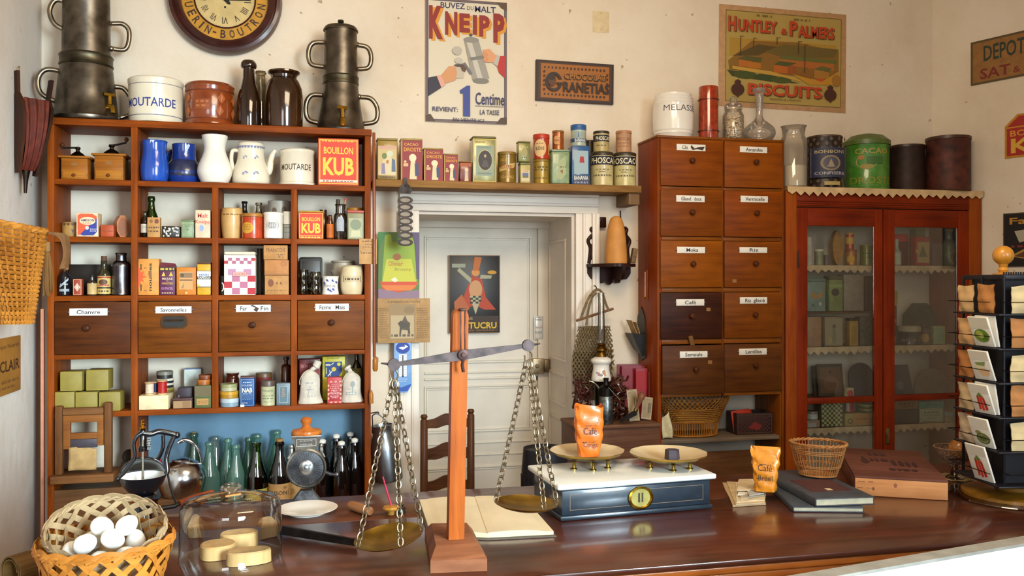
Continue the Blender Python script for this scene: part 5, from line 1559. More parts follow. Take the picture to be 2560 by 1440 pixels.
# pasta poster on the door (artwork replaced by a plain generic picture)
Yp=DY-.07
Sign('tin_poster','dark tin poster with yellow STUCRU lettering on the white door','poster',1122,1250,638,833,Yp,paint('26221f',.4,var=.08),[('b',0,0,1,1,.015,'8a6236'),('r',.03,.02,.97,.22,'3a2414'),('p',[(.45,.74),(.3,.5),(.28,.3),(.5,.36),(.7,.3),(.92,.3),(.72,.46),(.64,.7)],'b8401c'),('e',.52,.56,.13,.12,'cf9a6a'),('p',[(.4,.48),(.52,.24),(.64,.48)],'b9b08a'),('k',.41,.38,.63,.48,4,4,'26302c'),('e',.52,.78,.08,.05,'d9944a'),('p',[(.46,.8),(.58,.8),(.64,.97),(.5,.98)],'c26a22'),('p',[(.44,.7),(.2,.84),(.16,.8),(.42,.64)],'a9a88a'),('p',[(.6,.7),(.82,.7),(.84,.74),(.62,.75)],'a9a88a'),('e',.84,.78,.09,.025,'c9961e'),('r',.06,.84,.32,.89,'9aa08a'),('p',[(.1,.4),(.25,.5),(.4,.32),(.3,.24),(.12,.24)],'b5622e'),('T','STUCRU',.62,.10,.62,.085,.03,'d9b52c'),('t','FRAIS',.36,.19,.2,.035,'c9b48a'),('t','ŒUFS  SEMOULE',.58,.035,.6,.022,'9a7a3a')],t=.004)
Sign('door_plate','small white enamel finger plate on the door stile above the lock','plate',1335,1359,790,848,DY-.063,paint('e2e0d8',.25,coat=.4),[('b',.08,.03,.92,.97,.05,'9aa0aa'),('t','POUSSEZ',.5,.84,.7,.07,'2a3a6a'),('t','CHOCOLAT',.5,.5,.8,.06,'8a4a3a'),('t','KLAUS',.5,.3,.7,.1,'2a4a7a'),('e',.5,.95,.05,.02,'3a3020')],t=.002)
# ---- wall signs on the back wall
kn=[('r',.02,.012,.98,.988,'d9cfb8'),('b',.0,.0,1,1,.028,'6b5a5c'),('b',.028,.018,.972,.982,.006,'2a2a4a'),('p',[(0,0),(.12,0),(.06,.06),(0,.05)],'4a3626'),('p',[(.86,0),(1,0),(1,.06),(.92,.05)],'4a3626'),('p',[(.86,1),(1,1),(1,.93),(.93,.95)],'5a4430'),('T','BUVEZ',.33,.945,.3,.048,.015,'23265c'),('t','DU',.545,.935,.08,.03,'23265c'),('T','MALT',.73,.932,.26,.05,.015,'23265c')]
def arched(ch,x,w,zc_,hh,dx=0,dz=0,col='8c1414'):
 return('T',ch,x+dx,zc_+dz,w,hh,.05,col)
kx=((('K',.125,.17,.80,.27)),('N',.31,.15,.80,.19),('E',.475,.13,.81,.155),('I',.6,.05,.80,.16),('P',.72,.13,.795,.175),('P',.9,.14,.785,.24))
for ch,x,w,z,hh in kx:kn.append(('T',ch,x+.03,z-.014,w,hh,.07,'d9951e'))
for ch,x,w,z,hh in kx:kn.append(('T',ch,x,z,w,hh,.05,'8c1812'))
kn+=[('p',[(.47,.66),(.64,.69),(.78,.37),(.68,.33),(.57,.35)],'9a968c'),('p',[(.5,.65),(.56,.66),(.7,.36),(.64,.35)],'c4c0b4'),('e',.555,.675,.095,.024,'8a877e'),('e',.55,.715,.02,.012,'4a4640'),('p',[(.53,.53),(.70,.555),(.72,.53),(.55,.505)],'7a776e'),('e',.675,.345,.1,.022,'7a776e'),('p',[(.57,.4),(.48,.49),(.42,.47),(.42,.45),(.47,.46),(.54,.39)],'6a6a72'),('p',[(.34,.46),(.48,.46),(.46,.36),(.37,.355)],'bfb5a4'),('e',.41,.46,.07,.012,'4a3a30'),('p',[(.42,.45),(.5,.455),(.48,.41),(.44,.415)],'5a3a22'),('p',[(.0+.03,.35),(.16,.37),(.2,.33),(.18,.27),(.03,.2)],'1c1a33'),('p',[(.13,.37),(.19,.375),(.24,.3),(.19,.27)],'d9a08e'),('p',[(.18,.37),(.28,.45),(.36,.455),(.38,.4),(.36,.34),(.24,.31)],'cf9360'),('p',[(.97,.56),(.9,.555),(.86,.5),(.9,.42),(.97,.38)],'b8201c'),('p',[(.86,.57),(.91,.555),(.88,.47),(.83,.49)],'b9b4ac'),('p',[(.7,.6),(.78,.61),(.87,.55),(.83,.5),(.72,.5)],'d99a6c'),('e',.725,.56,.035,.02,'cf8e60'),('e',.735,.52,.035,.018,'cf8e60'),('e',.38,.58,.06,.035,'b5b0a2'),('e',.4,.5,.05,.025,'bcb7a8'),('p',[(.415,.26),(.5,.3),(.54,.3),(.54,.05),(.455,.05),(.455,.235),(.42,.235)],'2c3f8c'),('t','Centime',.785,.2,.36,.1,.012,'23265c'),('r',.6,.137,.96,.141,'23265c'),('T','LA TASSE',.78,.09,.24,.04,.01,'23265c'),('T','REVIENT:',.235,.1,.31,.036,.01,'23265c'),('T','EN VENTE ICI',.52,.022,.38,.024,.008,'33335a')]
Sign('enamel_advert','white enamel KNEIPP advert with coffee pot and cup, on back wall','sign',1064,1267,0,307,WALL-.012,paint('d6ccb4',.2,coat=.5,var=.04),kn,t=.008)
gr=[('b',0,0,1,1,.03,'2e1a10'),('b',.03,.05,.97,.95,.03,'4a2a12'),('r',.06,.08,.94,.92,'a05f14')]
for k in range(17):gr+=[('r',.1+k*.0475,.8,.12+k*.0475,.85,'2e1a10'),('r',.1+k*.0475,.14,.12+k*.0475,.19,'2e1a10')]
for k in range(5):gr+=[('r',.09,.25+k*.11,.11,.3+k*.11,'2e1a10'),('r',.9,.25+k*.11,.92,.3+k*.11,'2e1a10')]
gr+=[('T','CHOCOLAT',.63,.625,.56,.17,.03,'2c180c'),('T','CHOCOLAT',.625,.635,.54,.15,.0,'a8702a'),('T','RANETIAS',.64,.36,.6,.26,.03,'2c180c'),('o',.22,.47,.105,.24,.035,'2c180c'),('r',.2,.44,.33,.52,'a05f14'),('e',.2,.5,.05,.14,'5a3414'),('e',.19,.58,.045,.08,'2c180c'),('r',.26,.4,.33,.46,'2c180c')]
Sign('chocolate_sign','brown framed CHOCOLAT GRANETIAS sign above the tins','sign',1340,1534,155,256,WALL-.018,wood('33190c','573018','x',.35),gr,t=.016,roll=math.radians(.6))
# biscuit poster
hp=[('r',.05,.05,.96,.95,'b49a52'),('b',.05,.05,.96,.95,.005,'6a5a2c'),('r',.08,.5,.92,.68,'b08a34'),('p',[(.07,.45),(.25,.66),(.6,.68),(.94,.62),(.94,.3),(.6,.34),(.08,.36)],'8a6424'),('p',[(.1,.5),(.3,.63),(.45,.62),(.3,.52)],'5a4a20'),('p',[(.35,.56),(.5,.65),(.94,.64),(.9,.55),(.5,.52)],'6e5c2a'),('p',[(.45,.5),(.9,.5),(.9,.42),(.5,.44)],'b0662a'),('p',[(.5,.54),(.92,.53),(.92,.49),(.46,.5)],'66682e'),('r',.15,.4,.25,.47,'b86a24'),('r',.22,.39,.32,.45,'b8701e'),('p',[(.14,.47),(.2,.51),(.33,.5),(.32,.45)],'5a5626'),('r',.42,.36,.53,.44,'b9631e'),('p',[(.42,.44),(.47,.48),(.6,.47),(.53,.43)],'4e5428'),('r',.53,.36,.6,.44,'9a5220'),('p',[(.62,.36),(.68,.44),(.74,.36),(.72,.32)],'8a5a22'),('r',.74,.33,.86,.42,'a8762e'),('p',[(.74,.42),(.8,.46),(.88,.44),(.86,.4)],'66622e'),('r',.76,.28,.82,.33,'c04a1e'),('p',[(.06,.36),(.3,.33),(.5,.3),(.62,.27),(.4,.27),(.1,.3)],'3e4420'),('e',.2,.32,.09,.04,'46501f'),('e',.36,.31,.09,.035,'3c4a22'),('e',.48,.29,.08,.03,'4a5424'),('p',[(.1,.4),(.4,.37),(.62,.31),(.64,.28),(.5,.32),(.1,.37)],'c49a3e'),('p',[(.56,.36),(.8,.3),(.94,.42),(.94,.28),(.7,.26)],'c08a2a'),('e',.92,.32,.04,.06,'a0702a')]
for x,z0,z1 in((.16,.5,.7),(.26,.6,.69),(.44,.64,.71),(.61,.56,.69),(.66,.38,.66)):hp+=[('r',x,z0,x+.006,z1,'4a3418'),('r',x,z1-.004,x+.03,z1,'4a3418')]
for w_,x,z,ww,hh in(('H',.095,.815,.06,.15),('UNTLEY',.29,.805,.3,.12),('&',.495,.775,.045,.06),('P',.57,.81,.06,.15),('ALMERS',.75,.79,.29,.12)):
 hp+=[('T',w_,x+.006,z-.006,ww,hh,.035,'5a3a1c'),('T',w_,x,z,ww,hh,.03,'c0421c')]
hp+=[('T','BISCUITS',.515,.178,.58,.12,.035,'5a3a1c'),('T','BISCUITS',.51,.184,.58,.115,.03,'c0421c'),('t','READING & LONDON',.51,.095,.24,.018,'5a4a2a'),('d',.28,.905,.4,.92,3,'7a6a3a'),('d',.57,.895,.7,.91,4,'7a6a3a')]
for x in(.14,.865):hp+=[('e',x,.17,.05,.06,'4a2618'),('p',[(x-.02,.225),(x+.02,.225),(x+.025,.25),(x,.27),(x-.025,.25)],'4a2618'),('p',[(x-.015,.115),(x+.015,.115),(x,.09)],'4a2618')]
Sign('biscuit_poster','tan HUNTLEY & PALMERS BISCUITS poster with factory picture','poster',1797,2115,23,274,WALL-.003,paint('c2976a',.6,var=.08),hp,t=.002,roll=math.radians(.5),uc=1956)
b=MB().m(paint('e3cfa4',.8,var=.06)).box(-.045,.045,-.0015,0,-.055,.055,.001)
q=pt(1502,55,WALL)
b.art([('e',.5,.9,.02,.02,'8a6a3a'),('e',.5,.15,.03,.02,'b58a3a')],-.045,-.055,.09,.11,-.0015)
tag(b.done('old_paper_patch',None,(q.x,WALL-.0005,q.z)),'pale yellowed paper square stuck on back wall above chocolate sign','paper')
# ---- left wall
b=None
Yb=3.93
lw=XL+.012
s=sc(80,Yb)
q=pt(52,450,Yb)
bel=thing('fireplace_bellows','old wooden bellows with red leather hanging on the left wall','bellows',(q.x,Yb,q.z),math.radians(-48))
def bl(u,v,dy=0):return((u-60)*s,dy,(450-v)*s)
DW=wood('2a150c','4a2817','z',.45)
for dy,nm,sh in((-.012,'front_board',0),(.05,'rear_board',46)):
 out=[(48,178),(52,232),(34,262),(30,300),(38,350),(52,400),(56,432),(72,432),(78,395),(92,345),(96,290),(90,258),(66,232),(64,178)]
 b=MB().m(DW if nm=='front_board' else wood('1f100a','3a2014','z',.45))
 if sh:
  b.M=Matrix.Rotation(math.radians(-10),4,'X')
 b.prism([bl(u,v)[::2]for u,v in out],dy-.006,dy+.006)
 b.done(nm,bel)
b=MB().m(paint('64200e',.55,var=.25,scale=20,bump=.4))
def lea(sg):
 def f(a,c):
  z=(450-(245+180*c))*s
  w=(27*math.sin(PI*min(1,.12+.88*c))**.7+3+3*math.sin(a*PI*6))*s
  return(sg*w+.004,-.004+(.050+.16*max(0,z))*a,z)
 return f
b.grid(lea(1),18,14);b.grid(lea(-1),18,14)
b.done('leather',bel)
b=MB().m(metal('3a2f28',.45)).tube([bl(64,425,.018),bl(62,450,.018),bl(60,482,.018)],[.016,.009,.006],12).done('nozzle',bel)
b=MB().m(metal('a98a4a',.4));b.tube([bl(52,168,-.004),bl(60,168,-.004)],.003,8);b.tube([bl(57,168,-.004),bl(57,180,-.004)],.002,6);b.done('hanging_ring',bel)
# wicker basket on the left wall
WK=wood('7c4614','c07c2c','x',.6,bump=.4)
WK2=wood('8a5018','cc8a38','z',.6,bump=.4)
Yk2=3.42
s=sc(30,Yk2)
q=pt(50,810,Yk2)
bk=thing('wall_basket','brown wicker basket hanging on the left wall','basket',(q.x,Yk2,q.z),0)
def wallprof(c,a):
 'c height 0..1, a angle: half-bowl widening upwards, tilted'
 r=.048+.073*c
 x=r*math.cos(a);y=r*.8*math.sin(a)
 z=.36*c
 return Vector((x-.02-.03*c,y,z-.10*x*c*2))
b=MB().m(WK)
n,m_=26,22
for j in range(m_):
 c=(j+.5)/m_
 pts=[]
 for i in range(n*2):
  a=2*PI*i/(n*2)
  k=1 if((i//1)+j)%2 else-1
  P_=wallprof(c,a);d_=Vector((math.cos(a),math.sin(a),0))*.004*k
  pts.append(P_+d_)
 b.tube(pts,.0072,6,closed=True)
b.m(WK2)
for i in range(n):
 a=2*PI*i/n
 b.tube([wallprof(c/6,a)for c in range(7)],.0045,5)
b.done('woven_body',bk)
b=MB().m(WK2)
for ph in(0,PI):
 b.tube([wallprof(1.0,2*PI*i/60)+Vector((0,0,.006*math.sin(12*2*PI*i/60+ph)))+Vector((math.cos(2*PI*i/60),math.sin(2*PI*i/60),0))*.006*math.cos(12*2*PI*i/60+ph)for i in range(60)],.008,6,closed=True)
b.done('braided_rim',bk)
b=MB().m(WK);b.lathe([(.05,.002),(.05,.012),(0,.012)],20,(-.02,0,0),1,.8);b.done('basket_base',bk)
b=MB().m(wood('5a3c22','8a6340','z'))
for k in range(5):
 b.tube(curve([(.09+.006*k,-.02+.012*k,.33),(.125+.004*k,.0+.01*k,.31),(.135,.01+.01*k,.25-.01*k),(.118+.006*k,.02,.20)],4),.005,6)
b.done('strap',bk)
# tan signboard lower left wall
xs=XL+.003
y0,y1=3.66,4.03
t_=lambda u:None
def on_left(u,v):
 dx,dy,dz=ray(u,v);t=xs/dx
 return Vector((xs,dy*t,CZ+dz*t))
a_,c_=on_left(0,842),on_left(48,838)
a2,c2=on_left(0,990),on_left(47,974)
L=Vector((xs,c_.y,(c_.z+c2 .z)/2))
hh=c_.z-c2 .z
wd=.62
b=MB().m(paint('b27a2c',.6,var=.12,scale=6))
b.M=Matrix.Rotation(PI/2,4,'Z')
b.box(-wd,0,.0,.008,-hh/2,hh/2,.001)
b.art([('T','VIN ECLAIR',.62,.5,.7,.2,.015,'3a2412'),('t','Tonique Nutritif',.72,.84,.5,.1,'6a4420'),('d',.3,.2,.95,.25,10,'7a5226'),('d',.4,.1,.9,.14,8,'7a5226')],-wd,-hh/2,wd,hh,0)
tag(b.done('tan_signboard',None,L),'tan lettered board ending in CLAIR, low on the left wall','sign')
# salmon lath beside the unit and dried bundle
xa=px(100,CF+.06)
b=wb((xa,CF+.06,0)).m(paint('d38a68',.55,var=.05)).box(px(101,CF+.06),px(110,CF+.06),CF+.06,CF+.075,.001,zz(105,772,CF+.06),.002)
tag(b.done('salmon_lath',None,(xa,CF+.06,0)),'narrow salmon coloured lath standing along the left edge of shelf unit','lath')
xq,Yq=px(118,CF-.03),CF-.03
zq_=zz(118,612,Yq)
t=thing('dried_bundle','brown dried brush bundle hanging at the left edge of shelf unit','brush',(xq,Yq,zq_))
b=MB().m(wood('5c3a1e','8e6538','z',.7))
rr=random.Random(5)
for k in range(34):
 a=rr.uniform(0,2*PI);r=rr.uniform(.003,.015);e=rr.uniform(.5,1.3)
 b.tube([(r*.4*math.cos(a),r*.3*math.sin(a),-.02),(r*math.cos(a)*e,r*math.sin(a)*.7,-.10),(r*math.cos(a)*1.4*e,r*math.sin(a)*.7,-.19-rr.uniform(0,.03))],[.004,.0045,.002],5)
b.done('bristles',t)
MB().m(wood('6e4a28','a3794a','z')).box(-.012,.014,-.014,.014,-.03,.012,.003).done('binding_block',t)
# ================================================= tins on the plank over the door
T_=SY+.008
def dro(u0,u1,vt,label,dep,blank='c9b27a',big=True):
 a=[('r',.0,0,1,1,'8a1f26'),('p',[(0,0),(.07,0),(.07,1),(0,1)],'a88a3a'),('T','CACAO',.48,.9,.66,.07,.01,'d9a83a'),('T','DROSTE',.54,.77,.8,.1,.015,'dba22e'),('p',[(.4,.02),(.74,.02),(.66,.5),(.46,.5)],'d6c69a'),('e',.55,.56,.17,.1,'e0d3ac'),('p',[(.66,.1),(.84,.12),(.8,.44),(.64,.42)],'3a3f66'),('r',.12,.34,.34,.42,'cfa878'),('e',.2,.46,.06,.03,'d9c08a')]
 Box('cocoa_tin',label,'tin',u0,u1,vt,ZS,T_,dep,paint('8a1f26',.35,coat=.4),a,lid='a8924a',lh=.05,bev=.004)
Box('cocoa_tin','worn picture tin with pale crowd scene, leftmost on the plank shelf','tin',943,994,345,ZS,T_,.08,paint('9a7c30',.35,coat=.4),[('r',.04,.1,.94,.86,'c9b078'),('r',.06,.78,.92,.86,'c99c86'),('p',[(.08,.12),(.3,.5),(.5,.62),(.9,.5),(.9,.12)],'d3c49a'),('e',.35,.6,.12,.08,'6d7a3a'),('e',.62,.66,.16,.08,'c9cdb0'),('p',[(.7,.2),(.9,.2),(.88,.5),(.72,.55)],'5a6a80'),('p',[(.2,.14),(.4,.14),(.36,.42),(.22,.4)],'8a7a9a'),('e',.5,.45,.07,.05,'b9762e'),('t','DRIESSEN',.5,.05,.7,.05,'4a2a1a')],lid='8a7434',lh=.06,bev=.004)
dro(1002,1056,346,'tallest red CACAO DROSTE tin on the plank shelf',.085)
dro(1060,1108,370,'second tallest red CACAO DROSTE tin on the plank shelf',.075)
dro(1110,1145,384,'smaller dull red CACAO DROSTE tin, third of the series',.06)
Box('cocoa_tin','smallest red cocoa tin, beside the big silver green tin','tin',1150,1178,403,ZS,T_,.05,paint('7a2a1c',.35,coat=.4),[('r',0,.78,1,.96,'a8521e'),('p',[(.4,.02),(.76,.02),(.66,.6),(.5,.6)],'d0b68a'),('e',.58,.62,.17,.1,'d8c49c')],lid='9a6a2c',lh=.06)
Box('cocoa_tin','large silver green CACAO tin with dark oval portrait frame','tin',1182,1241,340,ZS,T_,.1,paint('a6a070',.28,.3,coat=.5),[('b',.0,.0,1,1,.05,'b9a64a'),('r',.14,.14,.88,.84,'8c9a86'),('e',.52,.5,.32,.25,'b9ad7a'),('e',.52,.5,.29,.23,'332a26'),('p',[(.36,.34),(.68,.34),(.6,.5),(.46,.5)],'4e4440'),('e',.52,.6,.05,.04,'b59a7a'),('t','CACAO',.5,.8,.56,.05,'6a7a6a'),('t','BENSDORP',.3,.92,.4,.04,'7a6a2a'),('t','Amsterdam',.5,.2,.56,.04,'5a6a5a')],lid='6d6438',lh=.06,bev=.008)
Can('cocoa_drum','round gold and brown tin with slanted red lettering','tin',1270,23,78,ZS,T_,paint('8a6a24',.3,.2,coat=.5),[('T','CACAO',.4,.8,.3,.1,.01,'c9a04a'),('p',[(.2,.38),(.84,.55),(.84,.72),(.2,.55)],'c9a862'),('T','AIGUEBELLE',.52,.55,.6,.12,.01,'8a2a1c'),('t','SOLUBLE',.52,.2,.5,.1,'c9a862')],lid='8a6c2c',lh=.09)
Box('green_square_tin','small greenish square tin standing on a picture tin','tin',1296,1326,353,zz(1311,405,T_)+.0006,T_+.002,.05,paint('7f7a3c',.35,.2,coat=.4),[('e',.5,.5,.25,.24,'a0955a'),('d',.2,.75,.8,.8,4,'b9ad6a'),('d',.3,.2,.7,.26,3,'5a5a2a')],lid='6a6634',lh=.08)
Box('tea_picture_tin','small square tin with blue landscape picture under the greenish tin','tin',1301,1326,406,ZS,T_,.05,paint('b9a862',.4),[('r',.1,.1,.9,.7,'d0bd96'),('r',.2,.28,.8,.55,'5a6a8a'),('r',.2,.28,.8,.4,'6a6a44'),('t','TULIPE',.5,.63,.5,.1,'c0502e')],lid='74763c',lh=.12)
z2=zz(1353,392,T_)
Can('yellow_drum','round yellow olive tin at the bottom, below the red and cream one','tin',1353,19.5,61,ZS,T_,paint('a8862c',.3,.2,coat=.5),[('d',.2,.7,.8,.8,5,'6a5a2a'),('d',.2,.58,.8,.66,6,'6a5a2a'),('d',.2,.22,.8,.28,6,'6a5a2a')],lid='8a7028',lh=.1)
Can('flour_tin','red and cream round tin lettered BLEDINE, upper one','tin',1353,20.5,63,ZS+61*sc(1353,T_)+.0014,T_+.002,paint('b0341a',.3,coat=.5),[('e',.45,.52,.26,.42,'d6b27a'),('T','BLEDINE',.45,.5,.34,.17,.015,'3a3a1e'),('d',.3,.72,.6,.76,4,'8a6a3a'),('r',.8,.2,.86,.7,'d9a05a'),('r',.9,.1,.94,.6,'d9a05a')],lid='b5371c',lh=.17)
Box('pale_green_tin','pale green scratched square tin under the copper coloured can','tin',1378,1423,374,ZS,T_,.08,paint('8fa37a',.35,coat=.4,var=.14,scale=40),[('b',.04,.02,.96,.96,.03,'7a8a5a'),('p',[(.22,.2),(.4,.7),(.75,.85),(.8,.3),(.5,.12)],'a3ad7c'),('d',.45,.5,.8,.54,3,'6a5a3a'),('p',[(.45,.4),(.62,.44),(.6,.3)],'8a5a2c'),('r',.25,.15,.28,.85,'b9b98a')],lid='87a080',lh=.05,bev=.008)
Can('copper_can','copper coloured small can standing on the pale green tin','can',1395,14.5,49,zz(1395,374,T_)+.001,T_+.01,paint('a8561c',.3,.4,coat=.4),[('e',.42,.55,.2,.25,'c9925a'),('T','Nescafe' if False else 'Banane',.42,.55,.34,.14,.01,'8a2a1a'),('d',.3,.25,.6,.3,4,'6a3a1a')],lid='8a6428',lh=.1)
Box('banana_cocoa_tin','tall blue square BANANIA tin, lower one','tin',1430,1474,364,ZS,T_,.075,paint('27598c',.35,coat=.4),[('r',.12,.27,.92,.87,'9ab0b4'),('p',[(.42,.56),(.7,.56),(.66,.72),(.46,.72)],'a8262a'),('r',.06,.0,1,.24,'2a3050'),('T','BANANIA',.52,.17,.8,.11,.02,'dfe0d6'),('d',.14,.07,.9,.09,6,'8a94b0'),('d',.14,.03,.9,.05,6,'b0b4c4')],bev=.006)
Can('banana_cocoa_can','round blue and pale BANANIA can on top of the tall blue tin','can',1446,19.5,54,zz(1452,364,T_)+.001,T_+.01,paint('a9b3a0',.4,coat=.3),[('r',0,.86,1,1,'2a5a8e'),('r',0,.2,1,.4,'2a4a6e'),('T','BANANIA',.6,.3,.5,.17,.02,'dfe0d6'),('e',.5,.58,.16,.2,'8fa0a0'),('p',[(.47,.46),(.53,.46),(.5,.8)],'4a6a7a')],lid='2a5f96',lh=.14)
pc=[('r',0,.68,1,.97,'1f1c2e'),('r',0,.665,1,.675,'c9b35a'),('d',.34,.5,.72,.54,5,'8a7a4a'),('d',.4,.43,.66,.46,2,'8a7a4a'),('d',.24,.3,.8,.35,8,'5a5236')]
Can('cocoa_powder_tin','large cream PHOSCAO tin, left of the big pair','tin',1505,28,84,ZS,T_,paint('c9b983',.35,coat=.3,var=.07),pc+[('T','PHOSCAO',.58,.82,.88,.2,.02,'e6ddb4')],lid='3a3022',lh=.1)
Can('cocoa_powder_tin','large cream PHOSCAO tin, right of the big pair beside chest','tin',1562,28,84,ZS,T_,paint('c4b87e',.35,coat=.3,var=.07),pc+[('T','PHOSCAO',.42,.82,.92,.2,.02,'e6ddb4')],lid='3a3022',lh=.1)
zp=ZS+84*sc(1505,T_)+.0016
Can('small_cocoa_tin','small PHOSCAO tin on the left big cream tin, dark lid','tin',1503,20,52,zp,T_+.008,paint('b3a066',.35),[('r',0,.55,1,.9,'1f1c24'),('T','PHOSCAO',.6,.72,.66,.22,.02,'e6ddb4'),('d',.3,.3,.7,.36,4,'6a5a36')],lid='2a2016',lh=.12)
Can('pink_cocoa_tin','small pinkish brown faded PHOSCAO tin on the right big cream tin','tin',1559,19.5,55,zp,T_+.008,paint('b98a62',.5),[('t','PHOSCAO',.5,.7,.6,.16,'7a4a34'),('d',.3,.45,.7,.5,4,'9a6a48'),('d',.3,.28,.7,.34,4,'9a6a48')],lid='b07a54',lh=.13)
Can('dark_back_can','dark can behind, between blue can and small cream tin','can',1476,13,118,ZS,T_+.095,paint('352a1c',.4),(),lid='2a2016',lh=.06)
# ================================================= on top of the drawer chest
C_=CF
Pot('treacle_jar','white ribbed porcelain barrel jar lettered MELASSE','jar',1683,[(44,0),(46,2),(47,10),(49,12),(49,15),(48,17),(50,20),(50,23),(51,45),(51,70),(49,84),(50,87),(48,90),(49,94),(47,97),(48,101),(46,104),(46,110),(43,112)],ZU,C_+.12,WHT,[('T','MELASSE',.64,.64,.58,.13,.0,'5a5560')],(0,1),4,False)
def pa(t,s):
 b=MB().m(paint('5c1808',.25,coat=.5))
 for z in(20,98):b.lathe([(24.5*s,(z-1.5)*s),(26.5*s,(z-1)*s),(26.5*s,(z+1.5)*s),(24.5*s,(z+2)*s)],32,cap=(False,False))
 b.done('raised_bands',t)
 MB().m(paint('5a240c',.4)).lathe([(26.5*s,.0),(26.5*s,2.4*s),(0,2.4*s)],32).done('foot_disc',t)
Pot('amber_jar','tall amber orange glass cylinder jar filled with sweets','jar',1771,[(24,2.6),(24.3,20),(24.3,98),(24,128),(23.5,131)],ZU,C_+.08,paint('a6340a',.12,var=.22,coat=.8,scale=45),None,hollow=3,sm=False,parts=pa)
s=sc(1833,C_+.07);p=pt(1833,700,C_+.07)
jr=thing('bean_jar','stoppered clear glass jar half full of white beans','jar',(p.x,p.y,ZU+.0006),faceme(p.x,p.y))
CG=glass('f6f3ec',.15,.03,.05)
MB().m(CG).lathe([(25*s,0),(26*s,2*s),(26*s,62*s),(21*s,71*s),(20*s,74*s),(23*s,76*s),(23*s,79*s)],36,cap=(True,False)).done('glass_body',jr)
b=MB().m(CG).lathe([(19*s,74*s),(21*s,79.5*s),(23*s,83*s),(20*s,90*s),(8*s,95*s),(10*s,104*s),(5*s,110*s),(0,110*s)],28)
b.done('glass_stopper',jr)
b=MB().m(paint('e3d0b0',.4,var=.05))
rr=random.Random(11)
for k in range(620):
 z=3.5*s+54*s*rr.random();
 a=rr.uniform(0,2*PI);r=(24.2*s-.0045)*(rr.random()**.35)
 c0=Vector((r*math.cos(a),r*math.sin(a),z+.004))
 b.M=Matrix.Translation(c0)@Matrix.Rotation(rr.uniform(0,3),4,'X')@Matrix.Rotation(rr.uniform(0,3),4,'Y')
 b.ball((0,0,0),.0052,.0040,.0085,7,5)
o=b.done('beans',jr,fixn=False);o['kind']='stuff'
Pot('decanter','clear glass decanter with fluted round belly and thin neck','decanter',1898,[(24,0),(30,3),(39,16),(40,24),(36,36),(20,50),(10,60),(8,74),(9,90),(11,118),(15,126),(17,134)],ZU,C_+.10,glass('ece6de',.35,.03,.14),sm=True,seg=18)
# ================================================= on top of the glazed cabinet
def pf(t,s):
 MB().m(paint('ddd3bf',.8,var=.03,scale=50,bump=.2)).lathe([(31*s,2.2*s),(31.2*s,4*s),(31.2*s,52*s),(20*s,57*s),(0,54*s)],32).done('white_powder',t)
Pot('powder_jar','clear wide necked glass jar part filled with white powder','jar',1984,[(31,0),(33,2),(33,118),(27,128),(27,134),(29,150),(32,153)],ZV,C_+.06,glass('f0ebe2',.3,.03,.1),sm=False,parts=pf,seg=36)
dk=[]
for i in range(14):
 for j in range(11):
  if(i+j)%2==0:dk.append(('p',[(i/14,(j+.5)/11),((i+.5)/14,j/11),((i+1)/14,(j+.5)/11),((i+.5)/14,(j+1)/11)],'5c4a38'))
dk+=[('r',.28,.2,.9,.78,'2c2f48'),('b',.28,.2,.9,.78,.012,'8a86a0'),('T','BONBONS',.6,.7,.5,.06,.01,'b9a878'),('e',.6,.48,.16,.15,'8a7a5a'),('e',.6,.48,.12,.12,'4e4a58'),('p',[(.54,.4),(.66,.4),(.6,.56)],'9a8a6a'),('T','CONFISERIE',.6,.28,.5,.06,.01,'b9b4b4'),('r',.5,.05,.75,.12,'b09a5a')]
Can('bonbon_tin','dark checked round BONBONS tin with blue label','tin',2061,43,134,ZV,C_+.012,paint('33281f',.4),dk,lid='4a3626',lh=.04)
gd=[('e',.46,.62,.2,.16,'4f8a3a'),('T','CACAO',.58,.84,.5,.12,.01,'b59a4a'),('T','DROSTE',.58,.2,.66,.15,.01,'8a8a2e'),('o',.5,.6,.16,.14,.02,'a8a04a'),('e',.5,.5,.1,.06,'9a8a3a'),('e',.42,.7,.05,.05,'b07a3a'),('r',.5,.55,.74,.72,'3f6a2e'),('d',.25,.07,.75,.1,8,'5a8a3a')]
Can('large_cocoa_tin','large green CACAO DROSTE tin with stepped lid on glazed cabinet','tin',2167,54,128,ZV,C_+.02,paint('4c8a2e',.3,coat=.5,var=.12),gd,lid='566a2c',lh=.1,dome=18,lidr=1.06,seg=40)
Can('rusty_tin','shorter dark rusty round tin beside the green tin','tin',2266,43,120,ZV,C_+.085,paint('341f16',.6,.2,var=.25,scale=20),(),lid='3a241a',lh=.06)
Can('red_rust_tin','tallest reddish rusty round tin at right end of glazed cabinet','tin',2352,52,138,ZV,C_+.0,paint('57281c',.6,.2,var=.3,scale=22),(),lid='4a2a1c',lh=.06)
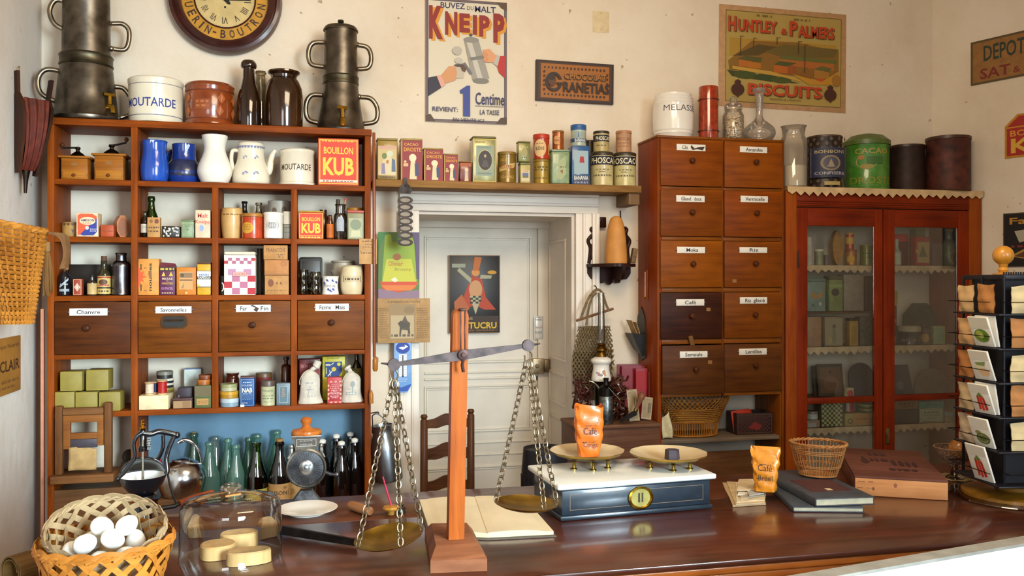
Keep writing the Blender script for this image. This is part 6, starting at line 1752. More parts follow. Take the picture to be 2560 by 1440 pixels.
# ================================================= chest bay and surroundings
wov=wood('6d3f16','b07a32','x',.5,bump=.3)
wov2=wood('7a4614','b8762a','z',.45,bump=.3)
Yb=CF+.06
s=sc(1738,Yb)*.93;p=pt(1738,700,Yb)
ob=thing('oval_basket','brown oval wicker basket with flared open edge in the chest bay','basket',(p.x+.008,p.y+.045,ZC+.004))
b=MB().m(wov2)
EX,EY=1.0,.60
for i in range(64):
 a=2*PI*i/64
 b.tube([((68+4*q)*s*math.cos(a),(68+4*q)*s*EY*math.sin(a),(2+36*q)*s)for q in(0,.5,1)],.0022,5)
for z,r in((1.5,69),(38,72.5)):
 b.tube([(r*s*math.cos(2*PI*k/48),r*s*EY*math.sin(2*PI*k/48),z*s)for k in range(48)],.004,6,closed=True)
b.m(wov).lathe([(66*s,1*s),(66*s,3*s),(0,3*s)],32,(0,0,0),1,EY)
b.done('stake_base',ob)
b=MB().m(wov)
for j in range(7):
 z=42+j*5.2;r=74+j*2.5
 b.tube([((r+(1.6 if(k+j)%2 else-1.6))*s*math.cos(2*PI*k/72),(r+(1.6 if(k+j)%2 else-1.6))*s*EY*math.sin(2*PI*k/72),z*s)for k in range(72)],.0038,5,closed=True)
b.done('woven_side',ob)
b=MB().m(wov)
for i in range(44):
 a=2*PI*i/44
 for sg in(1,-1):
  pts=[]
  for q in range(6):
   w=q/5
   aa=a+sg*w*.28
   r=(90+12*math.sin(w*PI*.55))*s
   pts.append((r*math.cos(aa),r*EY*math.sin(aa),(76+28*w)*s))
  b.tube(pts,.0026,5)
b.done('open_rim',ob)
# red packets box
Yq=CF+.05
bx_=(px(1868,Yq),Yq,ZC+.0006)
t=thing('seed_box','dark openwork box holding red packets in the chest bay','box',bx_)
b=MB().m(paint('33201a',.5,var=.2,scale=60))
w2=px(1932,Yq)-px(1842,Yq);hB=zz(1887,1040,Yq)-zz(1887,1093,Yq)
x0=px(1842,Yq)-bx_[0]
for a in((x0,x0+w2,0,.008),(x0,x0+w2,.11,.118)):b.box(a[0],a[1],a[2],a[3],0,hB,.001)
for a in((x0,x0+.008),(x0+w2-.008,x0+w2)):b.box(a[0],a[1],.008,.11,0,hB,.001)
b.box(x0+.008,x0+w2-.008,.008,.11,0,.006)
b.art([('b',.02,.05,.98,.95,.03,'4c2f24'),('k',.08,.15,.92,.85,16,8,'4a2420'),('p',[(.3,.3),(.5,.6),(.7,.4),(.6,.2)],'7a241c')],x0,0,w2,hB,0)
b.done('box_body',t)
for k in range(4):
 b=MB();b.M=Matrix.Translation((x0+.05+.012*(k%2),.03+.018*k,.009))@Matrix.Rotation(math.radians(-6+5*k),4,'Y')@Matrix.Rotation(math.radians(-6),4,'X')
 b.m(paint('b92d12',.5,var=.08)).box(-.05,.055,0,.008,0,.115-.008*k,.001)
 b.done('red_packet',t)
b=MB().m(paint('d9cca0',.7,var=.08,scale=40,bump=.2))
p0=pt(1655,1098,CF+.012)
b.grid(lambda a,c:(px(1647+(24-6*c+2*math.sin(5*c))*a,CF+.012)-p0 .x,.012*math.sin(4*a+2*c)+.01*a,(1096-(1096-1042+18*a)*c)*-s+1096*s),10,12)
o=tag(b.done('map_paper',None,(p0 .x+.022,CF+.012,ZC+.006)),'crumpled cream printed paper standing left of the oval basket','paper')
sol=o.modifiers.new('t','SOLIDIFY');sol.thickness=.001
# low wooden chest right of door
Yl=3.97
lx0,lx1=px(1440,Yl),UX0-.004
zl2=zz(1530,1063,Yl)
ll=(lx0,WALL-.05,0)
t=thing('low_chest','low plain brown wooden chest right of the door carrying lamp and magazines','chest',ll)
b=wb(ll).m(wood('4a2c1c','75503a','x',.5)).box(lx0+.006,lx1,Yl+.012,WALL-.055,0,zl2-.0185,.003).done('carcass',t)
wb(ll).m(wood('4e3020','7d5840','x',.5)).box(lx0,lx1,Yl,WALL-.055,zl2-.018,zl2,.004).done('chest_top',t)
# oil lamp
Yo=4.11
s=sc(1503,Yo);p=pt(1503,700,Yo)
L=thing('oil_lamp','white porcelain oil lamp with flowers and tall glass chimney','oil lamp',(p.x,p.y,zl2+.0006),faceme(p.x,p.y))
zb0=zl2
hh_=lambda v:zz(1503,v,Yo)-zb0
b=MB().m(metal('3a2a1c',.4)).lathe([(20*s,0),(21*s,.01),(19*s,.02),(15*s,.05),(20*s,hh_(960)),(22*s,hh_(952))],32).done('lamp_foot',L)
pr=smooth([(24*s,hh_(951.8)),(25*s,hh_(945)),(21*s,hh_(925)),(21*s,hh_(912)),(25*s,hh_(906)),(26*s,hh_(900)),(21*s,hh_(895)),(14*s,hh_(892))],4)
b=MB().m(WHT).lathe(pr,36)
b.art([('e',.42,.3,.05,.08,'b98a8a'),('e',.6,.38,.06,.1,'b58a6a'),('e',.5,.26,.06,.05,'8a8a98'),('e',.35,.36,.03,.05,'8a94a4'),('e',.64,.26,.04,.05,'c9a05a')],0,hh_(951),0,hh_(893)-hh_(951),Rz=rad_at(pr))
b.done('porcelain_font',L)
b=MB().m(metal('7a5a24',.35)).lathe([(13*s,hh_(891.8)),(13*s,hh_(886)),(9*s,hh_(880)),(15*s,hh_(876)),(15*s,hh_(872)),(10*s,hh_(866)),(12*s,hh_(862)),(9*s,hh_(858))],28)
b.tube([(12*s,0,hh_(874)),(24*s,-.004,hh_(875))],.003,6);b.ball((25*s,-.004,hh_(875)),.005,.003,.006,10,6)
b.done('burner',L)
MB().m(glass('d8d3c4',.6)).lathe([(9*s,hh_(857.5)),(9.5*s,hh_(846)),(9*s,hh_(820)),(8*s,hh_(780)),(8*s,hh_(732))],28,cap=(False,False)).done('glass_chimney',L)
# net bag
Yn=4.215
s=sc(1483,Yn);p=pt(1483,700,Yn)
q=pt(1483,990,Yn)
nb=thing('net_bag','brown net bag with wooden rod and rope handles hanging right of door','bag',(q.x,Yn,q.z))
NET=paint('7d6a48',.8,var=.2,scale=60)
def npt(a,c):
 'a across 0..1, c down 0..1'
 v=815+185*c
 half=32+24*math.sin(PI*min(1,c*.72+.15))**1.2-(26*max(0,c-.75)/.25 if c>.75 else 0)
 ctr=1486-6*c
 return Vector(((ctr+(a*2-1)*half-1483)*s,0,(990-v)*s))
def nback(a,c,sgn):
 P_=npt(a,c);P_.y=sgn*.026*math.sin(PI*a)*math.sin(PI*min(1,c*.8+.15));return P_
b=MB().m(NET)
for sgn in(-1,1):
 for k in range(-14,26):
  for dirn in(1,-1):
   pts=[]
   for i in range(29):
    c=i/28
    a=k/13+dirn*c*1.0+(1 if dirn<0 else 0)*0
    if 0<=a<=1:pts.append(nback(a,c,sgn))
   if len(pts)>2:b.tube(pts,.0024,4,cap=False)
b.done('netting',nb)
b=MB().m(paint('5c4c34',.9,var=.3,scale=40,bump=.5));
b.grid(lambda a,c:nback(a,.3+.69*c,-1)*.93+Vector((0,.012,.03*0)),12,14)
b.done('contents',nb)
b=MB().m(wood('5a3a26','8a6244','x')).tube([((1437-1483)*s,-.012,(990-801)*s),((1534-1483)*s,-.012,(990-772)*s)],.0065,10).done('wooden_rod',nb)
b=MB().m(NET)
R_=lambda u,v,dy=-.014:((u-1483)*s,dy,(990-v)*s)
b.tube(curve([R_(1449,796),(R_(1458,770)),R_(1472,740),R_(1490,724),R_(1504,732),R_(1514,760),R_(1522,776)],5),.0065,8)
b.tube(curve([R_(1462,812,-.02),R_(1466,780,-.022),R_(1476,745,-.02),R_(1488,732,-.018)],5),.006,8)
b.done('rope_handle',nb)
b=MB().m(IRON).tube([(R_(1490,716)[0],.0,R_(1490,716)[2]),(R_(1490,716)[0],.030,R_(1490,714)[2])],.003,6)
b.tube([R_(1490,722,-.014),(R_(1490,716)[0],0,R_(1490,716)[2])],.003,6)
b.done('nail',nb)
# corner bracket shelf with sugar loaf
Yw=4.04
s=sc(1540,Yw);q=pt(1540,658,Yw)
cbk=thing('carved_bracket','dark brown carved wooden wall bracket right of the door','wall bracket',(px(1534,4.2),WALL-.002,q.z))
DKW=wood('1d0d08','39190f','x',.4,coat=.2)
dyb=-(WALL-.002-Yw)
def cx_(u):return(u-1540)*s
b=MB().m(DKW)
n=20
edge=[(62*s*math.cos(PI*k/n),-.02-.20*math.sin(PI*k/n)**.8)for k in range(n+1)]
b.slab([(x,y)for x,y in edge],-.016,-.0)
b.done('bracket_shelf',cbk)
b=MB().m(DKW)
def scallop(x0,x1,z0,deep,n,rr_):
 out=[]
 for i in range(n*6+1):
  w=i/(n*6)
  out.append((x0+(x1-x0)*w,z0-deep*(.45+.55*math.sin(PI*w))-rr_*abs(math.sin(n*PI*w))))
 return out
sc1=scallop(-60*s,60*s,0,40*s,5,9*s)
b.prism([(60*s,-.0165),(-60*s,-.0165)]+[(x,z-.012)for x,z in sc1],-.03,-.016)
b.done('back_apron',cbk)
b=MB().m(DKW)
b.M=Matrix.Translation((8*s,-.02,0))@Matrix.Rotation(math.radians(90),4,'Z')
sc2=scallop(-.19,0,0,36*s,3,8*s)
b.prism([(0,-.0165),(-.19,-.0165)]+[(x,z-.012)for x,z in sc2],-.008,.008)
b.done('bracket_support',cbk)
b=MB().m(DKW)
for k in range(1):
 for sg,u0 in((-1,1485),(1,1596)):
  b.tube(curve([(cx_(u0),-.024,.002),(cx_(u0-sg*4),-.024,40*s),(cx_(u0+2*sg),-.024,62*s),(cx_(u0-sg*12),-.024,80*s),(cx_(u0-sg*6),-.024,92*s),(cx_(u0-sg*24),-.024,100*s),(cx_(u0-sg*34),-.024,122*s)],6),.010,8)
  b.tube(curve([(cx_(u0-sg*18),-.024,.002),(cx_(u0-sg*14),-.024,30*s),(cx_(u0-sg*24),-.024,60*s),(cx_(u0-sg*16),-.024,84*s)],6),.009,8)
  for z in(18,46,72):b.ball((cx_(u0-sg*8),-.024,z*s),8*s,.008,7*s,10,6)
b.box(cx_(1508),cx_(1532),-.032,-.016,96*s,124*s,.004)
b.box(cx_(1552),cx_(1592),-.03,-.014,.001,100*s,.01)
b.tube([(cx_(1575),-.02,100*s),(cx_(1575),-.01,142*s)],.003,6)
b.done('carved_back',cbk)
Pot('sugar_loaf','tall tan cone of sugar standing on the carved bracket','sugar loaf',1540,[(26,0),(28,2),(27,30),(23,75),(17,105),(10,116),(0,119)],q.z,Yw+.10,paint('cc8a3e',.6,var=.07,scale=20,bump=.15),sm=True)
b=MB().m(paint('7a5a2c',.6,var=.2));b.M=Matrix.Rotation(math.radians(10),4,'Y')
b.box(-.012,.012,0,.03,0,.075,.002);b.art([('d',.2,.3,.8,.5,3,'4a3418')],-.012,0,.024,.075,0)
p=pt(1584,700,Yw+.06)
tag(b.done('small_tan_packet',None,(p.x,p.y+.0,q.z+.003)),'small leaning tan packet beside the sugar loaf','packet')
# things on the low chest
zq=zl2+.0006
s=sc(1515,4.02);p=pt(1515,700,4.02)
t=thing('oil_can','tin oil can with thin curved spout in front of the oil lamp','oil can',(p.x,p.y,zq),faceme(p.x,p.y))
ZN=metal('7d8482',.35,.3,.95,60)
MB().m(ZN).lathe([(17*s,0),(17.5*s,.002),(17.5*s,68*s),(16*s,70*s),(0,70*s)],32).done('zinc_body',t)
b=MB().m(metal('2b2724',.4)).lathe([(19*s,70.3*s),(19*s,90*s),(8*s,97*s),(6*s,106*s),(7*s,114*s),(0,114*s)],24).done('dark_top',t)
b=MB().m(metal('a9a49a',.25))
b.tube(curve([(-15*s,-.01,84*s),(-24*s,-.012,96*s),(-34*s,-.012,104*s),(-42*s,-.012,106*s)],5),[.006]*5+[.005]*5+[.004]*6,8).done('spout',t)
b=MB().m(metal('8a857a',.3));b.tube([(6*s,-.034,92*s),(34*s,-.04,62*s)],.0022,6);b.done('rod',t)
rr=random.Random(9)
def tangle(u,v,Y,hw,h,cols,label,name,n):
 s=sc(u,Y);p=pt(u,700,Y)
 b=MB().m(paint(cols,.35,var=.3,coat=.2,scale=60))
 for k in range(n):
  a=rr.uniform(0,2*PI);r=hw*s*rr.random()**.5
  z=h*s*rr.random()
  pts=[Vector((r*math.cos(a),r*.6*math.sin(a),max(.006,z)))]
  d_=Vector((rr.uniform(-1,1),rr.uniform(-.5,.5),rr.uniform(-1,1)))
  for i in range(5):
   d_+=Vector((rr.uniform(-.6,.6),rr.uniform(-.4,.4),rr.uniform(-.6,.6)))
   q_=pts[-1]+d_.normalized()*9*s
   q_.x=max(-hw*s*1.1,min(hw*s*1.1,q_.x));q_.z=max(.006,min(h*s*1.05,q_.z));q_.y=max(-.05,min(.05,q_.y))
   pts.append(q_)
  b.tube(pts,rr.uniform(.003,.006),6)
 return tag(b.done(name,None,(p.x,p.y,zq)),label,'dried plants')
tangle(1456,1060,4.10,17,110,'471a12','dark red brown dried pods heaped left of the oil can','dried_pods',60)
tangle(1546,1060,4.14,16,104,'56291a','brown dried twig bunch right of the oil can','dried_twigs',80)
# magazines leaning on the chest side
MR=['7d1420','8d1822','9a1a24','7a1a2a']
for k in range(4):
 u0,u1=1543+14*k,1632+2.6*k
 Y=4.22-.035*k
 lab=('dark red magazine with faded capitals, rearmost of the leaning set','red magazine second from the back of the leaning set','bright red magazine third from back with orange edged pages','red magazine at the front right of the leaning set, only its edge showing')[k]
 u0=(1543,1556,1590,1622)[k];u1=(1604,1618,1628,1638)[k]
 vt=(909,914,920,928)[k]
 w=min(px(u1,Y),UX0-.006)-px(u0,Y);h2=zz(u1,vt,Y)-zl2-.002
 b=MB().m(paint(MR[k],.3,coat=.4)).box(0,w,0,.002,0,h2);b.box(0,w,.0075,.0095,0,h2);b.box(w-.0015,w,.002,.0075,0,h2)
 b.m(paint(['d9b08a','d9b08a','d98a3a','d9a08a'][k])).box(.001,w-.0016,.002,.0075,.002,h2-.002)
 if k==0:b.art([('T','AVARK',.52,.62,.9,.2,.01,'a86a6c'),('r',.1,.2,.9,.3,'5a0e16')],0,0,w,h2,0)
 if k==2:b.art([('r',.0,.55,1,.95,'a01018')],0,0,w,h2,0)
 o=tag(b.done('magazine',None,(px(u0,Y),Y,zl2+.001)),lab,'magazine','red magazines leaning on the drawer chest')
 o.rotation_euler=(0,0,math.radians(-6))
for u0,u1,vt,Y,lab,rz in((1574,1600,976,4.04,'old tan photograph card propped before the magazines, left one',-4),(1602,1628,996,4.065,'cream bordered card propped before the magazines, right one',8)):
 w=px(u1,Y)-px(u0,Y);h2=zz(u0,vt,Y)-zl2
 b=MB().m(paint('a08a66',.6,var=.1)).box(0,w,0,.002,0,h2)
 b.art([('b',.05,.04,.95,.96,.05,'c0ad86'),('d',.6,.3,.9,.75,2,'6a5a40')],0,0,w,h2,0)
 o=tag(b.done('photo_card',None,(px(u0,Y),Y,zl2+.0016+(.008 if rz>0 else 0))),lab,'card')
 o.rotation_euler=(math.radians(-6),math.radians(rz),0)
p=pt(1600,1000,3.985)
t=thing('hand_brush','small round handled brush with black bristles on the low chest','brush',(p.x,3.985,p.z))
s=sc(1600,3.985)
b=MB().m(wood('5a3424','8a5a40','z',.35,coat=.3));b.M=Matrix.Rotation(math.radians(24),4,'Y')
b.lathe(smooth([(4*s,-24*s),(4.5*s,-14*s),(8*s,2*s),(9*s,10*s),(6*s,18*s),(0,20*s)]),20).done('handle',t)
b=MB().m(BRASS);b.M=Matrix.Rotation(math.radians(24),4,'Y')
b.lathe([(5*s,-30*s),(5.5*s,-24.4*s)],16).done('ferrule',t)
b=MB().m(paint('0d0b0a',.7,var=.3,scale=80,bump=.6))
for k in range(40):
 a=rr.uniform(0,2*PI);r=rr.uniform(0,1)
 st_=Vector((-12*s+3*s*math.cos(a)*r,3*s*math.sin(a)*r,-27*s))
 b.tube(curve([st_,st_+Vector((-10*s+8*s*math.cos(a)*r,8*s*math.sin(a)*r,-10*s)),st_+Vector((-34*s+10*s*r*math.cos(a),12*s*math.sin(a)*r,-22*s+9*s*math.cos(a)*r))],3),[.003,.003,.003,.003,.002,.002,.001],5)
b.done('bristles',t)
# on the chest's left side: narrow thermometer and black wall pocket
xs=UX0-.0005
def on_side(u,v):
 dx,dy,dz=ray(u,v);t_=xs/dx
 return Vector((xs,dy*t_,CZ+dz*t_))
a_=on_side(1617,712)
t=thing('narrow_thermometer','narrow wooden thermometer on the side of the drawer chest','thermometer',(xs,a_.y,a_.z))
hz_=(745-680)/2*sc(1617,a_.y)
MB().m(wood('7a3a1a','a5582c','z')).box(-.006,0,-.016,.016,-hz_-.01,hz_+.01,.002).done('back_plate',t)
b=MB().m(paint('d8a088',.3)).tube([(-.009,0,-hz_+.008),(-.009,0,hz_)],.003,8);b.m(BRASS).ball((-.009,0,-hz_+.004),.005,.005,.006,10,6);b.done('glass_tube',t)
a_=on_side(1600,840)
t=thing('wall_pocket','black pointed wall pocket with letters, on the drawer chest side','letter holder',(xs,a_.y,a_.z))
s=sc(1600,a_.y)
BKM=paint('1c1a1c',.45,var=.2)
b=MB().m(BKM)
bp_=[(-.065,-50*s),(.0,-60*s),(.06,-30*s),(.06,10*s),(.045,50*s),(.0,74*s),(-.045,52*s),(-.07,5*s)]
b.hexa([(-.005,y,z)for y,z in bp_],[(-.0005,y,z)for y,z in bp_])
b.done('back_plate',t)
b=MB().m(BKM)
b.hexa([(-.0055,-.065,-48*s),(-.0055,.058,-30*s),(-.0055,.058,6*s),(-.0055,-.07,6*s)],[(-.020,-.05,-46*s),(-.03,.045,-30*s),(-.075,.05,8*s),(-.075,-.06,8*s)])
b.done('front_pocket',t)
b=MB().m(paint('b08a52',.6,var=.1))
b.M=Matrix.Translation((-.05,-.02,8.6*s))@Matrix.Rotation(math.radians(-24),4,'Y')
b.box(-.002,0,-.05,.03,0,36*s);b.art([],0,0,1,1)
b.done('letter',t)
b=MB().m(paint('c0a070',.6,var=.1))
b.M=Matrix.Translation((-.036,-.02,8.6*s))@Matrix.Rotation(math.radians(-18),4,'Y')
b.box(-.002,0,-.05,.03,0,30*s);b.done('letter',t)
# ================================================= inside the glazed cabinet
G_=CF+.055
def vz(i):return VS[i]+.0012
Can('white_can','pale can at left edge of top cabinet shelf','can',2022,9,70,vz(0),G_,paint('b9aaa0',.5),(),bead=False)
Can('small_lidded_jar','small greenish jar with white lid on top cabinet shelf','jar',2050,11,40,vz(0),G_,paint('8a8a6a',.4),(),lid='c9c4ae',lh=.14)
Can('tiny_grey_can','tiny grey can beside the small greenish jar','can',2066,7,26,vz(0),G_-.003,paint('6e5c58',.5),())
b=MB().m(paint('a87a3e',.6,var=.15,scale=40,bump=.3))
s=sc(2096,G_+.05)
ov=[(14.5*s*math.cos(2*PI*k/28),(44+43.5*math.sin(2*PI*k/28))*s)for k in range(28)]
b.prism(ov,0,.03)
p=pt(2096,700,G_+.03)
tag(b.done('oval_board',None,(p.x,p.y,vz(0)+.0006)),'upright oval tan cork board on top cabinet shelf','board')
Can('orange_can','lower orange and gold can of the stacked pair','can',2127,14,40,vz(0),G_,paint('b0702a',.3,.2,coat=.4),[('e',.5,.45,.24,.28,'c9962e')],lid='9a5020',lh=.12)
Can('red_gold_can','upper red and gold can of the stacked pair','can',2124,10,41,vz(0)+40*sc(2127,G_)+.0014,G_+.004,paint('b04a1e',.3,.2,coat=.4),[('r',0,.35,1,.8,'c99a3a')],lid='c9963a',lh=.1)
Can('olive_can','olive green can with gold rim right of the stacked pair','can',2166,15,52,vz(0),G_,paint('7a7a34',.35,.2,coat=.3),[('d',.3,.6,.7,.66,4,'4a4a1e'),('d',.3,.4,.7,.44,4,'4a4a1e')],lid='8a7a3a',lh=.07)
bot('cabinet_bottle','small white bottle at left of the right door, top shelf','bottle',2241,[(10,0),(11,2),(11,34),(6,40),(5,50),(6,66)],vz(0),G_+.02,paint('a3a48e',.3),(4,30),labcol='b9bba4')
Box('dark_red_caddy','dark crimson tin with bright red lid behind the right door','tin',2252,2286,584,vz(0),G_,.06,paint('5a1620',.4),[('e',.4,.25,.1,.06,'a82a4a')],lid='b5161c',lh=.25)
Box('red_picture_tin','red tin with pale picture panel behind the right door','tin',2289,2326,592,vz(0),G_,.05,paint('9a2018',.4),[('r',.12,.1,.92,.82,'a08a5a'),('p',[(.2,.3),(.5,.7),(.8,.3)],'5a5a3a'),('e',.08,.5,.08,.06,'c9862a')])
Box('brown_small_tin','small brown tin between red picture tin and glass jar','tin',2331,2354,608,vz(0),G_,.05,paint('4a2a1c',.45,var=.2),())
Pot('glass_sweet_jar','clear sweet jar with knobbed lid at right of top cabinet shelf','jar',2372,[(16,0),(17,2),(17,50),(13,57),(14,60),(9,66),(9,84),(12,92),(0,94)],vz(0),G_+.03,paint('8a8468',.3),sm=False)
Box('pale_back_tin','pale tin seen behind the red picture tin','tin',2291,2314,572,vz(0),G_+.1,.05,paint('7a744c',.5),())
# second section
zq2=vz(1)
zlow=zz(2060,779,G_)
Box('butterfly_tin','grey blue tin with orange butterfly, upper left of second shelf','tin',2019,2064,696,zlow+.001,G_,.05,paint('7a8a80',.45),[('p',[(.2,.5),(.45,.4),(.5,.5),(.55,.4),(.8,.5),(.85,.7),(.5,.52),(.2,.7)],'b07a34'),('e',.3,.2,.1,.05,'5a6a5a'),('e',.7,.25,.08,.06,'b9b49a')],lid='66766e',lh=.1)
Box('bird_tin','green tin with dark bird picture beside the butterfly tin','tin',2073,2107,690,zlow+.001,G_,.05,paint('7d8654',.45),[('e',.45,.6,.3,.12,'443a30'),('p',[(.2,.5),(.6,.3),(.8,.15),(.5,.4)],'6a6420'),('r',.05,.75,.95,.85,'8d9a62')],lid='5a5238',lh=.1)
Box('plain_grey_canister','plain grey upright canister in second cabinet section','canister',2110,2160,686,zlow+.001,G_+.02,.06,paint('8f8272',.5),())
Box('brown_upright_box','dark brown box beside the plain grey canister','box',2162,2184,690,zlow+.001,G_+.02,.06,paint('51362a',.5),())
Box('pink_tin','dusty pink tin at lower left, under the butterfly tin','tin',2019,2054,792,zq2,G_,.05,paint('a07a5c',.5,var=.12),())
Box('figure_tin','greyish tin with faded figure picture under the bird tin','tin',2062,2108,792,zq2,G_,.05,paint('8c7a60',.5),[('r',.06,.06,.94,.94,'94866a'),('p',[(.4,.1),(.6,.1),(.58,.6),(.42,.6)],'7a7a5a'),('e',.5,.68,.1,.07,'6a5a44'),('r',.2,.1,.36,.3,'a8925a')])
Box('gold_upright_carton','narrow gold carton with dark top, second cabinet shelf','carton',2124,2146,796,zq2,G_,.04,paint('a07a38',.5),[('b',.06,.02,.94,.86,.06,'b8964a')],lid='3a2a1c',lh=.09)
Box('dark_speckled_tin','dark speckled tin at right of second shelf, left door','tin',2150,2183,792,zq2,G_+.01,.05,paint('5a5240',.5,var=.25,scale=60),())
# thin board carrying the upper row
bz=(VX0+.021,G_-.003,zlow-.012)
b=wb(bz).m(wood('4b3422','6d4c32','x'));b.box(VX0+.0215,px(2192,G_),G_-.006,CB-.006,zlow-.010,zlow,.001);b.done('half_shelf',vit,(bz[0]-vl[0],bz[1]-vl[1],bz[2]-vl[2]))
s=sc(2320,G_+.09)*.88
b=MB().m(paint('46503f',.4,var=.2,scale=18,coat=.3))
n=8
ot=[(58*s*math.cos(PI/8+2*PI*k/n),61*s*math.sin(PI/8+2*PI*k/n))for k in range(n)]
b.prism(ot,0,.014)
b.art([('e',.5,.5,.34,.34,'3a3c2e'),('e',.5,.4,.2,.13,'5c4a2a'),('e',.5,.4,.15,.09,'4a3a22')],-50*s,-55*s,100*s,110*s,0)
p=pt(2306,740,G_+.16)
o=tag(b.done('octagonal_tray',None,(p.x,p.y+.01,vz(1)+61*s*math.cos(PI/8)+.001)),'large dark green octagonal tray standing behind the right door','tray')
Box('yellow_label_tag','small cream yellow tagged box before the octagonal tray','box',2239,2266,728,zz(2250,764,G_)+.0012,G_,.03,paint('b09448',.5),[('e',.3,.82,.1,.08,'6a5220')])
Box('copper_flat_tins','flat coppery pink tin under the cream yellow box','tin',2235,2274,765,zq2+.042+.0006,G_-.002,.06,paint('7a4a3c',.35,.3,coat=.4),[('r',0,.45,1,.55,'b0705a')],h=zz(2250,765,G_)-zq2-.043)
Can('white_lidded_jar','wide black jar with white lid, lower right of second section','jar',2272,27,47,zq2,G_-.012,paint('241c18',.25,coat=.5),[('e',.35,.35,.06,.14,'6a5a4a'),('e',.5,.35,.06,.14,'6a5a4a'),('e',.65,.35,.06,.14,'6a5a4a')],lid='b9a88c',lh=.3)
bpy.data.objects['copper_flat_tins'].location.y+=.07
bpy.data.objects['yellow_label_tag'].location.y+=.07
Can('gold_label_bottle','small brown jar with gold label and cork top','jar',2313,13,40,zq2,G_,paint('5a4424',.35),[('e',.5,.5,.25,.3,'a8842e')],lid='4a3420',lh=.15,dome=8)
Box('mint_tin','small pale mint green box beside the small brown jar','box',2334,2363,815,zq2,G_,.03,paint('7fa084',.45),[('b',.06,.04,.94,.96,.06,'b0a84a')])
# third section (stands on the shelf at the glazing bar)
zq3=vz(2)
def propped(name,label,cat,u0,u1,vt,Y,col,art,poly=None,tilt=-8,th=.01,rz=0):
 w=px(u1,Y)-px(u0,Y);h2=zz((u0+u1)/2,vt,Y)-zq3
 b=MB().m(paint(col,.45,var=.12))
 P_=poly or[(0,0),(1,0),(1,1),(0,1)]
 b.prism([((x-.5)*w,z*h2)for x,z in P_],0,th)
 if art:b.art(art,-w/2,0,w,h2,0)
 o=tag(b.done(name,None,((px(u0,Y)+px(u1,Y))/2,Y,zq3+.002)),label,cat)
 o.rotation_euler=(math.radians(tilt),0,rz)
 return o
propped('framed_picture','brown framed picture leaning in third cabinet section','picture',2054,2118,912,G_+.03,'4e4230',[('r',.08,.1,.92,.9,'6a4c38'),('e',.5,.4,.3,.22,'7a5a44'),('e',.5,.75,.04,.04,'3a2a20')])
propped('dark_picture','dark frame edge behind the brown framed picture','picture',2036,2070,915,G_+.075,'3a3228',())
arcp=[(0,0),(1,0)]+[(.5+.5*math.cos(PI*k/12),.55+.45*math.sin(PI*k/12))for k in range(13)]
propped('rounded_plaque','grey rounded tombstone shaped tray standing by the centre stile','tray',2126,2190,908,G_+.05,'4a4446',(),arcp)
propped('dark_book','dark slanted album standing at left of the right door','album',2238,2284,913,G_+.05,'35323a',[('e',.3,.3,.2,.15,'5a585e')],[(0,0),(1,0),(.84,1),(0,1)])
propped('half_round_tray','grey brown half round basket lid at right of third section','basket lid',2288,2376,922,G_+.05,'6a5e50',(),[(0,0),(1,0)]+[(.5+.5*math.cos(PI*k/14),.12+.88*math.sin(PI*k/14))for k in range(15)])
Can('red_cream_cup','small red and cream can in front of the rounded tray','can',2122,12,24,zq3,G_-.004,paint('c9b890',.5),[('e',.6,.4,.2,.4,'b02a22')])
# bottom section
zq4=vz(3)
Box('checked_tin','tall black and cream checked tin in bottom cabinet section','tin',2053,2107,1005,zq4,G_,.06,paint('5c5a40',.45),[('k',.03,.03,.97,.97,9,10,'b0ab7a')])
Box('gold_carton','long tan carton with two round seals under stacked flat tins','carton',2113,2186,1033,zq4,G_,.06,paint('a89458',.55),[('r',.3,.08,.86,.92,'b07f48'),('o',.17,.4,.09,.22,.03,'6a5a30'),('o',.92,.4,.08,.2,.03,'6a4a24'),('d',.4,.5,.78,.6,5,'7a5a30')])
zt_=zz(2150,1033,G_)+.0012
zt_=disctin(2165,22,10,zt_,G_+.035,'5a5228','8a8040','olive gold flat round tin lower of two on the tan carton','flat_tin','tin')
disctin(2165,22,10,zt_+.0006,G_+.035,'5a5630','9a9458','olive gold flat round tin upper of two on the tan carton','flat_tin','tin')
Can('red_white_can','small red and white can between checked tin and flat tins','can',2123,9.5,26,zz(2150,1033,G_)+.0016,G_+.02,paint('a8262a',.45),[('r',.2,.1,.5,.9,'c9b8a8')])
Can('white_low_jar','white jar at the left edge of bottom cabinet section','jar',2029,15,20,zq4+.042,G_,paint('b9b9b0',.4),(),lid='8a7a68',lh=.3)
Box('pink_grey_carton','pinkish grey carton under the white jar','carton',2012,2050,1046,zq4,G_,.06,paint('9a7f6c',.55),[('r',.2,.05,.75,.6,'a8a098')],h=.040)
Box('tan_flat_box','tan lettered flat box on the slate box, right door','box',2236,2296,1002,zq4+.079,G_,.06,paint('8a6444',.55),[('d',.15,.5,.85,.75,6,'5a4430'),('d',.3,.25,.8,.4,4,'5a4430')],h=.047)
Box('slate_box','dark slate coloured box under the tan flat box','box',2236,2298,1026,zq4,G_-.001,.06,paint('3e3a40',.5),(),h=.078)
Box('turquoise_box','turquoise box on the pale printed box, right door','box',2298,2361,1003,zq4+.081,G_,.06,paint('3f9a88',.5),[('d',.3,.4,.7,.7,4,'2a6a60')],h=.036)
Box('pale_printed_box','pale green white printed box under the turquoise box','box',2300,2359,1024,zq4,G_,.06,paint('a9b5a0',.5),[('b',.05,.06,.95,.94,.015,'6a8078'),('d',.15,.68,.85,.76,6,'5a6a64'),('d',.15,.48,.85,.54,7,'7a8a84'),('d',.3,.28,.7,.34,4,'7a8a84')],h=.08)
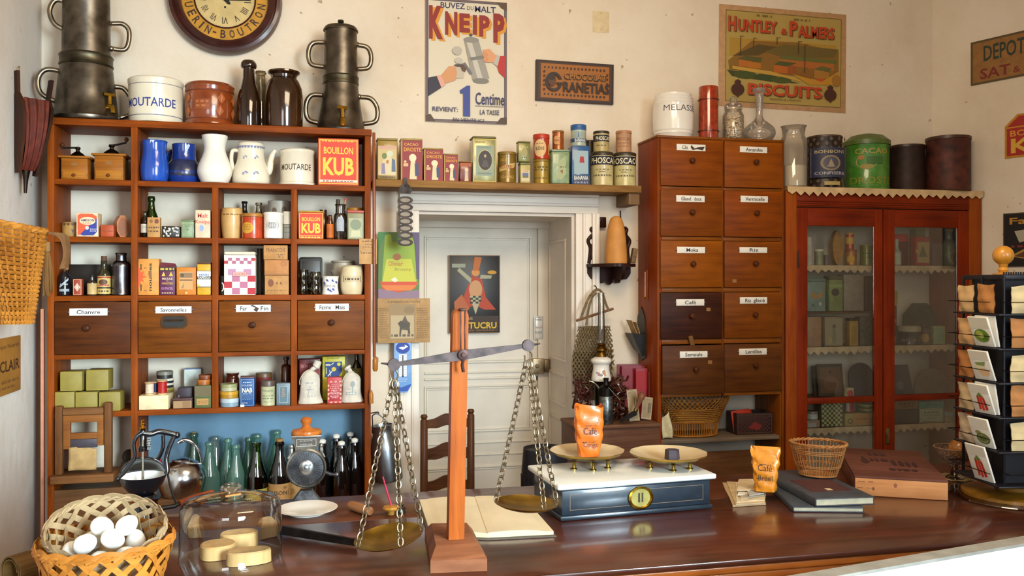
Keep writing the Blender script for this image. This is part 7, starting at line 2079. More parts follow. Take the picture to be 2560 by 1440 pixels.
Box('small_blue_box','small pale blue box at right edge of bottom cabinet section','box',2362,2388,1033,zq4+.028,G_,.05,paint('8fa0a6',.5),(),h=.026)
Box('yellowish_flat_box','yellowish flat box under the small pale blue box','box',2362,2388,1052,zq4,G_,.05,paint('9a945c',.5),(),h=.0275)
# ================================================= right wall signs
def on_right(u,v,off=.006):
 dx,dy,dz=ray(u,v);t_=(XR-off+KR_*WALL)/(dx+KR_*dy);X=dx*t_
 return Vector((X,dy*t_,CZ+dz*t_))
def rsign(name,label,cat,u0,va,vb,wd,col,art,poly=None,t_=.005,rough=.5):
 'sign on the right wall; u0 = its far (left) edge with top va and bottom vb; wd metres towards the camera'
 a,c=on_right(u0,va),on_right(u0,vb)
 h2=a.z-c.z
 b=MB().m(paint(col,rough,var=.1))
 b.M=Matrix.Rotation(-PI/2+math.atan(KR_),4,'Z')
 P_=poly or[(0,0),(1,0),(1,1),(0,1)]
 b.prism([(x*wd,(z-.5)*h2)for x,z in P_],0,t_)
 b.art(art,0,-h2/2,wd,h2,0)
 return tag(b.done(name,None,(a.x,a.y,(a.z+c.z)/2)),label,cat)
rsign('margarine_sign','long orange brown DEPOT DE MARGARINE sign high on the right wall','sign',2427,107,215,.95,'9a6c36',[('b',0,0,1,1,.012,'5a4a2a'),('T','DEPOT',.19,.68,.23,.36,.015,'2c3a2c'),('T','DE',.355,.66,.07,.3,.015,'2c3a2c'),('T','MARGARINE',.66,.7,.48,.4,.02,'2a4a3a'),('t','MARQUES',.52,.42,.2,.09,'7a4a2a'),('T','SAT',.14,.22,.17,.24,.015,'7a2420'),('t','&',.26,.18,.04,.14,'7a2420'),('T','CRÈME MOKA',.55,.22,.5,.24,.012,'7a2420')])
rsign('stock_cube_sign','red and yellow BOUILLON KUB house shaped sign on the right wall','sign',2512,290,397,.36,'c98a24',[('p',[(.03,.05),(.97,.05),(.97,.72),(.8,.95),(.2,.95),(.03,.72)],'a8261a'),('r',.03,.69,.97,.72,'c98a24'),('T','BOUILLON',.5,.56,.84,.14,.01,'d99a34'),('T','KUB',.5,.27,.82,.34,.03,'d9aa3a'),('d',.3,.8,.7,.86,5,'d99a34')],[(0,0),(1,0),(1,.75),(.82,1),(.18,1),(0,.75)])
rsign('coffee_poster','black poster lettered Favarger with coffee pot, right wall edge','poster',2508,534,668,.42,'17130f',[('b',0,0,1,1,.012,'5a4a34'),('t','Favarger',.5,.83,.84,.16,.02,'b8862e'),('p',[(.14,.66),(.34,.7),(.4,.52),(.2,.45)],'b0a890'),('p',[(.34,.66),(.46,.6),(.42,.45),(.4,.46),(.4,.58),(.34,.62)],'9a9482'),('p',[(.08,.2),(.38,.42),(.9,.3),(.6,.06)],'a9842e'),('p',[(.14,.2),(.38,.37),(.82,.28),(.56,.1)],'5a3218'),('d',.1,.36,.3,.4,3,'7a2a1a')],rough=.35)
# ================================================= on the counter
ZK=ZT+.0006
def quad_block(name,pix,z0,z1,mat,par=None,bev=0,zin=None):
 'block whose top corners (u,v) lie at height z1'
 P=[on(u,v,z1)for u,v in pix]
 c=sum(P,Vector())/len(P)
 return P,c
# ---- egg basket
def weave(b,prof,n,w,turn,m,tilt=None,steps=26,lift=.0022,c0=0,c1=1,sy=1.0):
 'two families of slanting splints over a turned profile, passing over and under'
 b.m(m)
 f=rad_at(prof)
 z0,z1=prof[0][1],prof[-1][1]
 for sg in(1,-1):
  for k in range(n):
   pts,nr=[],[]
   for i in range(steps+1):
    q=c0+(c1-c0)*i/steps
    z=z0+(z1-z0)*q
    a=2*PI*k/n+sg*turn*q
    r=f(z)+sg*lift*math.cos(PI*(q*turn*n/PI+k))
    pts.append(Vector((r*math.cos(a),r*sy*math.sin(a),z)))
    nr.append(Vector((math.cos(a),math.sin(a),.0)))
   b.ribbon(pts,nr,w,.0018)
cx_=px(265,2.0)
SPL=wood('8a4e16','c27c30','x',.5,fine=.8)
SPG=wood('7d6548','a58a66','x',.6,fine=.8)
OB=thing('woven_basket','orange brown splint basket on the counter holding the grey egg basket','basket',(cx_,2.0,ZK),faceme(cx_,2.0))
prof=[(.098,.004),(.112,.05),(.126,.10),(.136,.135)]
b=MB();weave(b,prof,19,.0125,.95,SPL);b.done('lattice_wall',OB)
b=MB().m(SPL).lathe([(.100,0),(.102,.010),(.094,.010),(0,.006)],36,cap=(True,False)).done('basket_floor',OB)
def looped(par,R_,z,m,n,M_=None):
 b=MB();b.M=M_;b.m(m)
 for ph in(0,PI):
  b.tube([((R_+.002*math.cos(n*a+ph))*math.cos(a),(R_+.002*math.cos(n*a+ph))*math.sin(a),z+.004*math.sin(n*a+ph))for a in[2*PI*i/96 for i in range(96)]],.0036,6,closed=True)
 for k in range(n):
  pts=[];nr=[]
  for i in range(9):
   a=2*PI*k/n+.62*i/8
   r=R_+.002*math.cos(i)
   pts.append(Vector((r*math.cos(a),r*math.sin(a),z-.004+.014*math.sin(PI*i/8))));nr.append(Vector((math.cos(a),math.sin(a),.3)))
  b.ribbon(pts,nr,.010,.0018)
 return b.done('looped_rim',par)
looped(OB,.1365,.137,SPL,17)
T18=math.radians(18)
EB=thing('egg_basket','grey lattice splint basket full of white eggs, tilted inside the orange basket','basket',(cx_,2.0,ZK),faceme(cx_,2.0))
Rt=Matrix.Translation((0,.023,.092))@Matrix.Rotation(T18,4,'X')
prof=[(.070,.0),(.088,.02),(.106,.048),(.119,.075)]
b=MB();b.M=Rt
weave(b,prof,17,.0125,.95,SPG)
b.done('lattice_wall',EB)
b=MB();b.M=Rt
b.m(SPG)
for sg in(1,-1):
 for k in range(15):
  o=(k-7)*.0105
  hl=math.sqrt(max(0,.076**2-o*o))
  if hl<.012:continue
  pts=[Vector((o,-hl+2*hl*i/12,.001*math.cos(PI*(i+k))))if sg>0 else Vector((-hl+2*hl*i/12,o,.001*math.cos(PI*(i+k+1))))for i in range(13)]
  b.ribbon(pts,[Vector((0,0,1))]*13,.0098,.0016)
b.done('woven_floor',EB)
looped(EB,.1195,.077,SPG,17,Rt)
EGG=paint('f0ebe0',.45,var=.02,scale=30)
M_EB=Matrix.Translation((cx_,2.0,ZK))@Matrix.Rotation(faceme(cx_,2.0),4,'Z')@Rt
eggs=[(251,1334,2,20),(301,1337,2,-40),(332,1355,1,80),(222,1354,1.4,-12),(276,1366,1.6,25),(187,1377,1,15),(226,1383,1.2,-25),(254,1394,1,10),(302,1390,1,-8)]
names=['white egg on top of the pile, left of the two highest','white egg tilted, right of the two highest on the pile','upright white egg at the right end of the pile','white egg in the second row, above the far left one','white egg in the centre of the pile, before the tilted one','white egg at the far left end of the pile','white egg lying in the front row beside the far left one','low white egg just showing over the front rim, left','low white egg just showing over the front rim, right']
cen=[]
for u,v,ly,ang in eggs:
 hgt=.0235+.030*(ly-1)
 q_=0.0;x_=0.0
 for _ in range(12):
  w_=M_EB@Vector((x_,q_,hgt))
  a_=math.atan2(w_.x,w_.y)-TH
  dist=w_.x*SN+w_.y*CS
  uu=1280+FPX*(w_.x*CS-w_.y*SN)/dist;vv=H0+FPX*(CZ-w_.z)/dist
  x_+=(u-uu)*dist/FPX;q_+=(vv-v)*.0014
 cen.append(Vector((x_,q_,hgt)))
for _ in range(200):
 for i in range(len(cen)):
  for j in range(i):
   d_=cen[i]-cen[j]
   if d_.length<.0495:
    d_=d_.normalized()*(.0495-d_.length)*.5
    cen[i]+=d_;cen[j]-=d_
  c_=cen[i];c_.z=max(c_.z,.0245)
  rm=.07+.6*c_.z-.022
  r_=math.hypot(c_.x,c_.y)
  if r_>rm:c_.x*=rm/r_;c_.y*=rm/r_
for(u,v,ly,ang),nm,c_ in zip(eggs,names,cen):
 w_=M_EB@c_
 b=MB().m(EGG)
 b.M=Matrix.Rotation(math.radians(ang),4,'Y')
 vert=abs(ang)>50
 ra,rb_=(.0205,.0246)
 b.M=b.M@Matrix.Rotation(PI/2,4,'Y')if not vert else Matrix.Rotation(math.radians(ang-80),4,'Y')
 b.lathe([(0,-rb_)]+[(ra*math.cos(t)*(1-.09*math.sin(t)),rb_*math.sin(t))for t in[(-PI/2+PI*k/14)for k in range(1,14)]]+[(0,rb_)],24)
 tag(b.done('egg',None,w_),nm,'egg','white eggs in the lattice basket')
# ---- brown rolled leather and straw at the bottom left corner
q=on(118,1440,ZT)
t=thing('rolled_leather','roll of brown leather at the bottom left beside the egg basket','leather roll',(q.x-.02,q.y-.02,ZK),math.radians(-40))
b=MB().m(wood('3f2a14','6f5028','y',.5))
spi=[((.022+.010*k/40)*math.cos(k*.24),(.022+.010*k/40)*math.sin(k*.24)+.0372)for k in range(56)]
for(xa,za),(xb,zb)in zip(spi,spi[1:]):
 b.hexa([(xa,-.06,za),(xb,-.06,zb),(xb,.07,zb),(xa,.07,za)],[(xa*1.1,-.06,(za-.0372)*1.1+.0372),(xb*1.1,-.06,(zb-.0372)*1.1+.0372),(xb*1.1,.07,(zb-.0372)*1.1+.0372),(xa*1.1,.07,(za-.0372)*1.1+.0372)])
b.done('roll',t)
# ---- bell jar with cake slices
cb_=on(578,1392,ZT)
BJ=thing('glass_bell','clear glass bell cover with knob over tan nougat slices','glass cover',(cb_.x,cb_.y,ZK),faceme(cb_.x,cb_.y))
r0=123*cb_.y/ray(578,700)[1]/FPX
hs=(CZ-(1258-700)*(cb_.y-.0)/ray(578,700)[1]/FPX)-ZT
BG=glass('fafaf6',.25,.015)
MB().m(BG).lathe([(r0*1.005,0),(r0*1.01,.003),(r0,.006),(r0*.995,hs*.5),(r0*.985,hs-.012),(r0*.96,hs),(r0*.9,hs+.007),(r0*.6,hs+.016),(r0*.25,hs+.02),(0,hs+.0205)],64,cap=(False,False)).done('dome',BJ)
MB().m(BG).lathe([(.012,hs+.0212),(.010,hs+.026),(.016,hs+.030),(.027,hs+.036),(.027,hs+.041),(.018,hs+.048),(0,hs+.050)],28).done('glass_knob',BJ)
b=MB().m(paint('a86a24',.6));b.M=Matrix.Translation((.004,-.022,hs+.023))@Matrix.Rotation(.4,4,'Z');b.box(-.02,.02,-.003,.003,0,.004).done('raffia_tie',BJ)
NOUG=paint('c9a068',.6,var=.1,scale=35,bump=.25)
NOU2=wood('b98d54','d9b581','z',.6,fine=.7)
def slice_(u,v,rx,ry,h,z,rz,label):
 q=on(u,v,z)
 q.z=z
 b=MB()
 n=30
 ps=[(rx*math.copysign(abs(math.cos(2*PI*k/n))**.8,math.cos(2*PI*k/n)),ry*math.copysign(abs(math.sin(2*PI*k/n))**.8,math.sin(2*PI*k/n)))for k in range(n)]
 b.m(NOU2).hexa([(x,y,0)for x,y in ps],[(x*.985,y*.985,h)for x,y in ps])
 b.m(NOUG).hexa([(x*.96,y*.96,h)for x,y in ps],[(x*.9,y*.9,h+.003)for x,y in ps])
 return tag(b.done('nougat_slice',None,q,rz),label,'nougat','nougat slices under the glass bell')
slice_(545,1390,.043,.040,.030,ZK+.0004,.2,'thick round tan nougat slice, left one under the glass bell')
slice_(598,1364,.048,.030,.034,ZK+.0004,.1,'tan nougat slice at the back under the glass bell')
slice_(622,1406,.054,.028,.029,ZK+.0004,.16,'long tan nougat slice nearest the camera under the glass bell')
# ---- black rotary grinder with white bowl
Yg=2.52
s=sc(357,Yg);p=pt(357,700,Yg)
GM=thing('rotary_grinder','black cast iron table grinder with white lined bowl and brass finial','grinder',(p.x,p.y,ZK),faceme(p.x,p.y))
hg=lambda v:zz(357,v,Yg)-ZT
gx=lambda u:(u-357)*s
GB_=paint('121114',.25,.3,.1,coat=.6)
MB().m(GB_).lathe([(50*s,0),(50*s,.008),(40*s,.014),(24*s,.02),(20*s,hg(1250)),(34*s,hg(1242)),(34*s,hg(1236)),(20*s,hg(1234))],36).done('pedestal',GM)
zr=hg(1190)
b=MB().m(GB_).lathe([(22*s,hg(1236)),(34*s,hg(1228)),(48*s,hg(1210)),(56*s,zr),(57*s,zr+.002),(54*s,zr+.002)],48,cap=(True,False)).done('bowl_shell',GM)
MB().m(WHT).lathe([(53.8*s,zr+.0015),(46*s,hg(1207)),(30*s,hg(1224)),(0,hg(1228))],40,cap=(False,False)).done('white_lining',GM)
b=MB().m(GB_)
b.lathe([(55*s,0),(57*s,.006),(52*s,14*s),(30*s,28*s),(12*s,34*s)],40,(0,0,zr+.002),cap=(False,False))if False else None
# rear hood: half shell behind the bowl
b.grid(lambda a,c:(55*s*math.cos(a*PI)*math.cos(c*1.2),55*s*math.sin(a*PI)*math.cos(c*1.2),zr+.003+44*s*math.sin(c*1.2)),20,8)
hd=b.done('hood',GM);sol=hd.modifiers.new('t','SOLIDIFY');sol.thickness=.004
b=MB().m(metal('9c9180',.3)).tube([(0,-.006,hg(1226)),(0,-.006,hg(1078))],3.2*s,10).done('shaft',GM)
b=MB().m(GB_)
b.tube(curve([(gx(303),-.01,hg(1186)),(gx(318),-.01,hg(1172)),(gx(338),-.01,hg(1140)),(gx(336),-.01,hg(1108)),(gx(344),-.01,hg(1088)),(gx(357),-.008,hg(1080))],5),5.5*s,10)
b.tube(curve([(gx(357),-.008,hg(1082)),(gx(376),-.004,hg(1086)),(gx(394),0,hg(1082)),(gx(420),.0,hg(1088)),(gx(436),0,hg(1094))],5),7*s,10)
b.tube(curve([(gx(432),0,hg(1092)),(gx(420),0,hg(1120)),(gx(412),0,hg(1150)),(gx(414),-.005,hg(1180)),(gx(411),-.006,hg(1190))],5),6*s,10)
b.tube(curve([(gx(404),0,hg(1092)),(gx(404),0,hg(1120)),(gx(396),.005,hg(1145)),(gx(388),.01,hg(1156))],5),5*s,10)
b.ball((gx(436),0,hg(1094)),9*s,8*s,9*s,12,8)
b.lathe([(11*s,hg(1128)),(12*s,hg(1120)),(7*s,hg(1112)),(10*s,hg(1082)),(9*s,hg(1076)),(6*s,hg(1074))],20)
b.done('yoke',GM)
b=MB().m(metal('8d8a86',.3))
b.M=Matrix.Translation((gx(370),-.012,hg(1108)))@Matrix.Rotation(PI/2,4,'Y')
b.lathe([(8*s,-4*s),(15*s,0),(15*s,3*s),(6*s,5*s)],20)
for k in range(14):b.box(.012*0+14*s*math.cos(k*PI/7)-1.5*s,14*s*math.cos(k*PI/7)+1.5*s,14*s*math.sin(k*PI/7)-1.5*s,14*s*math.sin(k*PI/7)+1.5*s,-3*s,5*s)
b.done('bevel_gear',GM)
MB().m(metal('c99a34',.2)).lathe([(6*s,hg(1073.5)),(9*s,hg(1070)),(3*s,hg(1066)),(6*s,hg(1060)),(3*s,hg(1057)),(5*s,hg(1052)),(0,hg(1047))],16,(0,-.004,0)).done('brass_finial',GM)
b=MB().m(IRON)
b.tube(curve([(gx(414),-.004,hg(1186)),(gx(422),-.02,hg(1225)),(gx(434),-.03,hg(1262))],5),2.6*s,8);b.ball((gx(300),-.012,hg(1190)),7*s,6*s,6*s,10,8)
b.tube([(gx(296),-.012,hg(1194)),(gx(308),-.012,hg(1184))],4*s,8)
b.done('clamp_screw',GM)
q1,q2=on(438,1262,ZT+.02),on(530,1229,ZT+.03)
t=thing('red_handle_tool','dark iron bar with red brown wooden handle lying behind the glass bell','tool',(q1 .x,q1 .y,ZK))
b=MB().m(wood('5a2410','8a3c1c','x',.35,coat=.3));e=q2-q1
b.tube([(e.x*.1,e.y*.1,.02),(e.x*.5,e.y*.5,.023),(e.x,e.y,.025)],[.010,.0125,.011],12).done('wooden_handle',t)
b=MB().m(IRON);b.tube([(-.12,-.03,.008),(0,0,.016),(e.x*.098,e.y*.098,.0195)],[.007,.007,.006],8).done('iron_bar',t)
# white plate
q=on(768,1276,ZT+.008)
b=MB().m(WHT).lathe([(.055,0),(.058,.004),(.088,.014),(.090,.016),(.086,.0165),(.056,.007),(0,.006)],56)
tag(b.done('white_plate',None,(q.x,q.y,ZK)),'plain white plate on the counter behind the glass bell','plate')
# iron bar and wooden handle
a,c=on(700,1318,ZT+.02),on(888,1350,ZT+.02)
d=c-a;L=d.length
b=MB().m(metal('2c2422',.5,.3,.8)).hexa([(0,-.004,-.012),(L,-.004,-.008),(L,.004,-.008),(0,.004,-.012)],[(0,-.004,.012),(L,-.004,.010),(L,.004,.010),(0,.004,.012)])
tag(b.done('iron_strip',None,(a.x,a.y,ZK+.0125),math.atan2(d.y,d.x)),'dark flat iron strip lying between glass bell and brass pan','iron strip')
a,c=on(876,1262,ZT+.016),on(926,1278,ZT+.016)
d=c-a;L=d.length
b=MB().m(wood('7a4a2a','ad7a50','x',.5));b.M=Matrix.Rotation(PI/2,4,'Y')
b.lathe(smooth([(.010,0),(.0135,.006),(.0145,L*.5),(.013,L-.006),(.010,L)],3),20)
tag(b.done('wooden_dowel',None,(a.x,a.y,ZK+.0148),math.atan2(d.y,d.x)),'short turned wooden dowel lying by the left balance chain','dowel')
# ---- open ledger
LB=[(1052,1243),(1210,1240),(1390,1326),(1225,1333),(1062,1322)]
zt=ZT+.022
def P2(u,v,z):return on(u,v,z)
bl_,bm_,br_=on(1050,1244,zt),on(1190,1240,zt),on(1315,1243,zt)
fl_,fm_,fr_=on(1078,1326,zt),on(1222,1332,zt),on(1388,1324,zt)
op=thing('open_ledger','large open account book with blank yellowed pages behind the balance','book',(fm_.x,fm_.y,ZK))
def page(A,B,C,D,th,name,mat,curl=0):
 'A back spine, B back outer, C front outer, D front spine'
 b=MB().m(mat)
 n=8
 o=Vector((fm_.x,fm_.y,ZT))
 for i in range(n):
  w0,w1=i/n,(i+1)/n
  f=lambda w:.004+th*(.55+.45*math.sin(PI*min(1,w*1.0+.12))**.6)if curl else th
  g=lambda w,z:[((A+(B-A)*w)-o),((D+(C-D)*w)-o)]
  a0,d0=g(w0,0);a1,d1=g(w1,0)
  z0,z1=f(w0),f(w1)
  b.hexa([(a0 .x,a0 .y,.0035),(a1 .x,a1 .y,.0035),(d1 .x,d1 .y,.0035),(d0 .x,d0 .y,.0035)],[(a0 .x,a0 .y,z0),(a1 .x,a1 .y,z1),(d1 .x,d1 .y,z1),(d0 .x,d0 .y,z0)])
 b.done(name,op)
PG=paint('d6c6a4',.7,var=.05,scale=8)
page(bm_,bl_,fl_,fm_,.014,'left_pages',PG,1)
page(bm_,br_,fr_,fm_,.016,'right_pages',PG,1)
b=MB().m(paint('5a5448',.7))
o=Vector((fm_.x,fm_.y,ZT))
ex=lambda P,k=1.03:((P-bm_)*k+bm_-o)
cv=[ex(P)for P in(bl_,bm_,br_,fr_,fm_,fl_)]
b.hexa([(p.x,p.y,0)for p in cv],[(p.x,p.y,.003)for p in cv]).done('cover',op)
# pen in wooden holder
q=on(978,1287,ZT)
t=thing('pen_holder','small ochre wooden knob holder with a pink red pen standing in it','pen holder',(q.x,q.y,ZK))
MB().m(wood('8a5a20','c08a3a','z',.4,coat=.2)).lathe([(.010,0),(.010,.012),(.024,.016),(.026,.02),(.022,.025),(.006,.027),(0,.027)],24).done('knob',t)
b=MB().m(paint('c22a4e',.35)).tube([(0.0,0,.0275),(-.014,.006,.075),(-.024,.01,.112)],[.003,.003,.002],8).done('pen',t)
b=MB().m(glass('b9c0bc',.3)).lathe([(.011,0),(.012,.002),(.012,.018),(.006,.022),(.006,.028)],20,(.032,.008,0)).done('small_vial',t)
# ---- hanging pan balance
pb=on(1146,1405,ZT)
f_l,f_r=on(1076,1434,ZT),on(1218,1428,ZT)
b_l,b_r=on(1062,1352,ZT),on(1180,1350,ZT)
o=(f_l+f_r+b_l+b_r)/4
BAL=thing('pan_balance','old wooden post balance with iron beam and two brass pans on chains','balance',(o.x,o.y,ZK))
BW=wood('5c3320','8f5a3c','x',.45,coat=.15)
b=MB().m(BW)
q_=[f_l,f_r,b_r,b_l]
lo_=[(p.x-o.x,p.y-o.y,0)for p in q_];mid_=[(p.x-o.x,p.y-o.y,.03)for p in q_]
k_=.74
up_=[((p.x-o.x)*k_,(p.y-o.y)*k_+.012,.052)for p in q_]
b.hexa(lo_,mid_);b.hexa([(x,y,z+.0002)for x,y,z in mid_],up_)
b.done('base_block',BAL)
pp=on(1138,1350,ZT+.052);Yp_=pp.y+.018
s=sc(1140,Yp_)
POST=wood('843c0c','b25c1c','z',.35,coat=.25)
zt0,zt1=.0525,zz(1148,792,Yp_)-ZT
b=MB().m(POST)
xb_,xt_=px(1138,Yp_)-o.x,px(1149,Yp_)-o.x
hw=19.5*s
yb_=Yp_-o.y
b.hexa([(xb_-hw,yb_-hw,zt0),(xb_+hw,yb_-hw,zt0),(xb_+hw,yb_+hw,zt0),(xb_-hw,yb_+hw,zt0)],[(xt_-hw,yb_-hw,zt1),(xt_+hw,yb_-hw,zt1),(xt_+hw,yb_+hw,zt1),(xt_-hw,yb_+hw,zt1)])
rd=[(xt_-hw,zt1+.0002),(xt_+hw,zt1+.0002)]+[(xt_+hw*math.cos(PI*k/12),zt1+.0002+hw*1.05*math.sin(PI*k/12))for k in range(1,12)]
b.prism(rd,yb_-hw,yb_+hw)
b.done('post',BAL)
yB=yb_-hw-.022
YB_=yB+o.y
sB=sc(1155,YB_)
bx=lambda u:px(u,YB_)-o.x
bz=lambda u,v:zz(u,v,YB_)-ZT
IRB=metal('4c3e3c',.55,.25,.6,40)
b=MB().m(IRB)
A_,C_p,E_=(bx(985),bz(985,912)),(bx(1156),bz(1156,889)),(bx(1320),bz(1320,864))
hcen,hend=13*sB,4.5*sB
b.prism([(A_[0],A_[1]-hend),(C_p[0],C_p[1]-hcen),(E_[0],E_[1]-hend),(E_[0],E_[1]+hend),(C_p[0],C_p[1]+hcen),(A_[0],A_[1]+hend)],yB-.003,yB+.003)
for(x,z),sgn in((A_,-1),(E_,1)):
 b.M=Matrix.Translation((x,yB,z))@R3
 b.lathe([(15*sB,-.006),(15*sB,.006),(0,.006)],24)
 b.M=None
 b.tube([(x+sgn*14*sB,yB,z+1.5*sB),(x+sgn*32*sB,yB,z+4*sB)],[3.5*sB,1.5*sB],8)
b.done('beam',BAL)
b=MB().m(metal('4a3430',.5,.3,.8))
z0,z1=bz(1156,916),bz(1157,778)
xm=bx(1157)
b.box(xm-8*sB,xm-4*sB,yB-.007,yB-.0035,bz(1156,884),z1,.001);b.box(xm+3*sB,xm+7*sB,yB-.007,yB-.0035,bz(1156,884),z1,.001)
b.box(xm-8*sB,xm+7*sB,yB-.007,yB+.02,z1,z1+.006,.001)
b.tube([(xm,yB-.0075,bz(1156,930)),(xm-3*sB,yB-.0075,bz(1156,912)),(xm,yB-.0075,bz(1156,898))],4*sB,8)
b.M=Matrix.Translation((xm,yB-.0035,C_p[1]+2*sB))@R3
b.lathe([(13*sB,0),(13*sB,.006),(6*sB,.007),(5*sB,.011),(0,.011)],20)
b.done('hanger',BAL)
LINK=metal('8c7a60',.42,.25,.85,60)
def torus_link(b,c,d,twist,L,W,r):
 'oval link centred at c along direction d'
 d=d.normalized()
 sd=d.cross(Vector((0,1,0))).normalized();up=sd.cross(d).normalized()
 w=(sd*math.cos(twist)+up*math.sin(twist))
 pts=[c+d*(L/2*math.cos(2*PI*k/10))+w*(W/2*math.sin(2*PI*k/10))for k in range(10)]
 b.tube(pts,r,5,closed=True)
def chain(name,P,Q):
 b=MB().m(LINK)
 d=Q-P;n=max(4,round(d.length/.0165));st=d/n
 for i in range(n):
  sag=Vector((0,0,-.004*math.sin(PI*(i+.5)/n)))
  torus_link(b,P+st*(i+.5)+sag,d,(i%2)*PI/2+.5,.0215,.0145,.0018)
 return b.done(name,BAL)
PAN=metal('a8893c',.3,.2,1,18)
def pan(hx,hz,u,v,hwpx,tilt,roll,name):
 Yp2=YB_+.0
 s2=sc(u,Yp2)
 cx0,cz0=px(u,Yp2)-o.x,zz(u,v,Yp2)-ZT
 C=Vector((cx0,yB,cz0));R=hwpx*s2
 M_=Matrix.Translation(C)@Matrix.Rotation(math.radians(roll),4,'Y')@Matrix.Rotation(math.radians(tilt),4,'X')
 b=MB().m(PAN);b.M=M_
 b.lathe([(0,-R*.22),(R*.5,-R*.19),(R*.85,-R*.08),(R,.0),(R*1.01,.0018),(R*.985,.002),(R*.84,-R*.075),(R*.5,-R*.18),(0,-R*.205)],48,cap=(False,False))
 b.done(name,BAL)
 top=Vector((hx,yB,hz-15*sB))
 b=MB().m(LINK)
 b.tube(curve([top+Vector((0,0,.004)),top+Vector((.009,0,-.006)),top+Vector((.007,0,-.020)),top+Vector((-.006,0,-.022)),top+Vector((-.009,0,-.010))],4),.0024,8)
 b.done('s_hook',BAL)
 top2=top+Vector((0,0,-.024))
 return M_,R,top2
Mp,R,tp=pan(A_[0],A_[1],972,1342,86,4,-9,'brass_pan')
for a in(200,285,350):chain('chain',tp+Vector((.004*math.cos(math.radians(a)),.004*math.sin(math.radians(a)),0)),Mp@Vector((R*.97*math.cos(math.radians(a)),R*.97*math.sin(math.radians(a)),.003)))
Mp,R,tp=pan(E_[0],E_[1],1316,1258,80,0,3,'brass_pan')
for a in(176,290,335):chain('chain',tp+Vector((.004*math.cos(math.radians(a)),.004*math.sin(math.radians(a)),0)),Mp@Vector((R*.97*math.cos(math.radians(a)),R*.97*math.sin(math.radians(a)),.003)))
# ---- counter scale with marble top
fl,fr=on(1402,1305,ZT),on(1782,1272,ZT)
d=fr-fl;W=d.length;rz=math.atan2(d.y,d.x)
D_=.27
RS=thing('counter_scale','dark blue grocer scale with white marble top and brass oval badge','scale',(fl.x,fl.y,ZK),rz)
NAVY=paint('26333f',.3,.1,.1,coat=.5)
b=MB().m(NAVY)
b.box(0,W,0,D_,0,.014,.004);b.box(.006,W-.006,.006,D_-.006,.0142,.086,.003);b.box(.002,W-.002,.002,D_-.002,.0862,.092,.002)
b.art([('b',.05,.2,.95,.84,.003,'7d6a52')],.006,.0142,W-.012,.072,.006)
b.done('scale_body',RS)
MB().m(paint('dfe2dd',.18,var=.04,coat=.6,scale=5)).box(-.012,W+.008,-.010,D_+.006,.0922,.108,.005,3).done('marble_top',RS)
b=MB().m(metal('b9962e',.25,.15));b.M=Matrix.Translation((W*.515,.0058,.05))@R3
b.lathe([(.033,-.0),(.036,.002),(.036,.005),(.031,.008),(.028,.004),(.028,.0)],40,cap=(False,False),sx=1.12,sy=.95)
b.done('brass_badge_ring',RS)
b=MB().m(paint('a59a52',.3,.3,coat=.4));b.M=Matrix.Translation((W*.515,.0057,.05))@R3
b.lathe([(.028,0),(.028,.0025),(0,.0025)],32,sx=1.12,sy=.95);b.M=Matrix.Translation((W*.515,.0057,.05))
b.art([('r',.36,.25,.46,.78,'2c2a1a'),('r',.55,.25,.63,.78,'2c2a1a')],-.03,-.026,.06,.052,-.0028)
b.done('badge_window',RS)
def cast(name,u,v,hwpx,zrim,legs,n=12):
 q=on(u,v,zrim)
 l=Vector((q.x-fl.x,q.y-fl.y,0));l.rotate(Matrix.Rotation(-rz,3,'Z'))
 Rr=hwpx*q.y/ray(u,700)[1]/FPX
 zr_=zrim-ZK
 b=MB()
 def rim(a):return 1+.025*abs(math.sin(n/2*a))
 for r0,r1,z0,z1,m in((0,.6,-.020,-.018,0),(.6,.9,-.018,-.006,0),(.9,1.0,-.006,.002,0)):
  for k in range(72):
   a0,a1=2*PI*k/72,2*PI*(k+1)/72
   g=lambda r,a,z:(l.x+Rr*r*(rim(a)if r>.8 else 1)*math.cos(a),l.y+Rr*r*(rim(a)if r>.8 else 1)*math.sin(a),zr_+z)
   b.m(CHINA)
   f=[g(r0,a0,z0),g(r1,a0,z1),g(r1,a1,z1),g(r0,a1,z0)]
   b.face([b._v(p)for p in(f if r0 else[f[0],f[1],f[2]])])
   b.m(PAN)
   f=[(x,y,z-.0035)for x,y,z in f]
   b.face([b._v(p)for p in(f[::-1]if r0 else[f[0],f[2],f[1]])])
   if r1==1.0:
    A,B=g(1.0,a0,.002),g(1.0,a1,.002);A2,B2=g(1.012,a0,.0015),g(1.012,a1,.0015);A3,B3=g(1.0,a0,-.0015),g(1.0,a1,-.0015)
    b.face([b._v(p)for p in(A,A2,B2,B)]);b.face([b._v(p)for p in(A2,A3,B3,B2)])
 bmesh.ops.remove_doubles(b.bm,verts=b.bm.verts[:],dist=.00005)
 b.done(name,RS)
 for a,r in legs:
  x,y=l.x+Rr*r*math.cos(math.radians(a)),l.y+Rr*r*math.sin(math.radians(a))
  MB().m(metal('9a7c34',.3,.2)).lathe([(.011,.1082),(.011,.111),(.0055,.1125),(.005,zr_-.026),(.007,zr_-.0225)],16,(x,y,0)).done('brass_leg',RS)
 return q,Rr,zr_
CHINA=paint('cdb890',.3,.15,.08,coat=.3,scale=8)
qa,Ra,za=cast('scale_pan',1468,1126,91,ZT+.155,((215,.66),(262,.66),(305,.66),(60,.6)))
qb,Rb,zb_=cast('scale_pan',1671,1132,94,ZT+.150,((190,.6),(255,.6),(305,.62),(60,.6)))
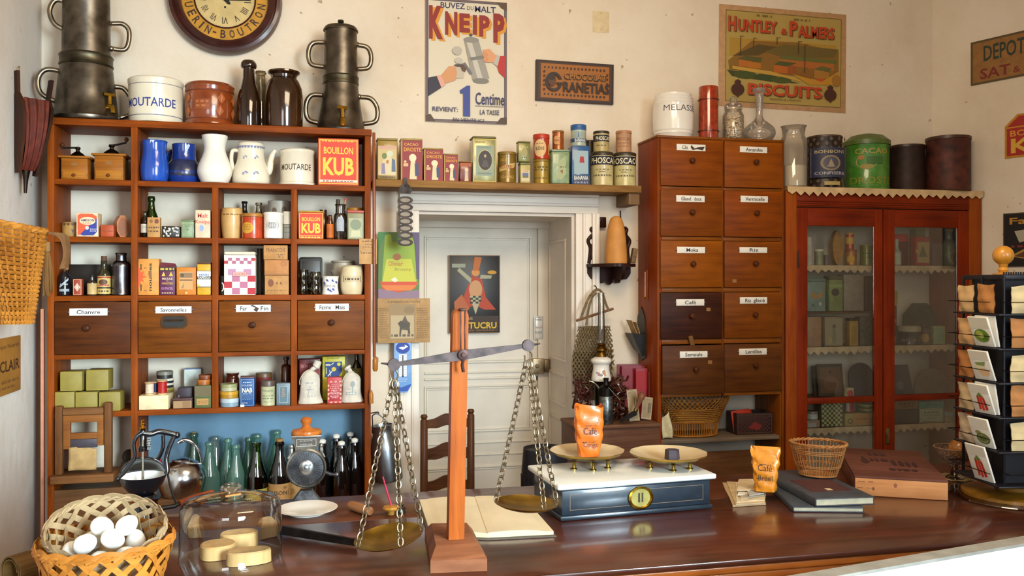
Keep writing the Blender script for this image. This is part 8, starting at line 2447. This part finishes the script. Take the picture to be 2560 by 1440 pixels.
# weight on right pan
q=Vector((qb.x+.004,qb.y-.02,0))
b=MB().m(paint('4a4450',.5,.3,.15))
hexp=[(.024*math.cos(PI/6+k*PI/3),.024*math.sin(PI/6+k*PI/3))for k in range(6)]
b.hexa([(x,y,0)for x,y in hexp],[(x*.92,y*.92,.030)for x,y in hexp])
tag(b.done('iron_weight',None,(q.x,q.y,ZK+zb_-.0155),.2),'small dark six sided iron weight on the right scale pan','weight')
def coffee_bag(u,v,z,w,h,rz,label,open_,lines):
 q=on(u,v,z)
 t=thing('coffee_bag',label,'coffee bag',(q.x,q.y,z+.0006),faceme(q.x,q.y)+rz)
 OM=paint('d9701e' if open_ else 'd98a1e',.4,var=.07,coat=.3,scale=14)
 b=MB().m(OM)
 nz,na=18,28
 def prof(c,a):
  'rounded rectangle that bulges, pinched at the top'
  sq=1+.30*c**2 if not open_ else 1+.28*math.sin(PI*min(1,c*.95))
  wx=w/2*((.74+.34*math.sin(min(1,c*1.15)*PI*.62))if open_ else(.72+.34*c))
  wy=w*.30*((.85+.2*math.sin(c*PI))if open_ else(1.02-.96*max(0,c-.45)/.55))
  ca,sa=math.cos(a),math.sin(a)
  e=.55
  x=wx*math.copysign(abs(ca)**e,ca);y=wy*math.copysign(abs(sa)**e,sa)
  k=.0016*math.sin(9*a+13*c)+.0022*math.sin(23*c+3*a)
  zt_=h*c
  if open_ and c>.97:zt_+=.006*math.sin(3*a+1)
  return Vector((x+k,y+k,zt_+(.0 if c else 0)))
 b.grid(lambda p,c:prof(c,2*PI*p),na,nz)
 bot_=[b._v(prof(0,2*PI*k/na))for k in range(na)]
 b.face(bot_)
 if open_:
  b.m(paint('b8541a',.5)).face([b._v(prof(.86,2*PI*k/na)*Vector((.97,.97,1))if False else Vector((prof(.86,2*PI*k/na).x*.97,prof(.86,2*PI*k/na).y*.97,h*.86)))for k in range(na)])
 o_=b.done('paper_bag',t,sharp=60)
 b=MB()
 yf=-w*.30*1.0-.0040
 for txt,cx,cz,ww,hh,tl in lines:
  b.M=Matrix.Translation((0,0,0))
  b.art([('t',txt,cx,cz,ww,hh,-.0,'2a2228')],-w/2,0,w,h,yf)
 b.art([('d',.3,.3,.7,.31,3,'2a2228'),('d',.3,.62,.7,.63,2,'2a2228'),('e',.78,.68,.02,.012,'2a2228'),('e',.24,.3,.025,.016,'2a2228')],-w/2,0,w,h,yf)
 b.done('handwriting',t)
 return t
sA=qa.y/ray(1468,700)[1]/FPX
coffee_bag(1472,1140,ZK+za-.0165,66*sA,126*sA,math.radians(10),'open orange coffee bag with black handwriting on the left scale pan',True,[('Café',.5,.52,.5,.14,0),('Congo',.52,.24,.55,.12,0)])
# ---- right half of the counter
p_=on(1912,1240,ZT)
t=thing('paper_pile','pile of old folded papers and envelopes right of the counter scale','papers',(p_.x,p_.y,ZK))
rr=random.Random(21)
z=0
cols=['b79a72','c2ab84','cdbb98','b5a68c','d6cdb8','a8a59a','c9b490']
for k,(px_,ang)in enumerate((([(1808,1210),(1975,1215),(1985,1262),(1830,1268)],0),([(1816,1206),(1968,1212),(1976,1258),(1838,1264)],0),([(1840,1208),(1978,1210),(1984,1252),(1842,1258)],0),([(1846,1208),(1960,1204),(1972,1240),(1850,1250)],0),([(1850,1204),(1952,1200),(1968,1232),(1846,1240)],0),([(1862,1206),(1950,1206),(1962,1236),(1872,1242)],0),([(1848,1200),(1920,1200),(1925,1225),(1842,1228)],0))):
 P=[on(1905+(u-1905)*.1 if u>1905 else u,v,ZT+z)for u,v in px_]
 th=.0035 if k else.005
 b=MB().m(paint(cols[k],.7,var=.08))
 pts=[]
 for i in range(4):
  A,B=P[i],P[(i+1)%4]
  for q_ in(0,.33,.66):
   pp_=A.lerp(B,q_)-p_
   pts.append((pp_.x+rr.uniform(-.003,.003),pp_.y+rr.uniform(-.003,.003)))
 b.slab(pts,z,z+th)
 b.done('paper_sheet',t)
 z+=th+.0003
zp=ZT+z
coffee_bag(1914,1226,zp+.0006,70*.00125,112*.00125,math.radians(-4),'flat topped orange coffee bag with handwriting on the paper pile',False,[('Café',.5,.55,.5,.14,0),('Brésil',.52,.32,.5,.12,0)])
def book(label,pix,z0,th,cov,art=None,square=None):
 'pix: top corners back-left, back-right, front-right, front-left'
 P=[on(u,v,z0+th)for u,v in pix]
 fl_,fr_=P[3],P[2]
 d=(fr_-fl_);L=d.length;d.normalize();nrm=Vector((-d.y,d.x,0))
 dep=((P[0]-fl_).dot(nrm)+(P[1]-fr_).dot(nrm))/2
 t=thing('ledger',label,'book',(fl_.x,fl_.y,z0+.0006),math.atan2(d.y,d.x))
 cm=paint(cov,.45,var=.12)
 b=MB().m(cm)
 b.box(0,L,0,dep,0,.003,.001);b.box(0,L,0,dep,th-.003,th,.001);b.box(-.004,.0,0,dep,.0,th,.0015)
 b.done('cover',t)
 MB().m(paint('c9c4a8',.7,var=.06,scale=60)).box(.0005,L-.004,.004,dep-.004,.0032,th-.0032).done('page_block',t)
 if art:
  b=MB().m(paint(art,.5));b.box(L*.14,L*.86,dep*.2,dep*.62,th+.0002,th+.0008);b.m(paint('c9b48a',.6)).box(L*.44,L*.54,dep*.24,dep*.30,th+.0009,th+.0014)
  b.done('title_label',t)
 return t,fl_,d,nrm,L,dep
book('blue grey ledger with pale blue page edge, lower of two',[(1945,1202),(2095,1200),(2152,1270),(1976,1268)],ZT,.016,'3c4550')
t2=book('dark grey ledger with brown label, upper of two under the basket',[(1952,1172),(2104,1176),(2178,1243),(2032,1248)],ZT+.0175,.024,'3d424a','4a2a2c')
zl_=ZT+.0175+.0255
# small stake basket on ledgers
q=on(2036,1190,zl_)
s2=q.y/ray(2036,700)[1]/FPX
SB=thing('small_basket','small open stake basket of thin brown cane standing on the ledgers','basket',(q.x,q.y,zl_+.0022),faceme(q.x,q.y))
CN=wood('7a4a24','b07c48','z',.5)
rb,rt,hb_=44*s2,67*s2,80*s2
b=MB().m(CN)
for k in range(46):
 a=2*PI*k/46
 b.tube([(rb*math.cos(a),rb*.8*math.sin(a),.003),((rb+(rt-rb)*.6)*math.cos(a),(rb+(rt-rb)*.6)*.8*math.sin(a),hb_*.5),(rt*math.cos(a),rt*.8*math.sin(a),hb_)],.0013,5)
b.done('stakes',SB)
b=MB().m(CN)
for z,r_,w in((.004,rb,.003),(hb_*.3,rb+(rt-rb)*.40,.0016),(hb_*.34,rb+(rt-rb)*.44,.0016),(hb_*.72,rb+(rt-rb)*.78,.0018),(hb_*.77,rb+(rt-rb)*.82,.0018),(hb_*.82,rb+(rt-rb)*.86,.0018)):
 b.tube([(r_*math.cos(2*PI*k/44),r_*.8*math.sin(2*PI*k/44),z)for k in range(44)],w,6,closed=True)
b.lathe([(rb,.001),(rb,.004),(0,.004)],32,sy=.8)
b.done('hoops',SB)
b=MB().m(CN)
for ph in(0,PI):
 b.tube([((rt+.003*math.cos(14*a+ph))*math.cos(a),(rt+.003*math.cos(14*a+ph))*.8*math.sin(a),hb_+.001+.003*math.sin(14*a+ph))for a in[2*PI*k/90 for k in range(90)]],.0032,6,closed=True)
b.done('plaited_rim',SB)
# wooden box
zt=ZT+.062
fl2,fr2,bl2=on(2138,1190,zt),on(2370,1203,zt),on(2108,1120,zt)
d=fr2-fl2;L=d.length;d.normalize();nrm=Vector((-d.y,d.x,0));dep=(bl2-fl2).dot(nrm)
t=thing('wooden_crate','flat pine box with dark branded lid at the right of the counter','box',(fl2 .x,fl2 .y,ZK),math.atan2(d.y,d.x))
PINE=wood('a4683c','cf9560','x',.5)
b=MB().m(PINE).box(0,L,0,.012,0,.056,.001);b.m(wood('5a3426','80503c','x',.5)).box(0,.012,.0122,dep,0,.056,.001);b.box(L-.012,L,.0122,dep,0,.056,.001);b.box(.0122,L-.0122,dep-.012,dep,0,.056);b.box(.0122,L-.0122,.0122,dep-.0122,0,.008)
b.m(paint('6a3a20',.6)).lathe([(.006,0),(0,.0)],12)if False else None
b.art([('e',.2,.42,.012,.09,'6a3a20'),('e',.44,.68,.018,.13,'8a5030'),('d',.03,.8,.2,.83,2,'6a3a24'),('d',.02,.44,.2,.46,2,'6a3a24')],0,0,L,.056,-.0001)
b.done('box_body',t)
b=MB().m(wood('4b2a22','70463a','x',.5)).box(-.002,L+.001,-.001,dep+.002,.0562,.0625,.001)
b.M=Matrix.Rotation(-PI/2,4,'X')if False else Matrix(((1,0,0,0),(0,0,1,0),(0,-1,0,.0625),(0,0,0,1)))
b.art([('d',.3,.74,.55,.86,4,'3c1e1c'),('p',[(.14,.5),(.2,.42),(.26,.5),(.2,.72)],'3a1c1a'),('d',.28,.52,.52,.62,4,'3a1c1a'),('e',.56,.5,.03,.1,'35191a'),('e',.65,.48,.03,.1,'35191a'),('e',.73,.47,.025,.09,'35191a'),('e',.81,.46,.025,.09,'35191a'),('d',.44,.22,.78,.28,6,'3a1d1c')],.01,.01,L-.02,dep-.02,0)
b.done('branded_lid',t)
# glass footed basket bowl with fruit, straw mat
q=on(2404,1202,ZT)
sM=q.y/ray(2392,700)[1]/FPX
b=MB()
rr=random.Random(4)
b.m(wood('7a623c','a88f60','x',.7))
for k in range(9):
 r_=.006+k*.0062
 b.tube([(r_*math.cos(2*PI*i/36),r_*math.sin(2*PI*i/36),.003+.0012*math.cos(9*PI*i/18))for i in range(36)],.0032,5,closed=True)
tag(b.done('straw_mat',None,(q.x,q.y,ZK+.0013)),'small round straw mat beside the branded pine box','mat')
zf=ZK+.0090
FB=thing('footed_basket','footed wire lattice fruit bowl behind the branded pine box','fruit bowl',(q.x-.02,q.y+.01,zf),0)
b=MB().m(wood('6a4c38','9a7a5a','x',.5))
pr=[(.018,.05),(.036,.062),(.055,.085),(.066,.105)]
weave(b,pr,20,.003,1.3,wood('5a4234','8c6e58','x',.5))
b.tube([(.066*math.cos(2*PI*k/40),.066*math.sin(2*PI*k/40),.106)for k in range(40)],.003,6,closed=True)
b.done('lattice_bowl',FB)
MB().m(glass('c9b9a0',.5)).lathe([(.03,0),(.03,.003),(.014,.012),(.012,.03),(.02,.045),(.018,.0495)],24).done('glass_foot',FB)
b=MB().m(paint('b5701c',.35,var=.35,coat=.4,scale=14)).ball((0,0,0),.036,.036,.034,24,14)
tag(b.done('mango',None,(q.x-.006,q.y+.002,zf+.104)),'orange yellow round fruit lying in the footed lattice bowl','fruit')
# ---- seed packet carousel
ck=on(2532,1240,ZT)
CA=thing('seed_rack','black revolving seed packet stand with round base at right end','display rack',(ck.x,ck.y,ZK))
MB().m(wood('6a4410','9a6c1c','x',.3,coat=.4)).lathe([(.145,0),(.15,.004),(.15,.014),(.10,.022),(.055,.024),(.05,.034),(0,.034)],56).done('wooden_base',CA)
MB().m(glass('d0c8b8',.4)).lathe([(.19,.0),(.192,.001),(.19,.0035),(.151,.0035),(.151,0)],56,cap=(False,False)).done('clear_disc',CA)
s3=ck.y/ray(2500,700)[1]/FPX
zlo,zhi=.055,zz(2470,690,ck.y-.1)-ZT
RZ=math.radians(-8)
HW=.104
BKR=paint('17151c',.45,.2)
b=MB().m(BKR);b.M=Matrix.Rotation(RZ,4,'Z')
b.box(-HW+.02,HW-.02,-HW+.02,HW-.02,zlo,zhi-.01)
b.tube([(0,0,.0345),(0,0,zlo)],.012,12)
for x in(-HW+.002,0,HW-.002):
 for sg in(-1,1):
  b.box(x-.003,x+.003,sg*HW-.004,sg*HW+.004,zlo,zhi,.001)
for y in(0,):
 for sg in(-1,1):b.box(sg*HW-.004,sg*HW+.004,y-.003,y+.003,zlo,zhi,.001)
b.box(-HW,HW,-HW,HW,zhi-.012,zhi+.004,.002)
nrow=6
pit=(zhi-zlo-.02)/nrow
for k in range(nrow):
 z=zlo+.006+k*pit
 b.box(-HW-.034,HW,-HW-.030,HW,z-.003,z+.002,.001)
for k in range(26):b.box(-HW+.008*k,-HW+.008*k+.0035,-HW-.002,-HW+.002,zhi+.004,zhi+.012)
b.done('rack_frame',CA)
b=MB().m(metal('2a2428',.5));b.M=Matrix.Rotation(RZ,4,'Z')
for k in range(nrow):
 z=zlo+.006+k*pit+pit*.36
 for sg in(-1,):
  b.tube([(-HW-.012,sg*HW-.032,z),(HW+.01,sg*HW-.032,z)],.0013,6)
  b.tube([(sg*HW-.052,-HW-.012,z),(sg*HW-.052,HW,z)],.0013,6)
  for x in(-HW,0,HW):b.tube([(x,sg*HW-.032,z),(x,sg*HW,z)],.0013,5)
  for y in(0,HW):b.tube([(sg*HW-.052,y,z),(sg*HW,y,z)],.0013,5)
b.done('retaining_wires',CA)
b=MB().m(wood('a4681a','d9962e','z',.3,coat=.4))
b.lathe([(.03,zhi+.0045),(.03,zhi+.008),(.012,zhi+.012),(.016,zhi+.02),(.011,zhi+.028),(.014,zhi+.036),(.012,zhi+.04)]+[(.031*math.cos(a),zhi+.066+.031*math.sin(a))for a in[-1.15+k*.19 for k in range(15)]]+[(0,zhi+.097)],32,(-.055,-.02,0))
b.done('ball_finial',CA)
def paper_bag(w,h,d,col,seed,fold):
 rr=random.Random(seed)
 b=MB().m(paint(col,.7,var=.07,scale=18,bump=.25))
 ph=[rr.uniform(0,6)for _ in range(4)]
 def fn(sg):
  def f(a,c):
   bul=math.sin(PI*min(1,c*1.1+.05))*math.sin(PI*a)
   x=(a-.5)*w*(1-.06*math.sin(PI*c+ph[0]))
   z=h*c+(.004*math.sin(3*a+ph[1])if c>.9 else 0)
   y=sg*(d/2*bul+.0012)+.0016*math.sin(9*a+7*c+ph[2])+.0012*math.sin(17*c+ph[3])
   return(x,y,z)
  return f
 b.grid(fn(-1),10,12);b.grid(fn(1),10,12)
 return b
KR,CRM='bf8246','e0cb98'
grid_f=[(0,5,CRM,1),(1,5,CRM,2),(0,4,KR,3),(1,4,CRM,4),(0,3,CRM,5),(1,3,CRM,6),(0,2,KR,7),(0,1,CRM,8),(1,1,CRM,9)]
rown=['top','second','third','fourth','fifth','sixth']
MR_=Matrix.Rotation(RZ,4,'Z')
for c_,r_,col,sd in grid_f:
 w=.082 if c_==0 else.084;h=(.086,.093)[col==KR]
 b=paper_bag(w,h,.017,col,sd,0)
 pos=MR_@Vector((-HW/2+c_*HW+.002,-HW-.0165,0))
 o_=b.done('seed_bag',None,(ck.x+pos.x,ck.y+pos.y,ZK+zlo+.0096+r_*pit),RZ)
 o_.rotation_euler=(math.radians(2),0,RZ)
 tag(o_,'%s seed bag in the %s row of rack front, %s'%('brown kraft' if col==KR else 'cream',rown[5-r_],'by the corner post' if c_==0 else 'away from corner post'),'seed bag','paper bags in the seed rack')
for r_,col,sd in((5,'c9a470',11),(4,'c49a66',12),(3,'a86c34',13),(2,'b9a078',14),(1,'b09a7c',15)):
 b=paper_bag(.078,.088,.02,col,sd,0)
 pos=MR_@Vector((-HW-.0195,HW/2,0))
 o_=b.done('seed_bag',None,(ck.x+pos.x,ck.y+pos.y,ZK+zlo+.0096+r_*pit))
 o_.rotation_euler=(math.radians(2),0,RZ-PI/2)
 tag(o_,'paper seed bag on the far left side of the rack, %s row'%rown[5-r_],'seed bag','paper bags in the seed rack')
b=paper_bag(.08,.092,.02,'b57a40',16,0)
pos=MR_@Vector((-HW-.0195,-HW/2,0))
o_=b.done('seed_bag',None,(ck.x+pos.x,ck.y+pos.y,ZK+zlo+.0096+5*pit));o_.rotation_euler=(math.radians(2),0,RZ-PI/2)
tag(o_,'brown kraft seed bag at the top of the rack left side, by the corner post','seed bag','paper bags in the seed rack')
VEG={'lettuce':[('r',0,.62,1,1,'d9d4c0'),('e',.5,.36,.4,.24,'6a8a2c'),('e',.4,.42,.2,.12,'a3b04a'),('e',.62,.32,.2,.12,'4f7024'),('e',.5,.36,.12,.08,'c4c870')],'bulb':[('r',0,.7,1,1,'dcd6c4'),('e',.42,.4,.3,.16,'e2d8b4'),('e',.6,.26,.28,.14,'d9b48a'),('p',[(.2,.6),(.8,.66),(.7,.5),(.3,.5)],'8a9a5a')],'tomato':[('r',0,.72,1,1,'dcd8c8'),('p',[(.3,.6),(.42,.62),(.4,.14),(.28,.1)],'c43018'),('p',[(.44,.62),(.56,.62),(.58,.1),(.44,.08)],'d03a1c'),('p',[(.58,.6),(.7,.56),(.78,.14),(.64,.1)],'b82a14'),('p',[(.3,.6),(.5,.74),(.7,.6)],'6a8a3c')],'beans':[('r',0,.66,1,1,'e2dece'),('e',.36,.5,.16,.07,'8a8450'),('e',.56,.3,.36,.2,'5c6a34'),('o',.56,.3,.26,.14,.03,'a8a86a')]}
for r_,kind,lab,back in((4,'lettuce','white seed packet picturing green lettuce leaves, leaning in the rack',1),(3,'bulb','white seed packet picturing pale bulbs, leaning in the rack',0),(2,'tomato','white seed packet picturing red peppers, upper of the two alike',1),(1,'beans','white seed packet picturing green beans, leaning in the rack',0),(0,'tomato','white seed packet picturing red peppers, lowest in the rack',0)):
 for bk_ in range(1+back):
  w,h=.084,.098 if r_ else.12
  b=MB().m(paint('e9e6da',.45,var=.02)).box(-w/2,w/2,-.003,.003,0,h,.001)
  if not bk_:b.art(VEG[kind],-w/2+.003,.002,w-.006,h-.004,-.003)
  pos=MR_@Vector((-HW-.0235+(.012 if bk_ else-.0),-HW/2-.002,0))
  o_=b.done('seed_packet',None,(ck.x+pos.x,ck.y+pos.y,ZK+zlo+.0096+r_*pit+.001))
  M3=Matrix.Rotation(RZ-PI/2+math.radians(7),3,'Z')@Matrix.Rotation(math.radians(19-9*bk_),3,'X')
  o_.rotation_euler=M3 .to_euler()
  tag(o_,lab if not bk_ else 'plain white seed packet standing behind the %s one'%('lettuce' if r_==4 else 'upper pepper'),'seed packet','seed packets leaning in the rack')
# dark bin behind the scale
Yd=3.55
p=pt(1362,700,Yd)
b=MB()
t=thing('dark_bin','tall dark ribbed metal bin on the floor behind the counter scale','bin',(p.x,p.y,.001))
s=sc(1362,Yd)
zt_=zz(1362,1120,Yd)
b.m(paint('26242a',.5,.4,.15)).lathe([(.085,0),(.09,.01),(.1,zt_*.9),(.092,zt_),(.08,zt_-.01)],36,cap=(True,True))
for k in range(18):
 a=2*PI*k/18
 b.tube([(.0905*math.cos(a),.0905*math.sin(a),.02),(.100*math.cos(a),.100*math.sin(a),zt_*.88)],.004,6)
b.done('bin_body',t)
b=MB().m(IRON).tube(arc((0,-.05,zt_-.002),.02,0,PI,10),.0035,8).done('ring_handle',t)
# ---- small shifts that keep neighbouring goods clear of each other
for nm,(dx,dy)in{'black_bottle':(0.006,0),'black_enamel_mug':(0.003,0),'blue_pitcher':(0.009,0.034),'blue_vase':(0.018,-0.034),'cloth_sack.001':(-0.024,0.004),'cocoa_drum':(-0.006,0),'coffee_grinder':(0.003,0),'coffee_pot':(0.003,0),'copper_flat_tins':(0,0.034),'dark_back_can':(0,0.01),'dark_necked_bottle':(-0.003,0),'dark_red_caddy':(0,0.05),'dark_sack':(0.009,0.07),'flowered_bowl':(-0.003,0),'framed_picture':(0,0.024),'glass_jar':(-0.003,0),'green_bottle':(0.003,0),'jar_with_orange_lid':(-0.009,0),'ledger':(0.013,0),'ledger.001':(0.013,0),'liqueur_bottle':(-0.024,0),'magazine.001':(0,0.008),'mustard_crock':(-0.003,-0.024),'noodle_box':(-0.003,0),'octagonal_tin':(0.003,0.024),'octagonal_tray':(-0.013,-0.01),'olive_jar':(-0.013,0),'open_ledger':(0,0.016),'orange_red_tin':(0,-0.016),'pale_green_tin':(0.003,0),'pewter_flask':(0.003,0),'pink_lid_tin':(-0.006,0),'polish_tin':(0,0.004),'polish_tin.002':(0,0.004),'polish_tin.007':(0.006,0),'polish_tin.008':(0.003,0),'polish_tin.009':(0.003,0),'printed_pot':(0,-0.034),'printed_shopping_bag':(0,0.01),'red_rust_tin':(0.006,-0.05),'round_carton':(0.009,0.05),'rusty_tin':(-0.006,-0.01),'seed_packet.006':(-0.003,0),'small_basket':(0.013,0),'small_bottle':(0.006,0.016),'small_lidded_jar':(-0.006,0),'soap_block':(0.003,0),'stacked_grey_pots':(0,0.034),'starch_box':(0.006,0),'stoneware_barrel':(-0.009,-0.004),'stoneware_jar':(0.003,0.024),'straw_mat':(0,0.034),'sugar_tin':(-0.006,0),'swing_top_bottle.001':(-0.003,-0.016),'swing_top_bottle.003':(0,0.016),'tan_signboard':(0.006,0),'walking_stick':(0,-0.004),'wall_basket':(0.009,0),'wall_pocket':(0,-0.024),'white_carton':(0,0.024),'white_pitcher':(0.009,-0.034),'wine_bottle':(-0.018,0.034),'wine_bottle.001':(0,0.004),'wine_bottle.003':(0.003,0.01),'wine_bottle.004':(0,-0.01),'wine_bottle.005':(0,-0.016),'wine_bottle.006':(0,-0.004),'wine_bottle.007':(0,-0.01),'wine_bottle.008':(-0.003,-0.01),'wine_bottle.009':(0.009,-0.016)}.items():
 o=bpy.data.objects[nm]
 o.location.x+=dx;o.location.y+=dy
